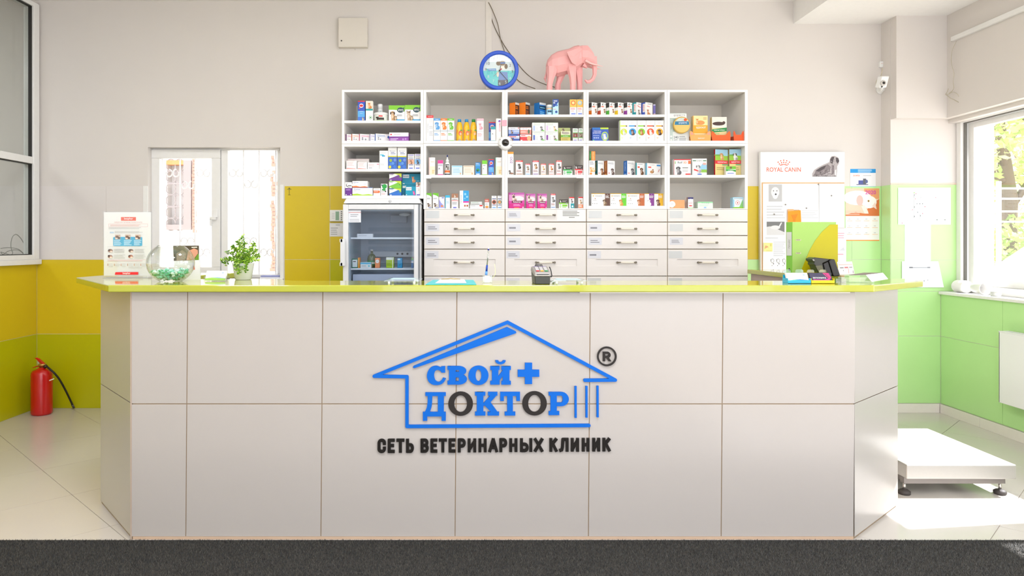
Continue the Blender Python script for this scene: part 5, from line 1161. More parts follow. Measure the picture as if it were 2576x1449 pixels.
# ---- rightmost bay, top
b = 634
Y = YS + .05
a0 = cv(K3, 943, 328); c0_ = cv(K3, 1160, b)
X0, X1, Z1, Z0 = XX(a0[0], Y), XX(c0_[0], Y), ZZ(a0[1], Y), shelfz(cv(K3, 0, b)[1])
wd, hh = X1 - X0, Z1 - Z0
fs = thing('collar_display', 'grey-green card display with a round tin, left end of rightmost bay top shelf', 'display', ((X0 + X1) / 2, Y, Z0))
m = MB(); m.front([(X0, Z0), (X1, Z0), (X1 - .03 * wd, Z0 + .33 * hh), (X0 + .86 * wd, Z0 + .4 * hh), (X0 + .86 * wd, Z0 + .96 * hh), (X0 + .82 * wd, Z1), (X0, Z1)], Y, Y + .035, M((206, 214, 208), .5, noise=0))
m.build('card', fs)
pm = MB(); p_ = Pr(pm, (X0, Y, Z0), (1, 0, 0), (0, 0, 1), wd, hh)
p_.run([('r', 0, .82, .85, .97, WH), ('t', .49, .915, .075, 'форесто', (80, 86, 92), .6), ('l', .45, .8, .83, .86, 1, (120, 130, 140)), ('r', 0, .35, .85, .82, (160, 184, 176)), ('r', 0, 0, .16, .8, (190, 206, 200)), ('tv', .07, .55, .06, 'ошейник', (90, 110, 110), .3), ('r', .16, 0, .97, .33, (222, 226, 224)), ('t', .32, .15, .085, '240', (100, 104, 108), .26), ('t', .3, .06, .05, 'дней', (100, 104, 108), .2), ('l', .48, .9, .03, .2, 3, (150, 154, 158)), ('c', .07, .18, .05, WH), ('c', .07, .06, .05, WH)])
pm.build('printed_label', fs, fix=False)
tc = Vector((XX(cv(K3, 1065, 0)[0], Y), Y, ZZ(cv(K3, 0, 465)[1], Y))); rr = 92 / KS * Y / F
m = MB().lathe([(rr * .9, -.03), (rr, -.026), (rr, 0)], tc, M((222, 184, 96), .35, .3, noise=0), 36, 'y'); m.build('tin', fs)
pm = MB(); p_ = Pr(pm, tc + Vector((-rr, -.031, -rr)), (1, 0, 0), (0, 0, 1), 2 * rr, 2 * rr)
p_.ell(rr, rr, rr * .86, rr * .86, (226, 190, 104), 30)
p_.poly([(rr + .86 * rr * cos(radians(t_)), rr + .86 * rr * sin(radians(t_))) for t_ in range(28, 153, 8)], (200, 214, 206))
p_.poly([(rr * .12, rr * 1.0), (rr * 1.88, rr * 1.0), (rr * 1.82, rr * 1.42), (rr * .18, rr * 1.42)], (36, 120, 160)); p_.text(rr * 1.1, rr * 1.2, rr * .22, 'форесто', WH, rr * 1.0, bold=.01)
p_.pet('dog', rr * .92, rr * 1.42, rr * .42, (215, 215, 212), (150, 150, 150)); p_.ell(rr * 1.4, rr * 1.6, rr * .2, rr * .17, (230, 84, 40), 12)
pm.build('tin_label', fs, fix=False)
def tray(x0, y0, x1, col, desc, ears=True, xa=None):
    a = cv(K3, x0, y0); c = cv(K3, x1, b); Yt = YS + .02
    X0, X1, Z1, Z0 = XX(a[0], Yt), min(XX(c[0], Yt), XX(1874, YS) - .001), ZZ(a[1], Yt), shelfz(cv(K3, 0, b)[1])
    w, h = X1 - X0, Z1 - Z0
    t = thing('card_tray', desc + ', rightmost bay top shelf', 'tray', ((X0 + X1) / 2, Yt + .04, Z0), 'cat ear trays')
    mt = M(col, .45, noise=0); m2 = M(tuple(int(v * .9) for v in col), .45, noise=0)
    fp = [(X0 + w * .06, Z0), (X1 - w * .01, Z0), (X1, Z0 + h * .75), (X1 - w * .03, Z1), (X1 - w * .1, Z1 - h * .02), (X1 - w * .26, Z0 + h * .62), (X0 + w * .26, Z0 + h * .62), (X0 + w * .1, Z1 - h * .02), (X0 + w * .03, Z1), (X0, Z0 + h * .75)]
    MB().front(fp, Yt, Yt + .003, mt).build('front_wall', t)
    MB().box(X0 + w * .06, X0 + w * .08, Yt + .003, Yt + .09, Z0, Z0 + h * .5, m2).box(X1 - w * .04, X1 - w * .02, Yt + .003, Yt + .09, Z0, Z0 + h * .5, m2).build('side_wall', t)
    MB().box(X0 + w * .08, X1 - w * .04, Yt + .003, Yt + .09, Z0, Z0 + .003, m2).box(X0 + w * .08, X1 - w * .04, Yt + .087, Yt + .09, Z0, Z0 + h * .6, m2).build('floor_panel', t)
    return t, X0, Z0, w, h, Yt
t, X0, Z0, w, h, Yt = tray(1163, 525, 1398, (250, 168, 90), 'pale orange cat ear tray holding a yellow carton')
pm = MB(); p_ = Pr(pm, (X0, Yt, Z0), (1, 0, 0), (0, 0, 1), w, h)
p_.run([('p', [(.05, .6), (.06, .93), (.2, .68)], (238, 150, 140)), ('p', [(.95, .6), (.94, .93), (.8, .68)], (238, 150, 140)), ('t', .55, .26, .13, 'адвокат', (255, 240, 225), .4)])
pm.build('printed_label', t, fix=False)
tray(1402, 528, 1615, (242, 92, 16), 'bright orange cat ear tray holding a green band carton')
tray(1647, 525, 1770, (240, 84, 14), 'narrow empty bright orange tray at the right end')
zt2 = Z0 + .004
carton(K3, 1199, 356, 1362, b, (240, 216, 160), [('r', 0, .44, 1, 1, (246, 222, 160)), ('r', 0, .30, 1, .62, (244, 168, 40)), ('t', .55, .52, .09, 'адвокат', WH, .66), ('e', .5, .72, .3, .09, (226, 150, 80)), ('cat', .3, .64, .28, (230, 160, 90), (200, 120, 60)), ('l', .1, .9, .1, .26, 3, (200, 180, 120)), ('l', .7, .95, .84, .94, 2, (200, 160, 100)), ('r', 0, 0, .04, 1, (236, 150, 30))], 'yellow carton with orange cat, in the pale tray', 'rightmost bay top shelf', dy=.04, depth=.05, z0=zt2)
carton(K3, 1410, 370, 1573, b, (226, 206, 150), [('r', 0, .55, 1, 1, (230, 226, 214)), ('e', .45, .72, .42, .08, (70, 48, 40)), ('c', .8, .76, .1, (70, 48, 40)), ('p', [(0, .48), (1, .56), (1, .40), (0, .34)], (40, 140, 70)), ('t', .5, .45, .07, 'адвантейдж', WH, .8), ('r', 0, .28, .5, .31, (150, 190, 110)), ('l', .1, .6, .12, .2, 1, (150, 130, 80))], 'beige carton with lying brown cat and green band', 'rightmost bay top shelf', dy=.04, depth=.05, z0=zt2)
# middle shelf
b = 1010
carton(K3, 989, 836, 1176, b, WH, [('r', 0, .94, 1, 1, (214, 40, 50)), ('r', 0, 0, 1, .02, (214, 40, 50)), ('r', 0, 0, .02, 1, (214, 40, 50)), ('r', .84, .7, 1, .9, (240, 110, 60)), ('t', .36, .79, .13, 'Rolf', (80, 90, 90), .36), ('t', .66, .79, .13, '3D', (240, 130, 40), .2), ('p', [(.06, .7), (.06, .86), (.1, .86), (.1, .7)], (110, 180, 60)), ('dog', .27, .02, .62, (110, 110, 114), (60, 58, 58)), ('l', .5, .9, .42, .5, 1, BLK), ('l', .5, .95, .2, .36, 2, (190, 190, 190)), ('r', .68, .03, .98, .1, (226, 50, 50))], 'white carton with red edge and husky', 'rightmost bay middle shelf', depth=.06)
carton(K3, 1191, 829, 1353, b, WH, [('r', .04, .84, .96, .9, (70, 130, 90)), ('r', .26, .8, .74, .94, WH), ('t', .5, .87, .1, 'БАРС', (50, 84, 66), .44), ('p', [(.4, .3), (1, .3), (1, .62), (.7, .7)], (150, 200, 225)), ('r', .4, .16, 1, .34, (140, 190, 70)), ('dog', .42, .12, .6, (205, 205, 205), (110, 110, 112)), ('p', [(.1, .3), (.4, .22), (.42, .28), (.14, .38)], (220, 50, 50)), ('r', .72, .62, .94, .74, (240, 170, 160)), ('e', .5, .06, .16, .04, (90, 120, 200)), ('r', .02, .0, .04, .78, (190, 205, 190))], 'white and green carton with a grey dog sketch', 'rightmost bay middle shelf', depth=.05)
adv = lambda pc, ec: [('r', 0, .56, 1, 1, (160, 205, 226)), ('r', 0, .56, 1, .76, (150, 196, 60)), ('e', .3, .78, .4, .03, (110, 170, 70)), ('dog', .5, .58, .34, pc, ec), ('p', [(0, .45), (1, .45), (1, .58), (0, .58)], (222, 36, 48)), ('t', .55, .51, .06, 'адвантикс', WH, .76), ('r', .55, .40, 1, .45, (120, 180, 120)), ('l', .1, .9, .2, .34, 2, (190, 170, 110))]
carton(K3, 1440, 727, 1599, b, (230, 212, 140), adv((214, 160, 100), (190, 130, 80)), 'tall carton with terrier on a meadow and red band', 'rightmost bay middle shelf', spine=(6, (210, 40, 50)), ang=15, dy=.06)
carton(K3, 1601, 727, 1759, b, (230, 212, 140), adv((232, 230, 228), (60, 54, 52)), 'tall carton with black and white puppy and red band', 'rightmost bay middle shelf', dy=.08, depth=.06)
carton(K3, 1564, 915, 1673, b, WH, [('r', 0, .68, 1, 1, (110, 190, 40)), ('p', [(0, .68), (1, .6), (1, .36), (.5, .52), (0, .44)], (60, 160, 60)), ('t', .5, .52, .11, 'ошейник', WH, .7), ('e', .5, .84, .12, .13, (120, 90, 60)), ('l', .15, .85, .12, .3, 1, (110, 130, 210))], 'small white and green carton in front of two tall ones', 'rightmost bay middle shelf', depth=.04)
# bottom shelf
b = 1380
carton(K3, 943, 1287, 1108, b, (250, 166, 110), [('c', .16, .48, .22, WH), ('c', .16, .48, .205, (250, 236, 226)), ('c', .16, .48, .2, WH), ('t', .16, .52, .1, 'корм', TXTG, .26), ('p', [(.16, .04), (.32, .2), (.36, .34), (.26, .18)], (70, 170, 110)), ('l', .7, .95, .08, .16, 1, (226, 130, 80))], 'orange carton with a white disc', 'left end of rightmost bay bottom shelf')
carton(K3, 1128, 1257, 1203, b, WH, [('r', 0, 0, .22, 1, (110, 84, 70)), ('r', .22, .84, 1, 1, (50, 46, 110)), ('e', .62, .78, .3, .08, WH), ('t', .62, .66, .05, 'Aurican', (170, 130, 150), .6), ('l', .3, .9, .4, .56, 2, (200, 150, 160)), ('e', .6, .24, .26, .06, (226, 90, 90)), ('r', .22, 0, 1, .05, (120, 190, 60))], 'upright white carton with navy top', 'rightmost bay bottom shelf')
carton(K3, 1253, 1306, 1420, b, (222, 240, 222), [('r', 0, .8, 1, 1, (160, 220, 170)), ('t', .5, .82, .22, 'Метронид', (70, 160, 100), .6), ('l', .1, .9, .3, .6, 2, (190, 220, 195)), ('r', .4, .02, .56, .24, (150, 190, 225))], 'low mint green carton', 'rightmost bay bottom shelf')
carton(K3, 1641, 1257, 1765, b, (176, 220, 240), [('r', .06, .08, .94, .84, (222, 238, 242)), ('t', .5, .86, .09, 'Фитокальцевит', (240, 140, 60), .8), ('c', .45, .5, .22, (230, 150, 150)), ('c', .45, .5, .17, WH), ('p', [(.6, .1), (.95, .8), (.98, .1)], (130, 195, 110)), ('r', 0, 0, 1, .12, (140, 200, 50)), ('r', .05, .1, .12, .8, (120, 190, 220)), ('e', .45, .5, .06, .07, (190, 60, 60))], 'pale blue and green carton with a white disc', 'right end of rightmost bay bottom shelf')

# ---- things inside the fridge
KF = (850, 490); kf = 2576 / 430.0
zs2 = ZZ(676, 5.14) + .0045; zs1 = ZZ(598.5, 5.14) + .0045
def fbox(x0, y0, x1, z0, col, items, desc, ang=0, name='medicine_box', d=.05):
    Y = 5.17
    X0, X1, Z1 = XX(KF[0] + x0 / kf, Y), XX(KF[0] + x1 / kf, Y), ZZ(KF[1] + y0 / kf, Y)
    X0 = max(X0, XX(863, YF) + .043); X1 = min(X1, XX(1057, YF) - .043)
    m = MB().box(X0, X1, Y, Y + d, z0, Z1, M(col, .5, noise=0)); o = m.build(name, bevel=.0008, seg=1)
    pm = MB(); Pr(pm, (X0, Y, z0), (1, 0, 0), (0, 0, 1), X1 - X0, Z1 - z0).run(items)
    if pm.v: pm.build('printed_label', o, fix=False)
    return tag(o, desc, 'box')
fbox(290, 588, 525, zs1, (232, 234, 238), [('l', .1, .8, .2, .8, 1, (205, 208, 214))], 'long white box on the upper fridge shelf')
fbox(188, 965, 300, zs2, (40, 120, 90), [('r', .08, .1, .92, .9, (226, 232, 232)), ('l', .2, .8, .6, .8, 1, BLK)], 'green and white pack at the left end of the lower fridge shelf')
fbox(302, 947, 328, zs2, (240, 150, 40), [('r', .3, .1, .7, .9, (246, 190, 90))], 'thin orange pack on the lower fridge shelf')
fbox(338, 1017, 500, zs2, WH, [('r', 0, .66, 1, .96, (80, 180, 220)), ('l', .1, .6, .2, .5, 2, TXTG), ('e', .8, .34, .1, .16, (120, 200, 215))], 'low white carton with cyan stripe inside the fridge')
rnd('glass_bottle', [(M((86, 96, 66), .12, spec=.7, noise=0), [(48, 0), (50, 6), (50, 95), (46, 118), (30, 142), (14, 152), (12, 176), (15, 178), (15, 186), (2, 187)], 'body'), (M((200, 200, 196), .35, noise=0), [(17, 180), (17, 198), (2, 200)], 'cap')], 0, 0, 5.25, None, 'dark green glass bottle standing in the fridge', '', z0=zs2,
    extra=lambda t, o, u: multi(t, o, u, 'label', [(51, 30, 80, -70, 70, (40, 130, 80)), (51.5, 42, 60, -50, 50, (220, 232, 220))])).location.x = XX(KF[0] + 512 / kf, 5.25)
fbox(560, 952, 628, zs2, (246, 150, 100), [('c', .5, .66, .4, WH), ('t', .5, .66, .06, 'корм', BLK, .5)], 'orange carton with a white disc inside the fridge')
fbox(728, 942, 840, zs2, (176, 206, 30), [('r', 0, .76, 1, 1, (236, 238, 226)), ('l', .1, .8, .2, .64, 5, (120, 150, 20)), ('r', .8, 0, .83, 1, (150, 180, 20)), ('r', .83, 0, .93, 1, (236, 240, 220))], 'lime carton on the lower fridge shelf')
fbox(897, 955, 967, zs2, (30, 150, 200), [('r', .05, .8, .6, .95, (220, 240, 246)), ('p', [(.3, .28), (.7, .4), (.72, .36), (.34, .24)], (30, 60, 90))], 'bright blue carton on the lower fridge shelf')
fbox(1105, 940, 1138, zs2, (110, 150, 200), [('r', 0, .7, 1, 1, (90, 170, 80)), ('r', 0, .5, 1, .6, WH), ('r', .6, .9, 1, 1, (230, 80, 60))], 'narrow blue and green carton at the right end inside the fridge')
# ================================================================== on top of the cabinets
Yt = 5.24; ztop = ZZ(226, YS)
kc = 2576 / 360.0
def ck(x, y, Y): return P(1180 + x / kc, 90 + y / kc, Y)
ck_t = thing('clock', 'round blue framed clock with a dog in a hat, standing on the cabinet top', 'clock', tuple(Vector((ck(537, 0, Yt).x, Yt, ztop))))
cc = ck(537, 636, Yt); R = 352 / kc * Yt / F
zb_ = ztop
N = 64
def ringpts(r, dx=0): return [(cc.x + r * cos(2 * pi * i / N), max(zb_, cc.z + r * sin(2 * pi * i / N))) for i in range(N)]
bl = M((8, 72, 190), .3, spec=.35, coat=.0, noise=0, name='blue_plastic')
ri = 284 / kc * Yt / F
fr = MB().frontring(ringpts(R), [(cc.x + ri * cos(2 * pi * i / N), cc.z + ri * sin(2 * pi * i / N)) for i in range(N)], Yt - .035, Yt + .02, bl)
fr.build('frame', ck_t, bevel=.006)
MB().front([(cc.x + ri * 1.01 * cos(2 * pi * i / N), cc.z + ri * 1.01 * sin(2 * pi * i / N)) for i in range(N)], Yt - .012, Yt + .0, M((214, 226, 226), .5, noise=0)).build('dial', ck_t)
pm = MB(); p_ = Pr(pm, (cc.x - ri, Yt - .012, cc.z - ri), (1, 0, 0), (0, 0, 1), 2 * ri, 2 * ri)
u = 1 / kc * Yt / F
q = lambda x, y: ((x - 253) * u, (920 - y) * u)
def pol(pts, c): p_.poly([q(*a) for a in pts], c)
def el(x, y, a, b_, c): X_, Z_ = q(x, y); p_.ell(X_, Z_, a * u, b_ * u, c, 16)
low = [(253 + 284 + 283 * cos(radians(t_)), 636 - 283 * sin(radians(t_))) for t_ in range(180, 361, 6)]
pol(low, (120, 208, 206))
for x0, x1, y in ((318, 340, 600), (342, 382, 640), (392, 430, 655), (690, 720, 640), (730, 760, 670), (455, 480, 625)): pol([(x0, y), (x1, y), (x1, 760), (x0, 760)], (96, 196, 198))
pol([(300, 700), (780, 690), (780, 760), (300, 760)], (110, 204, 204))
pol([(520, 905), (520, 800), (700, 800), (700, 880), (640, 912)], (110, 106, 112))
pol([(530, 690), (560, 655), (690, 660), (700, 800), (530, 805)], (120, 146, 196)); el(516, 700, 22, 50, (226, 220, 200))
pol([(560, 520), (650, 520), (656, 590), (610, 610), (570, 600)], (232, 226, 208)); el(608, 590, 30, 24, (244, 240, 226))
el(530, 505, 44, 40, (130, 112, 92)); el(600, 500, 52, 46, (140, 122, 100)); el(665, 560, 30, 46, (130, 112, 92)); pol([(560, 490), (648, 486), (650, 506), (564, 512)], (90, 130, 200))
pol([(540, 625), (584, 592), (592, 606), (560, 640)], (200, 40, 60))
pol([(340, 604), (484, 598), (486, 640), (344, 644)], (70, 140, 200)); X_, Z_ = q(412, 621); p_.text(X_, Z_, 22 * u, 'клиника', WH, 120 * u)
for s, x, y in (('12', 531, 404), ('1', 651, 447), ('2', 738, 538), ('3', 776, 650), ('4', 738, 772), ('5', 660, 842), ('6', 552, 866), ('7', 437, 823), ('8', 346, 742), ('9', 303, 616), ('10', 343, 507), ('11', 425, 428)):
    X_, Z_ = q(x, y); p_.text(X_, Z_, 50 * u, s, (112, 116, 112) if y < 700 else (205, 226, 224))
pm.build('dial_print', ck_t, fix=False)
def hand(x0, y0, x1, y1, w, c, k):
    a, b_ = ck(x0, y0, Yt - .0185 - k * .0012), ck(x1, y1, Yt - .0185 - k * .0012); d = (b_ - a).normalized(); n = Vector((-d.z, 0, d.x)) * w * u
    MB().obox(a - n, n * 2, b_ - a, Vector((0, .0008, 0)), C(c)).build('hand', ck_t)
hand(552, 640, 575, 515, 5, (80, 76, 70), 0); hand(552, 640, 690, 800, 4, (80, 76, 70), 1); hand(575, 610, 440, 730, 2, (190, 80, 90), 2)
MB().lathe([(.001, -.0225), (.005, -.022), (.005, -.0125)], Vector((ck(545, 636, Yt).x, Yt, ck(545, 636, Yt).z)), C((70, 66, 62)), 10, 'y').build('hub', ck_t)
MB().front([(cc.x + ri * cos(2 * pi * i / N), cc.z + ri * sin(2 * pi * i / N)) for i in range(N)], Yt - .029, Yt - .027, glass((1, 1, 1), .012, .08)).build('clock_glass', ck_t)

# pink elephant
pk = M((242, 176, 174), .55, noise=.01, name='pink_paper')
Ye = 5.33; ue = 1 / kc * Ye / F
el_t = thing('elephant_figurine', 'pink faceted paper elephant standing on the cabinet top', 'figurine', (ck(1800, 0, Ye).x, Ye, ztop))
def ring(path, n=8, ang0=.3):
    """path of (x, y, half height, half width, centre offset towards the viewer, tilt) in drawing units -> loft along path"""
    m = MB(); vs = []
    for (x, y, hh, hw, off, tilt) in path:
        c = ck(x, y, Ye - off * ue) + Vector((0, off * ue, 0)); c.z = max(c.z, ztop + .0006) if y > 960 else c.z
        for k in range(n):
            a = 2 * pi * k / n + ang0
            dz = sin(a) * hh; dyv = cos(a) * hw
            vs.append(c + Vector((dz * sin(tilt) * ue, -(off + dyv) * ue, dz * cos(tilt) * ue)))
    fs = [(k * n + i, k * n + (i + 1) % n, (k + 1) * n + (i + 1) % n, (k + 1) * n + i) for k in range(len(path) - 1) for i in range(n)]
    fs += [tuple(range(n))[::-1], tuple((len(path) - 1) * n + i for i in range(n))]
    return vs, fs
body = MB()
def loft(path, n=8, a0=.3): v, f = ring(path, n, a0); body.add(v, f, pk)
loft([(1388, 560, 50, 55, 0, 0), (1410, 545, 110, 120, 0, 0), (1480, 520, 175, 165, 0, 0), (1580, 510, 225, 190, 0, 0), (1700, 480, 225, 195, 0, 0), (1800, 460, 228, 185, 0, 0), (1890, 410, 225, 160, 0, 0), (1970, 375, 205, 135, 0, 0), (2040, 360, 165, 110, 0, 0)], 10)
loft([(1960, 330, 140, 110, 0, 0), (2030, 345, 178, 135, 0, 0), (2130, 350, 182, 125, 0, 0), (2200, 385, 150, 100, 0, -.1), (2255, 420, 118, 72, 0, -.2), (2272, 440, 60, 40, 0, -.2)], 9)
loft([(2225, 400, 80, 70, 0, 1.2), (2255, 520, 52, 56, 0, 1.45), (2262, 620, 42, 46, 0, 1.57), (2258, 710, 36, 40, 0, 1.75), (2225, 785, 34, 36, 0, 2.3), (2170, 828, 34, 32, 0, 2.9), (2120, 830, 30, 28, 0, 3.3), (2085, 795, 16, 22, 0, 3.7)], 7)
loft([(2060, 520, 50, 60, 0, .6), (2100, 555, 32, 42, 0, .6), (2125, 582, 6, 12, 0, .6)], 6)
for off, sgn in ((115, 1), (-105, -1)):
    dx = 0 if sgn > 0 else 120
    loft([(1830 + dx, 520, 95, 80, off * .8, 1.57), (1845 + dx, 640, 82, 78, off, 1.57), (1862 + dx, 760, 62, 64, off, 1.57), (1868 + dx, 880, 52, 56, off, 1.57), (1868 + dx, 965, 52, 57, off, 1.57), (1868 + dx, 1300, 54, 58, off, 1.57)], 7)
    dx = 0 if sgn > 0 else 150
    sl = 0 if sgn > 0 else 60
    loft([(1490 + dx * .6 + sl, 560, 105, 90, off * .8, 1.57), (1485 + dx * .8 + sl, 680, 88, 80, off, 1.57), (1465 + dx + sl * .3, 790, 62, 66, off, 1.57), (1450 + dx, 880, 52, 58, off, 1.57), (1447 + dx, 965, 54, 60, off, 1.57), (1445 + dx, 1300, 56, 62, off, 1.57)], 7)
body.build('body', el_t)
for sgn in (1, -1):
    pts = [(1985, 210, 118), (1880, 250, 190), (1762, 292, 260), (1800, 390, 285), (1855, 490, 270), (1925, 522, 225), (1965, 400, 150), (1998, 300, 128), (2040, 235, 112)]
    mid = (1890, 380, 215)
    near = lambda x, y, o: ck(x, y, Ye - o * ue) + Vector((0, o * ue - sgn * o * ue, 0))
    A = [near(*p) for p in pts]; c = near(*mid)
    k = len(A); B = [a + Vector((.004, sgn * .006, 0)) for a in A]; cb = c + Vector((.004, sgn * .012, 0))
    MB().add(A + [c] + B + [cb], [(i, (i + 1) % k, k) for i in range(k)] + [(k + 1 + (i + 1) % k, k + 1 + i, 2 * k + 1) for i in range(k)] + [((i + 1) % k, i, k + 1 + i, k + 1 + (i + 1) % k) for i in range(k)], pk).build('ear', el_t)
    m = MB(); v = [ck(2085, 470, Ye), ck(2170, 525, Ye), ck(2270, 555, Ye), ck(2398, 577, Ye)]
    v = [p + Vector((0, -sgn * o * ue, 0)) for p, o in zip(v, (100, 118, 120, 100))]
    m.tube(v, .01, M((246, 190, 186), .5, noise=0), 5, smooth=False, rf=[30 * ue, 24 * ue, 16 * ue, 1 * ue]); m.build('tusk', el_t)
m = MB(); m.tube([ck(1400, 560, Ye), ck(1388, 680, Ye), ck(1368, 770, Ye)], .01, pk, 5, smooth=False, rf=[16 * ue, 14 * ue, 26 * ue]); m.tube([ck(1368, 765, Ye), ck(1385, 845, Ye)], .01, pk, 5, smooth=False, rf=[26 * ue, 3 * ue]); m.build('tail', el_t)

# cables down the wall and across the cabinet top
cbm = M((120, 108, 90), .6, noise=0)
Yw_ = YB - .004
def cable(pts, r, label, col=cbm, Y0=None):
    v = [Vector(P(p[0], p[1], p[2] if len(p) > 2 else Yw_)) for p in pts]
    return tag(MB().tube(spline(v, 5), r, col, 6).build('cable'), label, 'cable')
cable([(1226, 6), (1231, 30), (1245, 70), (1262, 103), (1275, 124), (1296, 152), (1319, 180), (1342, 199), (1370, 212, 5.66), (1396, 219.5, 5.6)], .0032, 'brown cable running from ceiling past the clock to the elephant')
Yw_ -= .012
cable([(1229, 6), (1238, 24), (1252, 60), (1258, 93), (1264, 114), (1270, 132), (1284, 172), (1300, 199), (1320, 213), (1346, 223, 5.6)], .0032, 'brown cable passing behind the blue clock down to the cabinet top')
struct(MB().box(XX(1222, Yw_), XX(1237, Yw_), YB - .008, YB, ZZ(225, YB), ZC, M((228, 222, 213), .6)), 'trim_conduit', bevel=.002)
bxm = M((222, 215, 204), .5, noise=.01)
eb = thing('junction_box', 'cream square cover box high on the back wall left of the clock', 'box', (XX(887, YB - .05), YB, ZZ(118, YB)))
MB().box(XX(851, YB - .05), XX(924, YB - .05), YB - .05, YB, ZZ(118, YB - .05), ZZ(44.5, YB - .05), bxm).build('cover', eb, bevel=.004)
m = MB().lathe([(.001, -.002), (.006, -.002), (.006, 0)], (XX(859, YB - .05), YB - .0502, ZZ(102.5, YB - .05)), C((60, 56, 50)), 10, 'y'); m.build('screw', eb)
MB().tube([P(893, 118, YB - .02), P(893.5, 126, YB - .004)], .002, bxm, 6).build('tag_wire', eb)

# dome camera on the divider
dcx, dcz = XX(1271.5, YS - .03), ZZ(359, YS - .03)
dc = thing('dome_camera', 'white dome security camera fixed on the shelf divider', 'camera', (dcx, YS, dcz))
o = Vector((dcx, YS, dcz)); r = 18.5 * YS / F
MB().lathe([(r * .98, 0), (r, -.008), (r * .9, -.028), (r * .55, -.038), (r * .5, -.036)], o, wp_, 32, 'y').build('housing', dc)
MB().lathe([(r * .50, -.036), (r * .46, -.044), (r * .3, -.056), (r * .08, -.061), (.0005, -.061)], o, M((24, 22, 24), .06, spec=.8, noise=0), 24, 'y').build('dome', dc)
for a in (150, 210, 335, 25): MB().lathe([(.0005, -.003), (.003, -.003), (.003, 0)], o + Vector((r * .82 * cos(radians(a)), -.029, r * .82 * sin(radians(a)))), C((90, 86, 84)), 8, 'y').build('screw', dc)

# corner camera on the right
Yc = 5.56
cm_t = thing('security_camera', 'small white wall camera with a looped cable in the right corner', 'camera', tuple(P(2216, 236, Yc)))
o = P(2220, 211, Yc - .05)
MB().obox(P(2212, 221, Yc - .06), Vector((.062, .01, .004)), Vector((-.008, .05, .012)), Vector((.012, -.02, .085)), wp_).build('housing', cm_t, bevel=.006)
MB().lathe([(.0005, -.016), (.010, -.014), (.012, -.012)], P(2221, 209.5, Yc - .066), C((40, 36, 34)), 14, 'y').build('lens', cm_t)
MB().lathe([(.012, -.013), (.02, -.011), (.022, -.004), (.022, 0)], P(2221, 209.5, Yc - .066), M((205, 200, 194), .4, noise=0), 18, 'y').build('lens_ring', cm_t)
MB().lathe([(.0005, -.008), (.005, -.007), (.006, 0)], P(2218, 218.5, Yc - .064), C((60, 56, 52)), 10, 'y').build('sensor', cm_t)
MB().lathe([(.014, -.05), (.02, -.03), (.034, -.004), (.036, 0)], P(2215, 226, YB - .001), wp_, 16, 'y').build('wall_mount', cm_t, bevel=0)
MB().tube(spline([P(2219, 222, Yc - .03), P(2217, 226, Yc + .03), P(2216, 227, YB - .04)], 4), .009, wp_, 8).build('arm', cm_t)
MB().tube(spline([P(x, y, Yc + .02) for x, y in ((2220, 171), (2219, 180), (2216, 190), (2209, 201), (2208, 212), (2211, 220), (2207, 219), (2204, 211), (2206, 202), (2213, 194), (2221, 192), (2228, 199), (2228, 208), (2224, 214))], 5), .003, M((196, 186, 160), .5, noise=0), 6).build('cable_loop', cm_t)
sk = thing('wall_socket', 'small white cable socket above the corner camera', 'socket', tuple(P(2215, 170, YB)))
MB().box(XX(2209, YB), XX(2221, YB), YB - .03, YB, ZZ(171, YB), ZZ(156, YB), wp_).build('cover', sk, bevel=.006)
MB().box(XX(2212, YB), XX(2214, YB), YB - .031, YB - .03, ZZ(163, YB), ZZ(161, YB), C((220, 190, 180))).box(XX(2216, YB), XX(2218, YB), YB - .031, YB - .03, ZZ(163, YB), ZZ(161, YB), C((220, 190, 180))).build('slots', sk)
# loose wire ends on the right wall
lw = M((196, 188, 168), .5, noise=0)
def onR(x, y): Y = F * (XR - .03) / (x - CX); return Vector((XR - .03, Y, H - (y - CY) * Y / F))
lo = thing('loose_wire', 'thin loose wire with bare ends hanging on the right wall above the window', 'wire', tuple(onR(2400, 257)))
MB().tube(spline([onR(*p) for p in ((2406, 104), (2396, 125), (2393, 145), (2395, 165), (2400, 185), (2398, 205), (2399, 222), (2390, 235), (2380, 238))], 4), .0022, lw, 6).build('wire', lo)
MB().tube(spline([onR(*p) for p in ((2386, 223), (2382, 232), (2379, 237), (2384, 241), (2391, 247), (2400, 251), (2411, 257))], 4), .0028, lw, 6).build('wire_end', lo)
MB().tube(spline([onR(*p) for p in ((2400, 219), (2396, 228), (2387, 235), (2398, 232), (2408, 236), (2412, 243))], 4), .0022, lw, 6).build('wire_end', lo)

# ================================================================== back wall, left of the shelves
kp_ = thing('alarm_keypad', 'white alarm keypad with a grey-green display beside the fridge', 'keypad', (XX(846, YB), YB, ZZ(558, YB)))
Yk = YB - .03
MB().box(XX(829, Yk), XX(868, Yk), Yk, YB - .006, ZZ(557, Yk), ZZ(528, Yk), wp_).build('housing', kp_, bevel=.006)
MB().box(XX(844, Yk), XX(853, Yk), Yk - .001, Yk, ZZ(554, Yk), ZZ(532, Yk), M((140, 176, 150), .3, noise=0)).build('display', kp_)
m = MB()
for i in range(5): m.box(XX(857.5, Yk), XX(860.5, Yk), Yk - .003, Yk, ZZ(534 + 5 * i, Yk), ZZ(531.5 + 5 * i, Yk), C((110, 112, 118)))
for i in range(4): m.box(XX(835, Yk), XX(842, Yk), Yk - .001, Yk, ZZ(537.5 + 4 * i, Yk), ZZ(536.6 + 4 * i, Yk), C((180, 180, 186)))
m.build('keys', kp_)
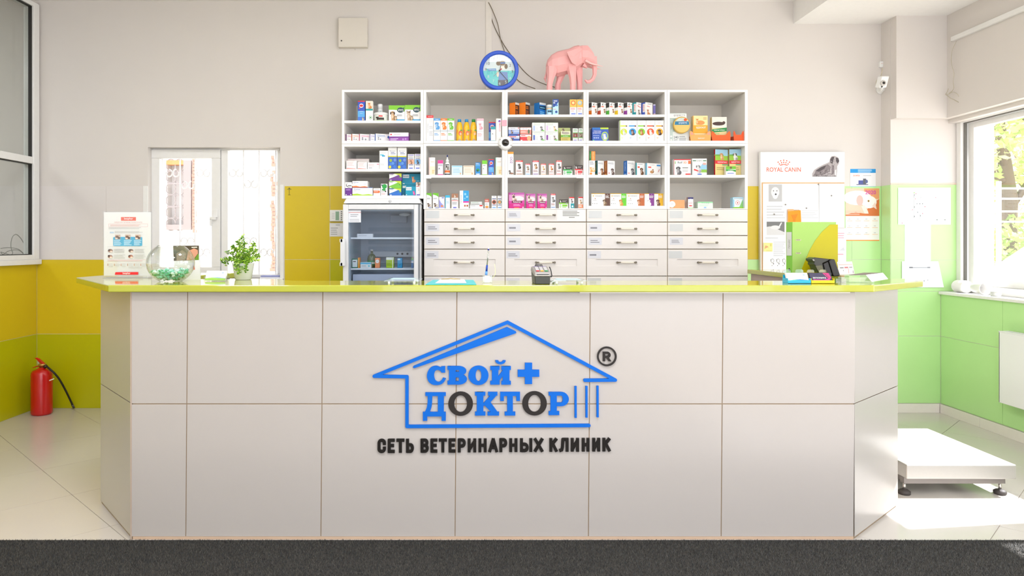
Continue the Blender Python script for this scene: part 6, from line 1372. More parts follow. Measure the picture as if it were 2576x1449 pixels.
paper('paper_notice', 829, 561, 868, 595, YB - .0045, (228, 228, 230), [('l', .08, .6, .1, .7, 4, (170, 172, 178)), ('l', .4, .7, .8, .9, 1, TXTG)], 'white note with lines taped under the alarm keypad', 'notice')
# little tree sticker on the yellow tile
ts = MB(); pr = Pr(ts, P(720, 491, YB - .0027), (1, 0, 0), (0, 0, 1), .05, .062)
dk_ = (90, 84, 20)
pr.run([('r', .46, .05, .54, .9, dk_), ('r', .3, 0, .7, .06, dk_), ('e', .5, .78, .36, .06, dk_), ('e', .5, .8, .26, .035, (205, 185, 40)), ('e', .5, .9, .16, .07, dk_), ('r', .2, .74, .8, .79, dk_)])
tag(ts.build('wall_sticker', fix=False), 'small dark tree-like sticker at the top of the yellow tile', 'sticker')

# ------------------------------------------------------------------ notice board and papers on the right
Yb_ = 5.68
nb_ = thing('notice_board', 'tall white board with a red pet food brand name, pinned with papers', 'board', (XX(2019, Yb_), Yb_, ZZ(690, Yb_)))
bm_ = M((240, 240, 238), .35, noise=0); cork = M((222, 178, 126), .8, noise=.1, scale=150)
X0, X1, Z1, Z0 = XX(1913, Yb_), XX(2125, Yb_), ZZ(382, Yb_), ZZ(700, Yb_)
MB().box(X0, X1, Yb_, YB - .0075, Z0, Z1, bm_).build('panel', nb_, bevel=.002)
MB().box(XX(1916, Yb_), XX(2124, Yb_), Yb_ - .002, Yb_, Z0 + .01, ZZ(459, Yb_), cork).build('cork_sheet', nb_)
pm = MB(); p_ = Pr(pm, (X0, Yb_, ZZ(459, Yb_)), (1, 0, 0), (0, 0, 1), X1 - X0, ZZ(382, Yb_) - ZZ(459, Yb_))
ub = Yb_ / F; ORED = (226, 84, 40)
bx_ = lambda x: (x - 1913) * ub; bz_ = lambda y: (459 - y) * ub
p_.text(bx_(1971.5), bz_(426.5), 11 * ub, 'ROYAL CANIN', ORED, 86 * ub, bold=.008)
for x, y in ((1957.5, 408), (1964, 404.5), (1971.5, 403), (1979, 404.5), (1986, 408), (1960.5, 412.5), (1966, 409.5), (1977, 409.5), (1982.5, 412.5), (1971.5, 408.5)): p_.ell(bx_(x), bz_(y), 1.6 * ub, 1.6 * ub, ORED, 10)
p_.poly([(bx_(1961), bz_(416)), (bx_(1966), bz_(413.5)), (bx_(1971.5), bz_(412.8)), (bx_(1977), bz_(413.5)), (bx_(1982), bz_(416)), (bx_(1981), bz_(417)), (bx_(1971.5), bz_(414.2)), (bx_(1962), bz_(417))], ORED)
dg = (132, 122, 124); dg2 = (78, 70, 72)
def bp(pts, c): p_.poly([(bx_(x), bz_(y)) for x, y in pts], c)
bp([(2043, 444), (2043, 437), (2048, 428), (2058, 421), (2072, 414), (2086, 408), (2088, 398), (2092, 393), (2100, 392), (2108, 396), (2111, 404), (2110, 412), (2106, 418), (2106, 430), (2104, 443), (2080, 444)], (176, 168, 168))
bp([(2048, 440), (2052, 428), (2066, 420), (2082, 413), (2090, 420), (2086, 432), (2070, 440)], dg)
bp([(2052, 430), (2064, 421), (2078, 416), (2074, 424), (2060, 432)], dg2); bp([(2088, 402), (2092, 395), (2099, 394), (2096, 404), (2094, 412), (2089, 410)], dg2); bp([(2102, 396), (2109, 398), (2111, 406), (2106, 412), (2103, 405)], dg2)
bp([(2092, 414), (2098, 418), (2098, 436), (2092, 440)], dg); bp([(2044, 442), (2104, 442), (2104, 444.5), (2044, 444.5)], (150, 144, 146)); p_.ell(bx_(2105), bz_(405), 1.3 * ub, 1.3 * ub, (40, 36, 36), 8); bp([(2100, 428), (2104, 426), (2103, 442), (2099, 442)], (224, 220, 220))
rf = random.Random(9)
for _ in range(150):                                   # shaggy coat of the printed dog
    t_ = rf.random(); x = 2047 + 55 * t_; y0_ = 438 - 30 * t_ ** 1.3
    y = rf.uniform(y0_ if x < 2088 else 396, 442)
    p_.k = 30 + _ % 12; s_ = rf.uniform(1.2, 3.4); bp([(x, y), (x + .9, y + .2), (x - .3, y + s_), (x - 1.0, y + s_ * .9)], rf.choice([dg, dg2, (176, 168, 168), (205, 198, 198), (110, 100, 102)]))
pm.build('printed_header', nb_, fix=False)
k8 = 1373 / 360.0
def sheet(x0, y0, x1, y1, lay, col, items, label, name='paper_sheet', cat='paper', k=(1880, 360, k8)):
    Y = Yb_ - .0035 - .0016 * lay
    return paper(name, k[0] + x0 / k[2], k[1] + y0 / k[2], k[0] + x1 / k[2], k[1] + y1 / k[2], Y, col, items, label, cat, t=.001)
G1 = (205, 207, 210)
sheet(150, 388, 385, 800, 0, (240, 240, 240), [('r', .23, .58, .78, .98, (190, 190, 190)), ('e', .5, .8, .17, .12, (228, 228, 228)), ('e', .5, .72, .11, .08, (236, 236, 236)), ('c', .43, .83, .02, (60, 60, 60)), ('c', .57, .83, .02, (60, 60, 60)), ('e', .52, .75, .04, .02, (70, 70, 70)), ('l', .15, .9, .1, .5, 6, G1)], 'white sheet with grey dog photo pinned at board top left')
sheet(150, 720, 385, 1000, 1, (241, 241, 241), [('r', .15, .42, .88, .88, (120, 120, 120)), ('p', [(.15, .42), (.88, .42), (.88, .52), (.3, .72), (.15, .7)], (215, 215, 215)), ('e', .5, .68, .2, .07, (226, 226, 226)), ('p', [(.68, .68), (.78, .84), (.74, .86), (.64, .72)], (226, 226, 226)), ('l', .1, .7, .2, .36, 2, G1)], 'white sheet with a grey photo of a cat on a rail', )
sheet(150, 930, 390, 1215, 2, (242, 242, 242), [('l', .42, .9, .44, .96, 8, G1)] + [('e', .38 + .23 * i, .30, .07, .08, (190, 190, 190)) for i in range(3)] + [('e', .38 + .23 * i, .30, .045, .05, (242, 242, 242)) for i in range(3)] + [('c', .42 + .22 * i, .2, .02, BLK) for i in range(3)] + [('c', .36 + .22 * i, .14, .014, BLK) for i in range(3)] + [('r', .3 + .235 * i, .28, .315 + .235 * i, .36, (120, 120, 120)) for i in range(3)], 'white sheet with a row of small round diagrams low on the board')
sheet(155, 957, 242, 1040, 4, (236, 232, 150), [('p', [(.1, .3), (.5, .5), (.6, .3), (.5, .6), (.2, .7)], (226, 170, 120)), ('r', .7, .6, .9, .9, (222, 214, 120)), ('r', .3, .06, .9, .12, (222, 214, 120))], 'small yellow picture note stuck on the board', 'sticky_note', 'note')
sheet(385, 388, 690, 640, 0, (243, 243, 243), [('r', .18, .2, .94, .205, G1), ('r', .18, .86, .94, .865, G1), ('r', .18, .2, .185, .86, G1), ('r', .94, .2, .945, .86, G1), ('r', .56, .2, .565, .86, G1), ('r', .76, .2, .765, .86, G1), ('r', .18, .54, .94, .545, G1)], 'white sheet with a faint table at board top')
sheet(500, 620, 700, 830, 1, (243, 243, 243), [('l', .1, .9, .5, .9, 5, G1)], 'white text sheet right of the orange envelope')
sheet(690, 388, 930, 812, 3, (244, 244, 244), [('l', .1, .9, .1, .95, 12, (226, 226, 228))], 'large blank looking sheet on the right of the board')
sheet(700, 815, 948, 1215, 4, (243, 243, 243), [('l', .68, .98, .74, .9, 3, (240, 170, 180)), ('l', .68, .9, .34, .4, 1, (240, 170, 180)), ('p', [(.68, .46), (.95, .46), (.9, .54), (.75, .47)], G1)], 'white sheet with pale red handwriting behind the green binder')
oe = thing('envelope', 'orange paper envelope pinned behind the green binder', 'envelope', tuple(P(2000, 600, Yb_ - .012)))
Yo = Yb_ - .014
def kq(x, y, Y): return P(1880 + x / k8, 360 + y / k8, Y)
f2 = lambda pts: [(kq(x, y, Yo).x, kq(x, y, Yo).z) for x, y in pts]
MB().front(f2([(388, 635), (445, 633), (448, 660), (420, 1000), (380, 992)]), Yo + .001, Yo + .002, M((248, 178, 120), .6, noise=0)).build('backing', oe)
MB().front(f2([(390, 655), (512, 644), (518, 760), (520, 900), (395, 900)]), Yo, Yo + .001, M((250, 152, 10), .6, noise=0)).build('pocket', oe)
MB().front(f2([(420, 690), (485, 680), (462, 730), (460, 760), (440, 760), (440, 730)]), Yo - .0008, Yo, M((232, 132, 6), .6, noise=0)).build('flap', oe)
for i, (x, y) in enumerate(((365, 590), (257, 683), (565, 624), (805, 504), (680, 396))):
    tag(MB().lathe([(.0005, -.008), (.006, -.006), (.004, -.003), (.004, .0)], kq(x, y, Yb_ - .006), C((150, 146, 140)), 8, 'y').build('push_pin'), ['grey push pin beside the orange envelope', 'grey push pin at the left sheet', 'grey push pin above the text sheet', 'grey push pin in the large blank sheet', 'grey push pin at the table sheet corner'][i], 'pin')
# leaflet and calendar
paper('leaflet', 2139, 425, 2203, 470, YB - .002, (240, 240, 242), [('r', 0, .78, 1, 1, (20, 150, 220)), ('l', .3, .9, .8, .98, 3, (190, 225, 245)), ('t', .24, .64, .10, 'zoeta', (240, 130, 90), .3), ('l', .5, .95, .58, .68, 1, (200, 202, 206)), ('r', .32, .12, .52, .36, (80, 90, 160)), ('r', .5, .14, .62, .46, (90, 92, 104)), ('e', .64, .3, .05, .1, (90, 100, 150)), ('r', .24, .1, .7, .15, (120, 124, 150)), ('r', 0, 0, 1, .03, (150, 200, 225))], 'white leaflet with blue header on the wall above the calendar', 'leaflet')
cal = paper('wall_calendar', 2127, 474, 2212, 606, YB - .0045, (243, 242, 240), [('r', 0, 0, 1, .02, (246, 160, 70)), ('r', 0, .475, 1, 1, (240, 205, 180)), ('p', [(0, .475), (1, .475), (1, .8), (.75, .7), (.55, .52), (.3, .55), (0, .5)], (214, 116, 56)), ('r', .55, .8, 1, 1, (232, 160, 110)), ('e', .35, .82, .42, .14, (245, 240, 236)), ('e', .7, .74, .22, .12, (247, 243, 240)), ('e', .42, .77, .1, .1, (240, 190, 180)), ('p', [(.78, .66), (.92, .60), (.88, .74)], (240, 215, 205)), ('e', .68, .76, .03, .02, (190, 150, 50)), ('e', .68, .76, .013, .012, (40, 30, 30)), ('p', [(.46, .66), (.56, .52), (.68, .52), (.66, .57), (.56, .68)], (246, 226, 216)), ('l', 0, .5, .49, .58, 3, (230, 190, 170)), ('t', .74, .925, .075, '2020', (206, 60, 170), .42)] +
            [('r', .04 + .25 * i, .38 - .13 * j, .2 + .25 * i, .387 - .13 * j, (246, 190, 140)) for i in range(4) for j in range(3)] + [('r', .08 + .25 * i, .41 - .13 * j, .14 + .25 * i, .42 - .13 * j, (190, 190, 196)) for i in range(4) for j in range(3)], 'wall calendar for 2020 with a white cat photo on orange', 'calendar')
# papers on the pier
Ypp = PY - .0065
kk = 1087 / 240.0
pl = lambda x, y: (2200 + x / kk, 440 + y / kk)
a = pl(270, 145); c = pl(868, 566)
plan = [('l', .42, .6, .93, .96, 1, G1)]
fx = lambda x: (x - 270) / 598; fz = lambda y: (566 - y) / 421
for x0, y0, x1, y1 in ((370, 207, 580, 209), (370, 518, 500, 520), (530, 518, 582, 520), (370, 207, 372, 520), (579, 207, 581, 520), (450, 220, 452, 500), (518, 375, 520, 520), (465, 375, 580, 377), (375, 250, 450, 252), (375, 295, 437, 297), (375, 335, 437, 337), (375, 352, 437, 354), (375, 405, 437, 407), (375, 440, 437, 442), (375, 470, 437, 472), (526, 220, 528, 270), (526, 257, 580, 259), (452, 295, 580, 297)):
    plan.append(('r', fx(x0), fz(y1), fx(x1), fz(y0), (130, 130, 134)))
for x, y in ((472, 216), (463, 274), (572, 362), (430, 396), (545, 440), (312, 549), (695, 259)): plan.append(('c', fx(x), fz(y), .008, (235, 90, 100)))
for x, y in ((452, 230), (482, 328), (514, 328), (545, 328), (452, 366), (488, 426), (452, 474), (520, 466)): plan.append(('r', fx(x - 3), fz(y + 7), fx(x + 3), fz(y - 7), (90, 100, 100)))
plan += [('l', .7, .92, .35, .85, 9, (226, 226, 228)), ('r', .72, .12, .75, .14, (120, 130, 120)), ('r', .87, .12, .9, .14, (120, 130, 120)), ('e', .3, .86, .015, .015, (170, 220, 130))]
paper('evacuation_plan', a[0], a[1], c[0], c[1], Ypp, (244, 245, 244), plan, 'white evacuation floor plan sheet on the green tiled pier', 'plan')
a = pl(343, 562); c = pl(640, 985)
paper('paper_sheet', a[0], a[1], c[0], c[1], Ypp + .002, (242, 243, 242), [], 'blank white sheet hanging below the evacuation plan', 'paper')
a = pl(312, 985); c = pl(726, 1282)
paper('paper_sheet', a[0], a[1], c[0], c[1], Ypp - .002, (242, 243, 244), [('r', .2, .74, .78, .78, (170, 172, 176)), ('r', .2, .74, .3, .79, (110, 112, 116)), ('r', .7, .74, .78, .79, (130, 132, 136)), ('l', .2, .78, .25, .7, 9, (222, 223, 226)), ('r', .6, .22, .62, .28, (150, 150, 156)), ('r', .7, .26, .72, .3, (150, 150, 156))], 'lowest white sheet with faint chart on the green pier', 'paper', skew=(0, .045))
# white plaster cups and a roll on the sill
Zs = SZ
sw = M((240, 238, 234), .7, noise=.02, bump=.1)
r1 = thing('paper_roll', 'white paper roll lying on the right window sill', 'roll', (3.70, 5.42, Zs))
MB().lathe([(.018, -.06), (.045, -.058), (.047, -.05), (.047, .05), (.045, .058), (.018, .06)], (3.70, 5.45, Zs + .0475), sw, 24, 'y').build('roll', r1)
r2 = thing('plastic_cup', 'white cup lying beside the paper roll on the sill', 'cup', (3.70, 5.2, Zs))
MB().lathe([(.03, .06), (.045, -.06), (.047, -.06), (.047, -.056), (.032, .063), (.0, .063)], (3.69, 5.24, Zs + .0475), M((246, 244, 240), .3, noise=0), 24, 'y', close=False).build('cup', r2)
r3 = tag(MB().lathe([(.03, 0), (.032, .003), (.032, .03), (.028, .034), (.0, .036)], (3.69, 5.08, Zs), M((190, 192, 184), .3, noise=.1), 20).build('small_jar'), 'small grey translucent jar on the right window sill', 'jar')

# radiator on the right wall
rd_ = thing('radiator', 'white panel radiator under the right window', 'radiator', (XR - .06, 4.3, .24))
rm = M((240, 240, 240), .35, noise=0)
RX = XR - .085; ry1 = F * RX / (2512 - CX); rz1 = ZZ(832, ry1); rz0 = ZZ(1012, ry1)
MB().box(RX, RX + .012, 3.55, ry1, rz0, rz1 - .006, rm).build('front_panel', rd_, bevel=.004)
MB().box(RX + .055, RX + .065, 3.56, ry1 - .01, rz0 + .01, rz1 - .01, rm).build('back_panel', rd_)
MB().box(RX, RX + .07, ry1 - .012, ry1, rz0, rz1, rm).box(RX, RX + .07, 3.55, 3.562, rz0, rz1, rm).build('side_cover', rd_, bevel=.003)
m = MB().box(RX, RX + .008, 3.55, ry1, rz1 - .006, rz1, rm).box(RX + .062, RX + .07, 3.55, ry1, rz1 - .006, rz1, rm)
y = 3.58
while y < ry1 - .02: m.box(RX + .008, RX + .062, y, y + .012, rz1 - .006, rz1 - .001, rm); y += .03
m.build('top_grille', rd_)
MB().box(RX + .065, XR - .008, 3.8, 3.86, rz0 + .2, rz0 + .3, rm).box(RX + .065, XR - .008, 4.5, 4.56, rz0 + .2, rz0 + .3, rm).build('bracket', rd_)

# veterinary floor scale
sc_ = thing('floor_scale', 'low stainless steel platform scale on the floor right of the counter', 'scale', (2.52, 4.08, 0))
ste = M((190, 187, 182), .42, .7, noise=.03, scale=80, name='brushed_steel'); stg = M((128, 122, 118), .4, .5, noise=0)
sx0, sx1, sy0, sy1 = 2.235, 2.81, 3.72, 4.457
MB().box(sx0, sx1, sy0, sy1, .094, .170, ste).build('platform', sc_, bevel=.006, seg=3)
MB().box(sx0 + .005, sx1 - .035, sy0 + .03, sy0 + .07, .060, .094, stg).box(sx0 + .005, sx1 - .035, sy1 - .07, sy1 - .03, .060, .094, stg).box(sx0 + .02, sx0 + .06, sy0 + .07, sy1 - .07, .06, .094, stg).box(sx1 - .09, sx1 - .05, sy0 + .07, sy1 - .07, .06, .094, stg).build('base_frame', sc_, bevel=.003)
for x in (sx0 + .018, sx1 - .05):
    for y in (sy0 + .05, sy1 - .05):
        f = MB().lathe([(.028, 0), (.031, .006), (.031, .016), (.02, .024), (.008, .027)], (x, y, 0), M((64, 58, 56), .6, noise=0), 18); f.build('foot', sc_)
        MB().lathe([(.008, .026), (.008, .062)], (x, y, 0), M((200, 196, 190), .3, .9, noise=0), 10).build('foot_screw', sc_)

# fire extinguisher
ex = thing('fire_extinguisher', 'red fire extinguisher with black hose on the floor in the left corner', 'fire extinguisher', (XX(104, 5.52), 5.52, 0))
redm = M((196, 8, 14), .25, coat=.4, noise=.01, name='red_enamel'); blm = M((24, 22, 22), .5, noise=0)
Yx = 5.53; ux_ = Yx / F; ox = Vector((XX(105, Yx), Yx, 0)); rr = 24.5 * ux_
hz = lambda y: ZZ(y, Yx) + .005
MB().lathe([(rr * .86, .0), (rr * .97, .008), (rr, .02), (rr, hz(944)), (rr * .95, hz(938)), (rr * .82, hz(933)), (rr * .5, hz(930)), (rr * .34, hz(928)), (rr * .3, hz(926))], ox, redm, 28).build('cylinder', ex)
MB().lathe([(rr * .26, hz(927)), (rr * .26, hz(922)), (rr * .36, hz(921)), (rr * .36, hz(917)), (rr * .2, hz(916))], ox + Vector((.004, 0, 0)), M((190, 150, 80), .35, .8, noise=0), 16).build('valve', ex)
e = lambda x, y, d=0: P(60 + x / 8.05, 880 + y / 8.05, Yx + d)
def flatp(pts, th, mt, nm): MB().front([(e(x, y).x, e(x, y).z + .005) for x, y in pts], Yx - th, Yx + th, mt).build(nm, ex, bevel=.002)
flatp([(225, 180), (265, 170), (310, 190), (370, 240), (430, 300), (420, 330), (335, 335), (350, 290), (310, 250), (265, 205)], .009, redm, 'lever')
flatp([(275, 240), (300, 250), (328, 325), (300, 335), (285, 300)], .005, M((205, 196, 176), .4, .5, noise=0), 'safety_pin')
flatp([(185, 365), (270, 335), (330, 338), (325, 355), (270, 355), (190, 380)], .008, redm, 'carry_handle')
MB().tube(spline([e(400, 350) + Vector((0, 0, .005)), e(440, 335, -.005) + Vector((0, 0, .005)), e(520, 385, -.015), e(610, 465, -.01), e(700, 570, .01), e(780, 700, .04), e(870, 870, .08), e(960, 1060, .135), e(985, 1120, .15)], 5), .0075, blm, 10).build('hose', ex)
MB().tube([e(980, 1110, .147), Vector((e(1008, 1165, .165).x, Yx + .168, .011))], .009, M((90, 84, 80), .4, noise=0), 10).build('nozzle', ex)
MB().tube([e(415, 355, -.004), e(465, 320, -.004)], .0115, M((70, 64, 58), .35, .6, noise=0), 12).build('hose_nut', ex)
MB().obox(e(495, 640, -.083) + Vector((0, .012, 0)), Vector((.03, .012, .012)), Vector((0, .001, 0)), Vector((0, 0, .008)), C((226, 222, 216))).build('sticker', ex)
# ================================================================== things on the worktop
T0 = topz
def Yon(py): return YT(py, T0)                       # depth of a point standing on the worktop seen at row py
# acrylic information board
Ya = 3.80; ka = 2576 / 540.0
ib = thing('info_stand', 'white printed info board in a clear stand at the left end of the worktop', 'stand', (XX(320, Ya), Ya, T0))
xa, xb, za, zb2 = XX(259.5, Ya), XX(381.5, Ya), T0, ZZ(534, Ya)
MB().box(xa + .004, xb - .004, Ya, Ya + .003, T0 + .012, zb2, M((238, 236, 230), .45, noise=0)).build('sheet', ib)
acr = glass((.98, .99, 1), .05, .35)
MB().box(xa, xb, Ya - .004, Ya - .002, T0, zb2 + .004, acr).box(xa, xb, Ya + .004, Ya + .006, T0, zb2 + .004, acr).box(xa, xb, Ya - .03, Ya + .06, T0 + .0005, T0 + .003, acr).build('acrylic_holder', ib)
pm = MB(); W_, H_ = xb - xa - .008, zb2 - T0 - .012
p_ = Pr(pm, (xa + .004, Ya, T0 + .012), (1, 0, 0), (0, 0, 1), W_, H_)
def iu(x): return (x - 380) / (962 - 380)
def iv(y): return (862 - y) / (862 - 72)
OR2 = (232, 92, 66); g2 = (196, 194, 188)
def ib_r(x0, y0, x1, y1, c): return ('r', iu(x0), iv(y1), iu(x1), iv(y0), c)
def ib_t(x, y, h, t, c, w): return ('t', iu(x), iv(y), h / 790, t, c, w / 582)
items = [ib_r(592, 132, 777, 177, OR2), ib_t(685, 154, 32, 'beaphar', WH, 150), ib_t(682, 198, 17, 'СРЕДСТВА ГИГИЕНЫ ПОЛОСТИ РТА', (222, 130, 120), 480),
         ib_r(438, 215, 924, 217, (232, 150, 140)), ib_r(438, 250, 924, 252, (232, 150, 140)), ib_r(438, 215, 440, 252, (232, 150, 140)), ib_r(922, 215, 924, 252, (232, 150, 140)), ('l', iu(460), iu(910), iv(246), iv(220), 2, (236, 190, 180)),
         ('l', iu(438), iu(915), iv(282), iv(258), 2, g2), ('l', iu(515), iu(915), iv(335), iv(303), 3, g2), ib_r(455, 315, 505, 333, (190, 210, 225)),
         ib_r(496, 383, 856, 489, (16, 174, 214)), ib_r(510, 378, 842, 492, (16, 174, 214))]
for x in (553, 678, 803):
    items += [ib_r(x - 33, 350, x + 33, 410, (205, 180, 160)), ('e', iu(x - 8), iv(376), .035, .018, (120, 84, 66)), ('e', iu(x + 14), iv(392), .03, .014, (60, 46, 42)), ('e', iu(x - 14), iv(398), .025, .012, (230, 214, 200)), ('l', iu(x - 48), iu(x + 50), iv(484), iv(416), 5, (205, 238, 246))]
items += [ib_r(428, 498, 912, 500, g2), ib_r(428, 662, 912, 664, (226, 160, 150)), ('l', iu(430), iu(912), iv(684), iv(668), 1, (226, 190, 184))]
for x, y, c in ((463, 550, (150, 110, 90)), (718, 550, (120, 90, 74)), (460, 622, (190, 130, 100)), (715, 622, (170, 110, 90))):
    items += [('e', iu(x), iv(y), .052, .026, c), ('e', iu(x + 12), iv(y + 10), .03, .014, (226, 205, 190)), ('e', iu(x - 14), iv(y - 8), .022, .012, (64, 50, 46)), ('l', iu(x + 48), iu(x + 190), iv(y + 26), iv(y - 26), 5, g2)]
for i in range(6): items += [ib_r(430 + 82 * i, 710, 436 + 82 * i, 738, (190, 130, 90)), ('l', iu(444 + 82 * i), iu(500 + 82 * i), iv(752), iv(704), 5, (208, 206, 202))]
items += [('l', iu(690), iu(900), iv(768), iv(756), 1, g2), ('p', [(iu(522), iv(848)), (iu(530), iv(816)), (iu(812), iv(814)), (iu(810), iv(848))], (230, 40, 46)), ib_t(668, 832, 28, 'beaphar', WH, 260)]
p_.run(items); pm.build('print', ib, fix=False)

# fish bowl with wrapped sweets
Yb2 = 3.47; ob = Vector((XX(429.5, Yb2), Yb2, T0)); rb_ = 57 * Yb2 / F
fbw = thing('glass_bowl', 'round glass fish bowl partly filled with green sweets', 'bowl', tuple(ob))
pf = []
hb = (710 - 620) * Yb2 / F * .985
for i in range(18):
    a = radians(-62 + (57 + 62) * i / 17); pf.append((rb_ * cos(a), hb * .48 + rb_ * .94 * sin(a) * .955))
z_min = pf[0][1]; pf = [(r, z - z_min + .002) for r, z in pf]
top_r, top_h = pf[-1]
MB().lathe([(.001, .0015)] + [(pf[0][0], .0005)] + pf + [(top_r + .003, top_h + .003), (top_r - .002, top_h + .003)], ob, glass((.965, .985, .97), .03, .75, 'bowl_glass'), 40, close=False).build('bowl', fbw, fix=False)
GS = [(130, 214, 186), (170, 228, 210), (80, 190, 150), (214, 240, 230), (50, 170, 116)]
rs = random.Random(5); prot = {}
placed = []
for kx in range(2200):
    if len(placed) >= 150: break
    rz = rs.uniform(.010, .066); rmax = 0
    for (r0, h0), (r1_, h1) in zip(pf[:-1], pf[1:]):
        if h0 <= rz <= h1: rmax = r0 + (r1_ - r0) * (rz - h0) / (h1 - h0 + 1e-9)
    rmax -= .016
    if rmax < .01: continue
    a = rs.uniform(0, 2 * pi); r = rmax * rs.random() ** .5
    lvl = .062 - .008 * (r / .08) + .004 * sin(3 * a)
    if rz > lvl: continue
    q = Vector((r * cos(a), r * sin(a), rz))
    if any((q - p).length < .0118 for p in placed): continue
    placed.append(q)
    ci = rs.randrange(5)
    if ci not in prot:
        m = MB(); mc = M(GS[ci], .25, coat=.4, noise=0); L_ = .010
        v, f = [], []
        m.lathe([(.0008, -L_ * .9), (.0048, -L_ * .62), (.0062, -L_ * .2), (.0062, L_ * .2), (.0048, L_ * .62), (.0008, L_ * .9)], (0, 0, 0), mc, 6, 'x', smooth=False)
        for s in (-1, 1): m.add([(s * L_ * .75, 0, 0), (s * L_ * 1.35, .0055, .002), (s * L_ * 1.35, -.0055, -.002)], [(0, 1, 2)], mc)
        prot[ci] = m.build('sweet', origin=(0, 0, 0)); o = prot[ci]
    else:
        o = prot[ci].copy(); COL.objects.link(o)
    o.location = ob + q; o.rotation_euler = (rs.uniform(0, 6), rs.uniform(-.6, .6), rs.uniform(0, 6))
    tag(o, 'green and white wrapped sweet lying in the glass bowl', 'sweet', 'sweets in the glass bowl')

# leaflet standing behind the bowl
Yl = 3.62
bk_ = thing('booklet', 'dark green booklet with a hand photo standing behind the glass bowl', 'booklet', (XX(470, Yl), Yl, T0))
xa, xb = XX(436, Yl), XX(501, Yl)
f3 = lambda pts: [(XX(180 + x / ka, Yl), ZZ(520 + y / ka, Yl)) for x, y in pts]
bz = f3([(1218, 468), (1528, 466), (1545, 800), (1545, 870), (1235, 870)])
bz[3] = (bz[3][0], T0); bz[4] = (bz[4][0], T0)
MB().front(bz, Yl, Yl + .006, M((236, 234, 236), .4, noise=0)).build('cover', bk_)
pm = MB(); p_ = Pr(pm, (0, Yl, 0), (1, 0, 0), (0, 0, 1), 1, 1)
p_.poly(f3([(1218, 468), (1528, 466), (1528, 640), (1226, 650)]), (74, 62, 40))
p_.poly(f3([(1380, 640), (1400, 530), (1470, 500), (1515, 520), (1518, 560), (1480, 610), (1465, 640)]), (214, 150, 120)); p_.poly(f3([(1470, 640), (1500, 590), (1526, 560), (1528, 640)]), (110, 150, 40)); p_.poly(f3([(1440, 482), (1508, 480), (1508, 492), (1440, 494)]), (220, 214, 200)); p_.poly(f3([(1458, 710), (1478, 708), (1480, 755), (1458, 757)]), (222, 110, 80))
p_.poly(f3([(1260, 560), (1330, 520), (1380, 560), (1360, 640), (1260, 648)]), (150, 130, 110))
pm.build('cover_print', bk_, fix=False)
# card holder with white cards
def card_holder(px0, px1, pt, pb, Y, tint, ccol, prints, label, tabs=None, tabc=None):
    t = thing('card_holder', label, 'card holder', (XX((px0 + px1) / 2, Y), Y, T0))
    x0, x1 = XX(px0, Y), XX(px1, Y); zt3 = ZZ(pt, Y); h = zt3 - T0
    am = tint
    MB().box(x0, x1, Y - .03, Y - .028, T0, T0 + h * .32, am).box(x0, x1, Y - .03, Y + .03, T0, T0 + .003, am).box(x0, x0 + .002, Y - .028, Y + .03, T0 + .003, T0 + h * .5, am).box(x1 - .002, x1, Y - .028, Y + .03, T0 + .003, T0 + h * .5, am).build('tray', t, bevel=.0006)
    m = MB(); m.box(x0 + .002, x1 - .002, Y + .028, Y + .03, T0 + .003, T0 + h * .8, am)
    if tabs:
        for a, b_ in tabs: m.front([(XX(a, Y), T0 + h * .8), (XX(b_, Y), T0 + h * .8), (XX(b_ - 1, Y), T0 + h * 1.22), (XX(b_ - 4, Y), T0 + h * 1.32), (XX(a + 4, Y), T0 + h * 1.32), (XX(a + 1, Y), T0 + h * 1.22)], Y + .028, Y + .03, tabc or am)
    m.build('back_rest', t)
    cm2 = M(ccol, .4, noise=0)
    c0, c1 = x0 + .004, x1 - .004
    MB().hexa([(c0, Y - .024, T0 + .004), (c1, Y - .024, T0 + .004), (c1, Y - .008, T0 + .004), (c0, Y - .008, T0 + .004)], [(c0, Y + .002, zt3), (c1, Y + .002, zt3), (c1, Y + .018, zt3), (c0, Y + .018, zt3)], cm2).build('cards', t)
    pm = MB(); up_ = Vector((0, .026, h - .004)); L3 = up_.length
    Pr(pm, (c0, Y - .024, T0 + .004), (1, 0, 0), up_.normalized(), c1 - c0, L3).run(prints); pm.build('card_print', t, fix=False)
    return t
wave = [('l', .08, .5, .72, .9, 2, (200, 200, 204)), ('e', .82, .8, .06, .08, (160, 180, 210)), ('p', [(0, .0), (1, .0), (1, .2), (.6, .26), (.3, .3), (0, .22)], (150, 200, 60)), ('p', [(.3, .3), (.6, .26), (1, .2), (1, .24), (.6, .34)], (120, 160, 215))]
card_holder(518, 572.5, 681.5, 707, 3.50, glass((.97, .98, .97), .06, .3), (240, 240, 238), wave, 'clear holder of white business cards left of the plant')
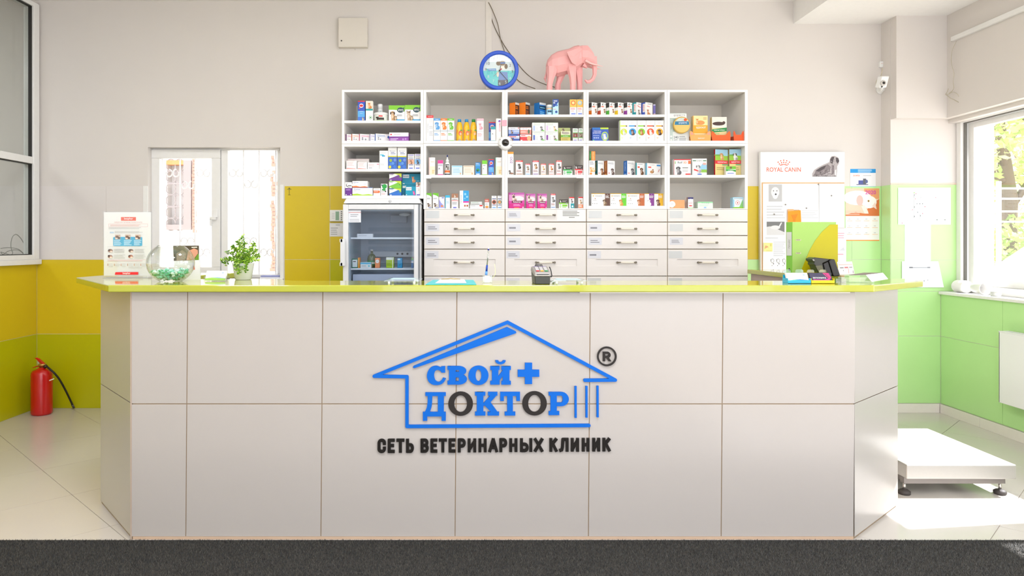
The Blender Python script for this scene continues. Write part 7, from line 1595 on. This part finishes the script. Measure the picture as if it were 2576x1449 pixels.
# plant
Yp = 3.62
pl_t = thing('potted_plant', 'small leafy green plant in a white pot on the worktop by the window', 'plant', (XX(612, Yp), Yp, T0))
op = Vector((XX(612, Yp), Yp, T0)); up = Yp / F
potm = M((236, 238, 240), .35, noise=0)
MB().lathe([(17 * up, 0), (20 * up, .002), (26.5 * up, 40 * up), (27.5 * up, 41 * up), (27.5 * up, 43 * up), (24.5 * up, 43 * up), (24 * up, 36 * up), (.001, 36 * up)], op, potm, 28).build('pot', pl_t)
MB().lathe([(24 * up, 36.5 * up), (.001, 38 * up)], op, M((70, 52, 36), .9, noise=.2, bump=.3), 20).build('soil', pl_t)
stm = M((120, 140, 40), .6, noise=0); lm_ = [M(c, .45, noise=0) for c in ((110, 158, 34), (150, 194, 50), (78, 130, 32), (176, 208, 84))]
rp2 = random.Random(21); ms = MB(); ml = MB()
tips = [(609, 597, 0), (602, 606, .3), (617, 612, -.2), (640, 612, .3), (634, 622, -.3), (645, 630, .2), (584, 620, .2), (592, 626, -.4), (571, 634, .1), (556, 656, .3), (564, 662, -.2), (650, 645, -.1), (646, 655, .4), (625, 640, -.5), (598, 640, .5), (612, 630, .6), (580, 650, -.5), (636, 655, .6), (606, 688, .35), (596, 680, .5), (618, 684, .45), (604, 660, .4), (625, 662, .45)]
for (px, py, dd) in tips:
    tip = P(px, py, Yp - dd * .13)
    base = op + Vector((rp2.uniform(-.022, .022), rp2.uniform(-.022, .022), 37 * up))
    midp = base.lerp(tip, .5) + Vector((0, 0, .02)) + Vector((rp2.uniform(-.01, .01), 0, 0))
    if py > 676: midp = op + Vector(((tip.x - op.x) * 1.1, -.062, 47 * up)); tip.y = op.y - .066
    pth = spline([base, midp, tip], 6); ms.tube(pth, .0013, stm, 5)
    for i in range(2, len(pth)):
        for s in range(7):
            p = pth[i] + Vector((rp2.gauss(0, .0035), rp2.gauss(0, .0035), rp2.gauss(0, .004)))
            ax = Vector((rp2.gauss(0, 1), rp2.gauss(0, 1), rp2.gauss(.3, .6))).normalized(); sd = ax.cross(Vector((rp2.gauss(0, 1), rp2.gauss(0, 1), rp2.gauss(0, 1)))).normalized()
            l = rp2.uniform(.011, .019); w2 = l * .26
            ml.add([p, p + ax * l * .5 + sd * w2, p + ax * l, p + ax * l * .5 - sd * w2], [(0, 1, 2, 3)], rp2.choice(lm_))
ms.build('stems', pl_t); ml.build('foliage', pl_t, kind='stuff', fix=False)
# papers on the sill
Yz = YB - .01
for i, (a, b_, c, col, lb_) in enumerate(((655, 704, 0, (226, 228, 240), 'lower sheaf of papers on the back window sill'), (657, 702, 1, (150, 158, 214), 'blue folder lying on papers on the back window sill'))):
    tag(MB().box(XX(a, Yz), XX(b_, Yz), YB - .02, YB + .05, WZ0 + .012 * i, WZ0 + .011 + .012 * i, M(col, .5, noise=0)).build('paper_folder' if i else 'paper_stack'), lb_, 'folder' if i else 'paper')

# coin trays of clear acrylic
def coin_tray(px0, px1, pt, pb, label):
    Y = 3.24; t = thing('coin_tray', label, 'tray', (XX((px0 + px1) / 2, Y), Y, T0))
    x0, x1 = XX(px0, Y), XX(px1, Y); am = glass((.95, .985, .97), .12, .55); ft = M((225, 232, 220), .2, noise=0)
    zt4 = T0 + (pb - pt) * Y / F * .62
    n = 12; top_ = []; prof_ = [(x0, zt4 - .010), (x0 + .012, zt4 - .002), (x0 + .03, zt4), (x1 - .01, zt4), (x1, zt4 - .004)]
    MB().front([(x0 + .004, T0 + .014), (x1 - .004, T0 + .014), (x1, zt4 - .004), (x1 - .01, zt4), (x0 + .03, zt4), (x0 + .01, zt4 - .003), (x0, zt4 - .012)], Y - .04, Y + .12, am).build('dish', t, bevel=.002)
    for x in (x0 + (x1 - x0) * .16, x1 - (x1 - x0) * .16):
        for y in (Y - .03, Y + .11): MB().lathe([(.0055, 0), (.0055, .0135)], (x, y, T0), ft, 12).build('foot', t)
    MB().box(x0 + .03, x1 - .03, Y - .02, Y + .1, zt4 + .0003, zt4 + .001, M((190, 222, 232), .4, noise=0)).build('insert', t)
coin_tray(966, 1058, 697, 717, 'clear coin tray on the worktop in front of the fridge')
coin_tray(1384, 1476, 699, 717, 'clear coin tray on the worktop right of the card terminal')
# clipboard
Yq = 3.20
cb = thing('clipboard', 'turquoise clipboard with white paper lying near the worktop edge', 'clipboard', (XX(1135, Yq), Yq + .1, T0))
tq = M((40, 190, 196), .35, noise=0)
x0, x1 = XX(1072, Yq), XX(1198.5, Yq)
MB().hexa([(x0, Yq - .035, T0 + .0005), (x1, Yq - .035, T0 + .0005), (x1 - .015, Yq + .27, T0 + .0005), (x0 + .012, Yq + .27, T0 + .0005)], [(x0, Yq - .035, T0 + .0035), (x1, Yq - .035, T0 + .0035), (x1 - .015, Yq + .27, T0 + .0075), (x0 + .012, Yq + .27, T0 + .0075)], tq).build('board', cb, bevel=.001)
MB().hexa([(x0 + .04, Yq + .02, T0 + .0052), (x1 - .045, Yq + .02, T0 + .0052), (x1 - .06, Yq + .26, T0 + .008), (x0 + .05, Yq + .26, T0 + .008)], [(x0 + .04, Yq + .02, T0 + .0062), (x1 - .045, Yq + .02, T0 + .0062), (x1 - .06, Yq + .26, T0 + .0105), (x0 + .05, Yq + .26, T0 + .0105)], M((238, 238, 240), .5, noise=0)).build('paper', cb)
m = MB(); m.tube([P(1110, 702.5, Yq + .25), P(1128, 701.5, Yq + .25), P(1133, 700.5, Yq + .25), P(1140, 701.5, Yq + .25), P(1158, 702.5, Yq + .25)], .0025, M((190, 170, 120), .3, .8, noise=0), 6); m.build('clip', cb)
# pen on its stand
Yn = 3.34
pn = thing('desk_pen', 'blue and clear pen standing in a clear cube holder', 'pen', (XX(1226, Yn), Yn, T0))
MB().box(XX(1213.5, Yn), XX(1238.5, Yn), Yn - .02, Yn + .025, T0 + .001, T0 + .036, glass((.97, .99, .96), .08, .4)).build('holder', pn, bevel=.002)
MB().box(XX(1219, Yn), XX(1232, Yn), Yn - .008, Yn + .012, T0 + .0015, T0 + .033, M((240, 240, 242), .4, noise=0)).build('holder_core', pn)
pa, pb2 = P(1223, 692, Yn), P(1229, 625, Yn); d = pb2 - pa
MB().tube([pa, pa + d * .14], .006, M((90, 150, 230), .3, noise=0), 10).build('pen_nose', pn)
MB().tube([pa + d * .14, pa + d * .37], .0048, M((16, 62, 160), .3, noise=0), 10).build('grip', pn)
MB().tube([pa + d * .37, pa + d * .93], .0038, glass((.93, .95, .95), .12, .5), 10).build('barrel', pn)
MB().tube([pa + d * .37, pa + d * .66], .0018, M((70, 84, 50), .4, noise=0), 8).build('refill', pn)
MB().tube([pa + d * .93, pa + d * .985], .0042, M((30, 30, 130), .3, noise=0), 10).build('cap', pn)
MB().lathe([(.004, 0), (.0035, .006), (.001, .007)], pb2 - Vector((0, 0, .004)), M((220, 222, 230), .2, noise=0), 8).build('cap_end', pn)
# tiny cord of the pen
MB().tube(spline([P(1238, 700, Yn), P(1246, 688, Yn + .01), P(1244, 664, Yn + .02)], 4), .0012, M((226, 232, 170), .3, noise=0), 5).build('cord', pn)

# card terminal
Yt2 = 3.22
ct = thing('card_terminal', 'grey and black card payment terminal on the worktop', 'card terminal', (XX(1362, Yt2), Yt2 + .05, T0))
kt = 2576 / 580.0
tp_ = lambda x, y, dy=0: P(940 + x / kt, 600 + y / kt, Yt2 + dy)
x0, x1 = XX(1345, Yt2), XX(1384.5, Yt2)
bkm = M((44, 46, 34), .4, noise=0); gym = M((150, 146, 143), .35, .2, noise=0); lgm = M((205, 203, 200), .35, noise=0)
zb3 = ZZ(696, Yt2)
MB().hexa([(x0 + .003, Yt2 - .004, T0), (x1 - .002, Yt2 - .004, T0), (x1, Yt2 + .16, T0), (x0, Yt2 + .16, T0)], [(x0, Yt2, zb3), (x1, Yt2, zb3), (x1 + .002, Yt2 + .16, zb3 + .02), (x0 - .004, Yt2 + .16, zb3 + .02)], bkm).build('base', ct, bevel=.003)
zf = ZZ(685, Yt2); zr = ZZ(669.5, Yt2 + .15)
MB().hexa([(x0 - .001, Yt2 - .004, zb3 + .0005), (x1 + .001, Yt2 - .004, zb3 + .0005), (x1 + .004, Yt2 + .15, zb3 + .021), (x0 - .008, Yt2 + .15, zb3 + .021)], [(x0, Yt2 + .0, zf), (x1, Yt2 + .0, zf), (x1 + .001, Yt2 + .15, zr), (x0 - .004, Yt2 + .15, zr)], gym).build('body', ct, bevel=.004)
MB().box(x0 + .009, x1 - .007, Yt2 - .0055, Yt2 - .0035, ZZ(691.8, Yt2), ZZ(689.6, Yt2), M((60, 60, 56), .4, noise=0)).build('card_slot', ct)
MB().box(x0 + .004, x1 - .004, Yt2 - .0052, Yt2 - .0035, ZZ(693.5, Yt2), ZZ(692.2, Yt2), lgm).build('slot_lip', ct)
slope = Vector((0, .15, zr - zf)); sl = slope.length; sd_ = slope.normalized(); nn_ = Vector((1, 0, 0)).cross(sd_)
o_ = Vector((x0 + .006, Yt2 + .012, zf + .012 * (zr - zf) / .15)) + nn_ * .0004
keyc = [(206, 50, 60), (230, 170, 50), (40, 140, 76)]
for c in range(3):
    for r in range(5):
        ox_ = o_ + Vector((.003 + c * .0195, 0, 0)) + sd_ * (.006 + r * .022)
        MB().obox(ox_, Vector((.0145, 0, 0)), sd_ * .015, nn_ * .003, M(keyc[c] if r == 0 else (190, 188, 188), .4, noise=0)).build('key', ct, bevel=.0006, seg=1)
MB().obox(o_ + sd_ * .118, Vector((.058, 0, 0)), sd_ * .012, nn_ * .001, M((110, 90, 150), .3, noise=0)).build('display', ct)
MB().lathe([(.0, .012), (.016, .010), (.02, 0), (.02, -.004)], Vector(((x0 + x1) / 2 - .004, Yt2 + .155, zr)), M((90, 86, 84), .4, noise=0), 20).build('paper_cover', ct)
MB().tube(spline([tp_(1965, 320, .06), tp_(1978, 350, .04), tp_(1986, 390, .03), tp_(1990, 420, .02), tp_(1975, 430, .02)], 5), .0026, M((26, 26, 26), .4, noise=0), 8).build('cord', ct)

# right end: card holders
kg = 2576 / 440.0
gx_ = lambda x: 1900 + x / kg; gy_ = lambda y: 520 + y / kg
cy = M((30, 176, 220), .25, noise=0); yl = M((240, 212, 10), .25, noise=0)
Yh = 3.30
card_holder(gx_(440), gx_(776), gy_(975), gy_(1112), Yh, cy, (240, 240, 240), wave[:2] + [('p', [(0, 0), (1, 0), (1, .22), (.6, .26), (.3, .3), (0, .2)], (60, 200, 130)), ('p', [(.3, .3), (1, .18), (1, .26), (.6, .36)], (50, 130, 210))], 'blue plastic holder of white cards at the right end of the worktop',
            tabs=[(gx_(460), gx_(565)), (gx_(628), gx_(752))], tabc=glass((.8, .95, .97), .1, .4))
card_holder(gx_(784), gx_(1122), gy_(978), gy_(1118), Yh, yl, (62, 58, 84), [('p', [(.1, .1), (.8, .1), (.95, .5), (.6, .3), (.12, .35)], (214, 60, 140)), ('p', [(.62, 1), (.9, 1), (.97, .5), (.85, .4)], (226, 60, 120)), ('p', [(.7, .9), (.75, .9), (.9, .5), (.87, .5)], (62, 58, 84)), ('t', .42, .5, .16, 'ветклиника', WH, .6), ('r', .0, .0, 1, .24, (150, 140, 30))], 'yellow plastic holder of dark cards at the right end of the worktop',
            tabs=[(gx_(798), gx_(915)), (gx_(978), gx_(1098))], tabc=glass((.95, .9, .4), .08, .4))
# green binder
Yi = 3.50
bd = thing('ring_binder', 'green ring binder standing upright at the right end of the worktop', 'binder', (XX(2050, Yi), Yi, T0))
gm_ = M((152, 188, 98), .5, spec=.25, noise=.01); gs_ = M((118, 176, 66), .4, noise=0)
sx0, sx1, sxe = XX(gx_(483), Yi), XX(gx_(552), Yi - .03), XX(gx_(1192), Yi)
zt5 = ZZ(gy_(225), Yi); A_ = Vector((XX(gx_(494), Yi), Yi + .028, T0)); B_ = Vector((XX(gx_(548), Yi - .005), Yi - .005, T0)); D_ = Vector((XX(gx_(1192), Yi + .01), Yi + .01, T0))
nrm = (D_ - B_).normalized(); bk3 = Vector((-nrm.y, nrm.x, 0))
hb2 = zt5 - T0
wdt = (D_ - B_).length; spv = A_ - B_
MB().obox(B_, nrm * wdt, bk3 * .003, Vector((0, 0, hb2)), gm_).build('front_cover', bd, bevel=.001)
MB().obox(B_ + Vector((0, .001, 0)), spv, nrm * .003, Vector((0, 0, hb2)), gs_).build('spine', bd, bevel=.001)
MB().obox(A_, nrm * wdt, bk3 * .003, Vector((0, 0, hb2)), gm_).build('back_cover', bd, bevel=.001)
MB().obox(B_ + nrm * .02 + spv * .2 + Vector((0, 0, .004)), nrm * (wdt - .03), spv * .5, Vector((0, 0, hb2 - .02)), M((240, 240, 236), .7, noise=0)).build('papers', bd)
for yy in (490, 684):
    c = P(gx_(636), gy_(yy), Yi - .006); m = MB()
    m.obox(c - Vector((.013, .0, .003)), Vector((.026, .002, 0)), Vector((0, .003, 0)), Vector((0, 0, .006)), M((190, 180, 150), .3, .8, noise=0)); m.obox(c - Vector((.011, .0006, .0005)), Vector((.021, .0017, 0)), Vector((0, .002, 0)), Vector((0, 0, .0025)), C((60, 44, 40))); m.build('slot_ring', bd)
# translucent lime pocket on the cover: curved diagonal edge
pts = [(1100, 262), (980, 370), (880, 500), (800, 640), (740, 780), (690, 900), (668, 975), (1215, 1060), (1215, 262)]
def onb(x, y):
    X_ = XX(gx_(x), Yi); t_ = (X_ - B_.x) / (D_.x - B_.x); Yv = B_.y + (D_.y - B_.y) * t_
    return Vector((XX(gx_(x), Yv), Yv - .0015, max(T0 + .001, ZZ(gy_(y), Yv))))
v = [onb(*p) for p in pts]; n = len(v); bkv = Vector((0, .0012, 0))
MB().add(v + [a + bkv for a in v], [tuple(range(n)), tuple(range(n, 2 * n))[::-1]] + [(i, n + i, n + (i + 1) % n, (i + 1) % n) for i in range(n)], M((176, 166, 4), .35, spec=.3, coat=0, noise=0)).build('pocket', bd)
uu = (A_ - B_).normalized()
la_ = A_ + Vector((0, 0, hb2 * .43)) - nrm * .0012
Lw = spv.length
MB().obox(la_ + (-uu) * Lw * .1, -uu * Lw * .8, -nrm * .0008, Vector((0, 0, hb2 * .40)), M((196, 196, 196), .3, noise=0)).build('spine_label', bd)
pm = MB(); Pr(pm, la_ - nrm * .0008 - uu * Lw * .1, -uu, (0, 0, 1), Lw * .8, hb2 * .40).run([('tv', .5, .5, .42, 'ПРАЙС', (90, 90, 90), .6)]); pm.build('spine_print', bd, fix=False)
MB().lathe([(.004, -.0012), (.007, -.001), (.008, 0)], A_ - uu * Lw * .5 + Vector((-.0012, -.0, hb2 * .19)), C((40, 44, 30)), 14, 'x').build('finger_ring', bd)
# customer display seen from behind
Yd_ = 3.40
cd = thing('customer_display', 'black tilted customer display in front of the green binder', 'display', (XX(2080, Yd_), Yd_, T0))
dkm = M((46, 46, 38), .35, noise=0); dk2 = M((30, 28, 26), .4, noise=0)
f4 = lambda pts: [(XX(gx_(x), Yd_), ZZ(gy_(y), Yd_)) for x, y in pts]
MB().front(f4([(1040, 800), (1080, 768), (1125, 772), (1205, 1000), (1195, 1018), (1120, 1026), (1105, 1010)]), Yd_ - .03, Yd_ + .05, dk2).build('screen_housing', cd, bevel=.004)
MB().front(f4([(800, 768), (850, 745), (1075, 770), (1035, 800), (960, 832), (985, 935), (1000, 985), (890, 960), (850, 860), (830, 850), (838, 815), (810, 800)]), Yd_ - .022, Yd_ + .045, dkm).build('back_housing', cd, bevel=.003)
MB().front(f4([(965, 840), (1035, 806), (1100, 1008), (1000, 990)]), Yd_ - .026, Yd_ + .047, dk2).build('neck_cover', cd, bevel=.003)
MB().front(f4([(855, 870), (945, 862), (975, 950), (895, 950)]), Yd_ - .0235, Yd_ - .0215, M((86, 84, 56), .3, noise=0)).build('rating_plate', cd)
MB().front(f4([(806, 776), (826, 770), (842, 790), (822, 798)]), Yd_ - .024, Yd_ - .0215, M((150, 150, 140), .3, noise=0)).build('hinge', cd)
MB().box(XX(gx_(1010), Yd_), XX(gx_(1060), Yd_), Yd_, Yd_ + .03, T0, ZZ(gy_(985), Yd_), dk2).box(XX(gx_(960), Yd_), XX(gx_(1110), Yd_), Yd_ - .03, Yd_ + .06, T0, T0 + .008, dk2).build('stand', cd)
# leaflets and folded sheet on a clear rack
Yr = 3.36
rk = thing('leaflet_rack', 'low clear acrylic rack at the right end of the worktop', 'rack', (XX(2170, Yr), Yr, T0))
am2 = glass((.96, .98, .95), .08, .4)
x0, x1 = XX(gx_(1218), Yr), XX(gx_(1700), Yr); zr1 = ZZ(gy_(1005), Yr)
MB().box(x0, x1, Yr - .03, Yr + .09, T0 + .0005, T0 + .0035, am2).box(x0, x0 + .003, Yr - .03, Yr + .09, T0 + .0035, zr1 - .003, am2).box(x1 - .003, x1, Yr - .03, Yr + .09, T0 + .0035, zr1 - .003, am2).box(x0, x1, Yr - .03, Yr - .027, T0 + .0035, zr1 - .01, am2).box((x0 + x1) / 2 - .04, (x0 + x1) / 2 - .037, Yr - .027, Yr + .09, T0 + .0035, zr1 - .003, am2).box(x0, x1, Yr - .027, Yr + .09, zr1 - .003, zr1, am2).build('rack', rk)
f5 = lambda pts, Y: [(XX(gx_(x), Y), ZZ(gy_(y), Y)) for x, y in pts]
lf = MB().front(f5([(1205, 812), (1425, 808), (1465, 1000), (1240, 1002)], Yr + .06), Yr + .06, Yr + .0615, M((236, 230, 222), .5, noise=0)); ol = lf.build('leaflet')
pm = MB(); p_ = Pr(pm, (0, Yr + .06, 0), (1, 0, 0), (0, 0, 1), 1, 1)
for q_, c in (([(1225, 850), (1425, 845), (1428, 856), (1228, 862)], (236, 170, 160)), ([(1245, 890), (1300, 888), (1302, 908), (1248, 910)], (150, 146, 146)), ([(1312, 886), (1366, 884), (1368, 904), (1314, 906)], (190, 110, 110)), ([(1380, 884), (1428, 882), (1430, 900), (1383, 902)], (160, 156, 156)), ([(1365, 906), (1372, 906), (1380, 980), (1374, 980)], (236, 150, 140)), ([(1290, 930), (1300, 930), (1302, 950), (1292, 950)], (150, 150, 150)), ([(1435, 940), (1444, 940), (1448, 980), (1439, 980)], (140, 130, 130))):
    p_.poly(f5(q_, Yr + .06), c)
pm.build('printing', ol, fix=False)
tag(ol, 'cream leaflet with small charts standing in the clear rack', 'leaflet')
tag(MB().hexa([P(gx_(1380), gy_(1010), Yr - .01), P(gx_(1640), gy_(1004), Yr - .02), P(gx_(1860), gy_(985), Yr + .1), P(gx_(1620), gy_(985), Yr + .1)], [P(gx_(1385), gy_(1003), Yr - .01), P(gx_(1645), gy_(997), Yr - .02), P(gx_(1850), gy_(972), Yr + .1), P(gx_(1600), gy_(970), Yr + .1)], M((110, 96, 90), .4, noise=.1)).build('magazine'), 'dark magazine lying on the clear leaflet rack', 'magazine')
va = [P(gx_(1630), gy_(1002), Yr - .02), P(gx_(1880), gy_(972), Yr + .06), P(gx_(1955), gy_(1062), Yr + .0), P(gx_(1716), gy_(1104), Yr - .06)]
MBs = MB(); MBs.add(va + [a - Vector((0, -.001, .0015)) for a in va], [(0, 1, 2, 3), (7, 6, 5, 4), (1, 0, 4, 5), (2, 1, 5, 6), (3, 2, 6, 7), (0, 3, 7, 4)], M((242, 242, 244), .4, noise=0))
tag(MBs.build('folded_sheet'), 'white folded sheet hanging over the right end of the leaflet rack', 'paper')
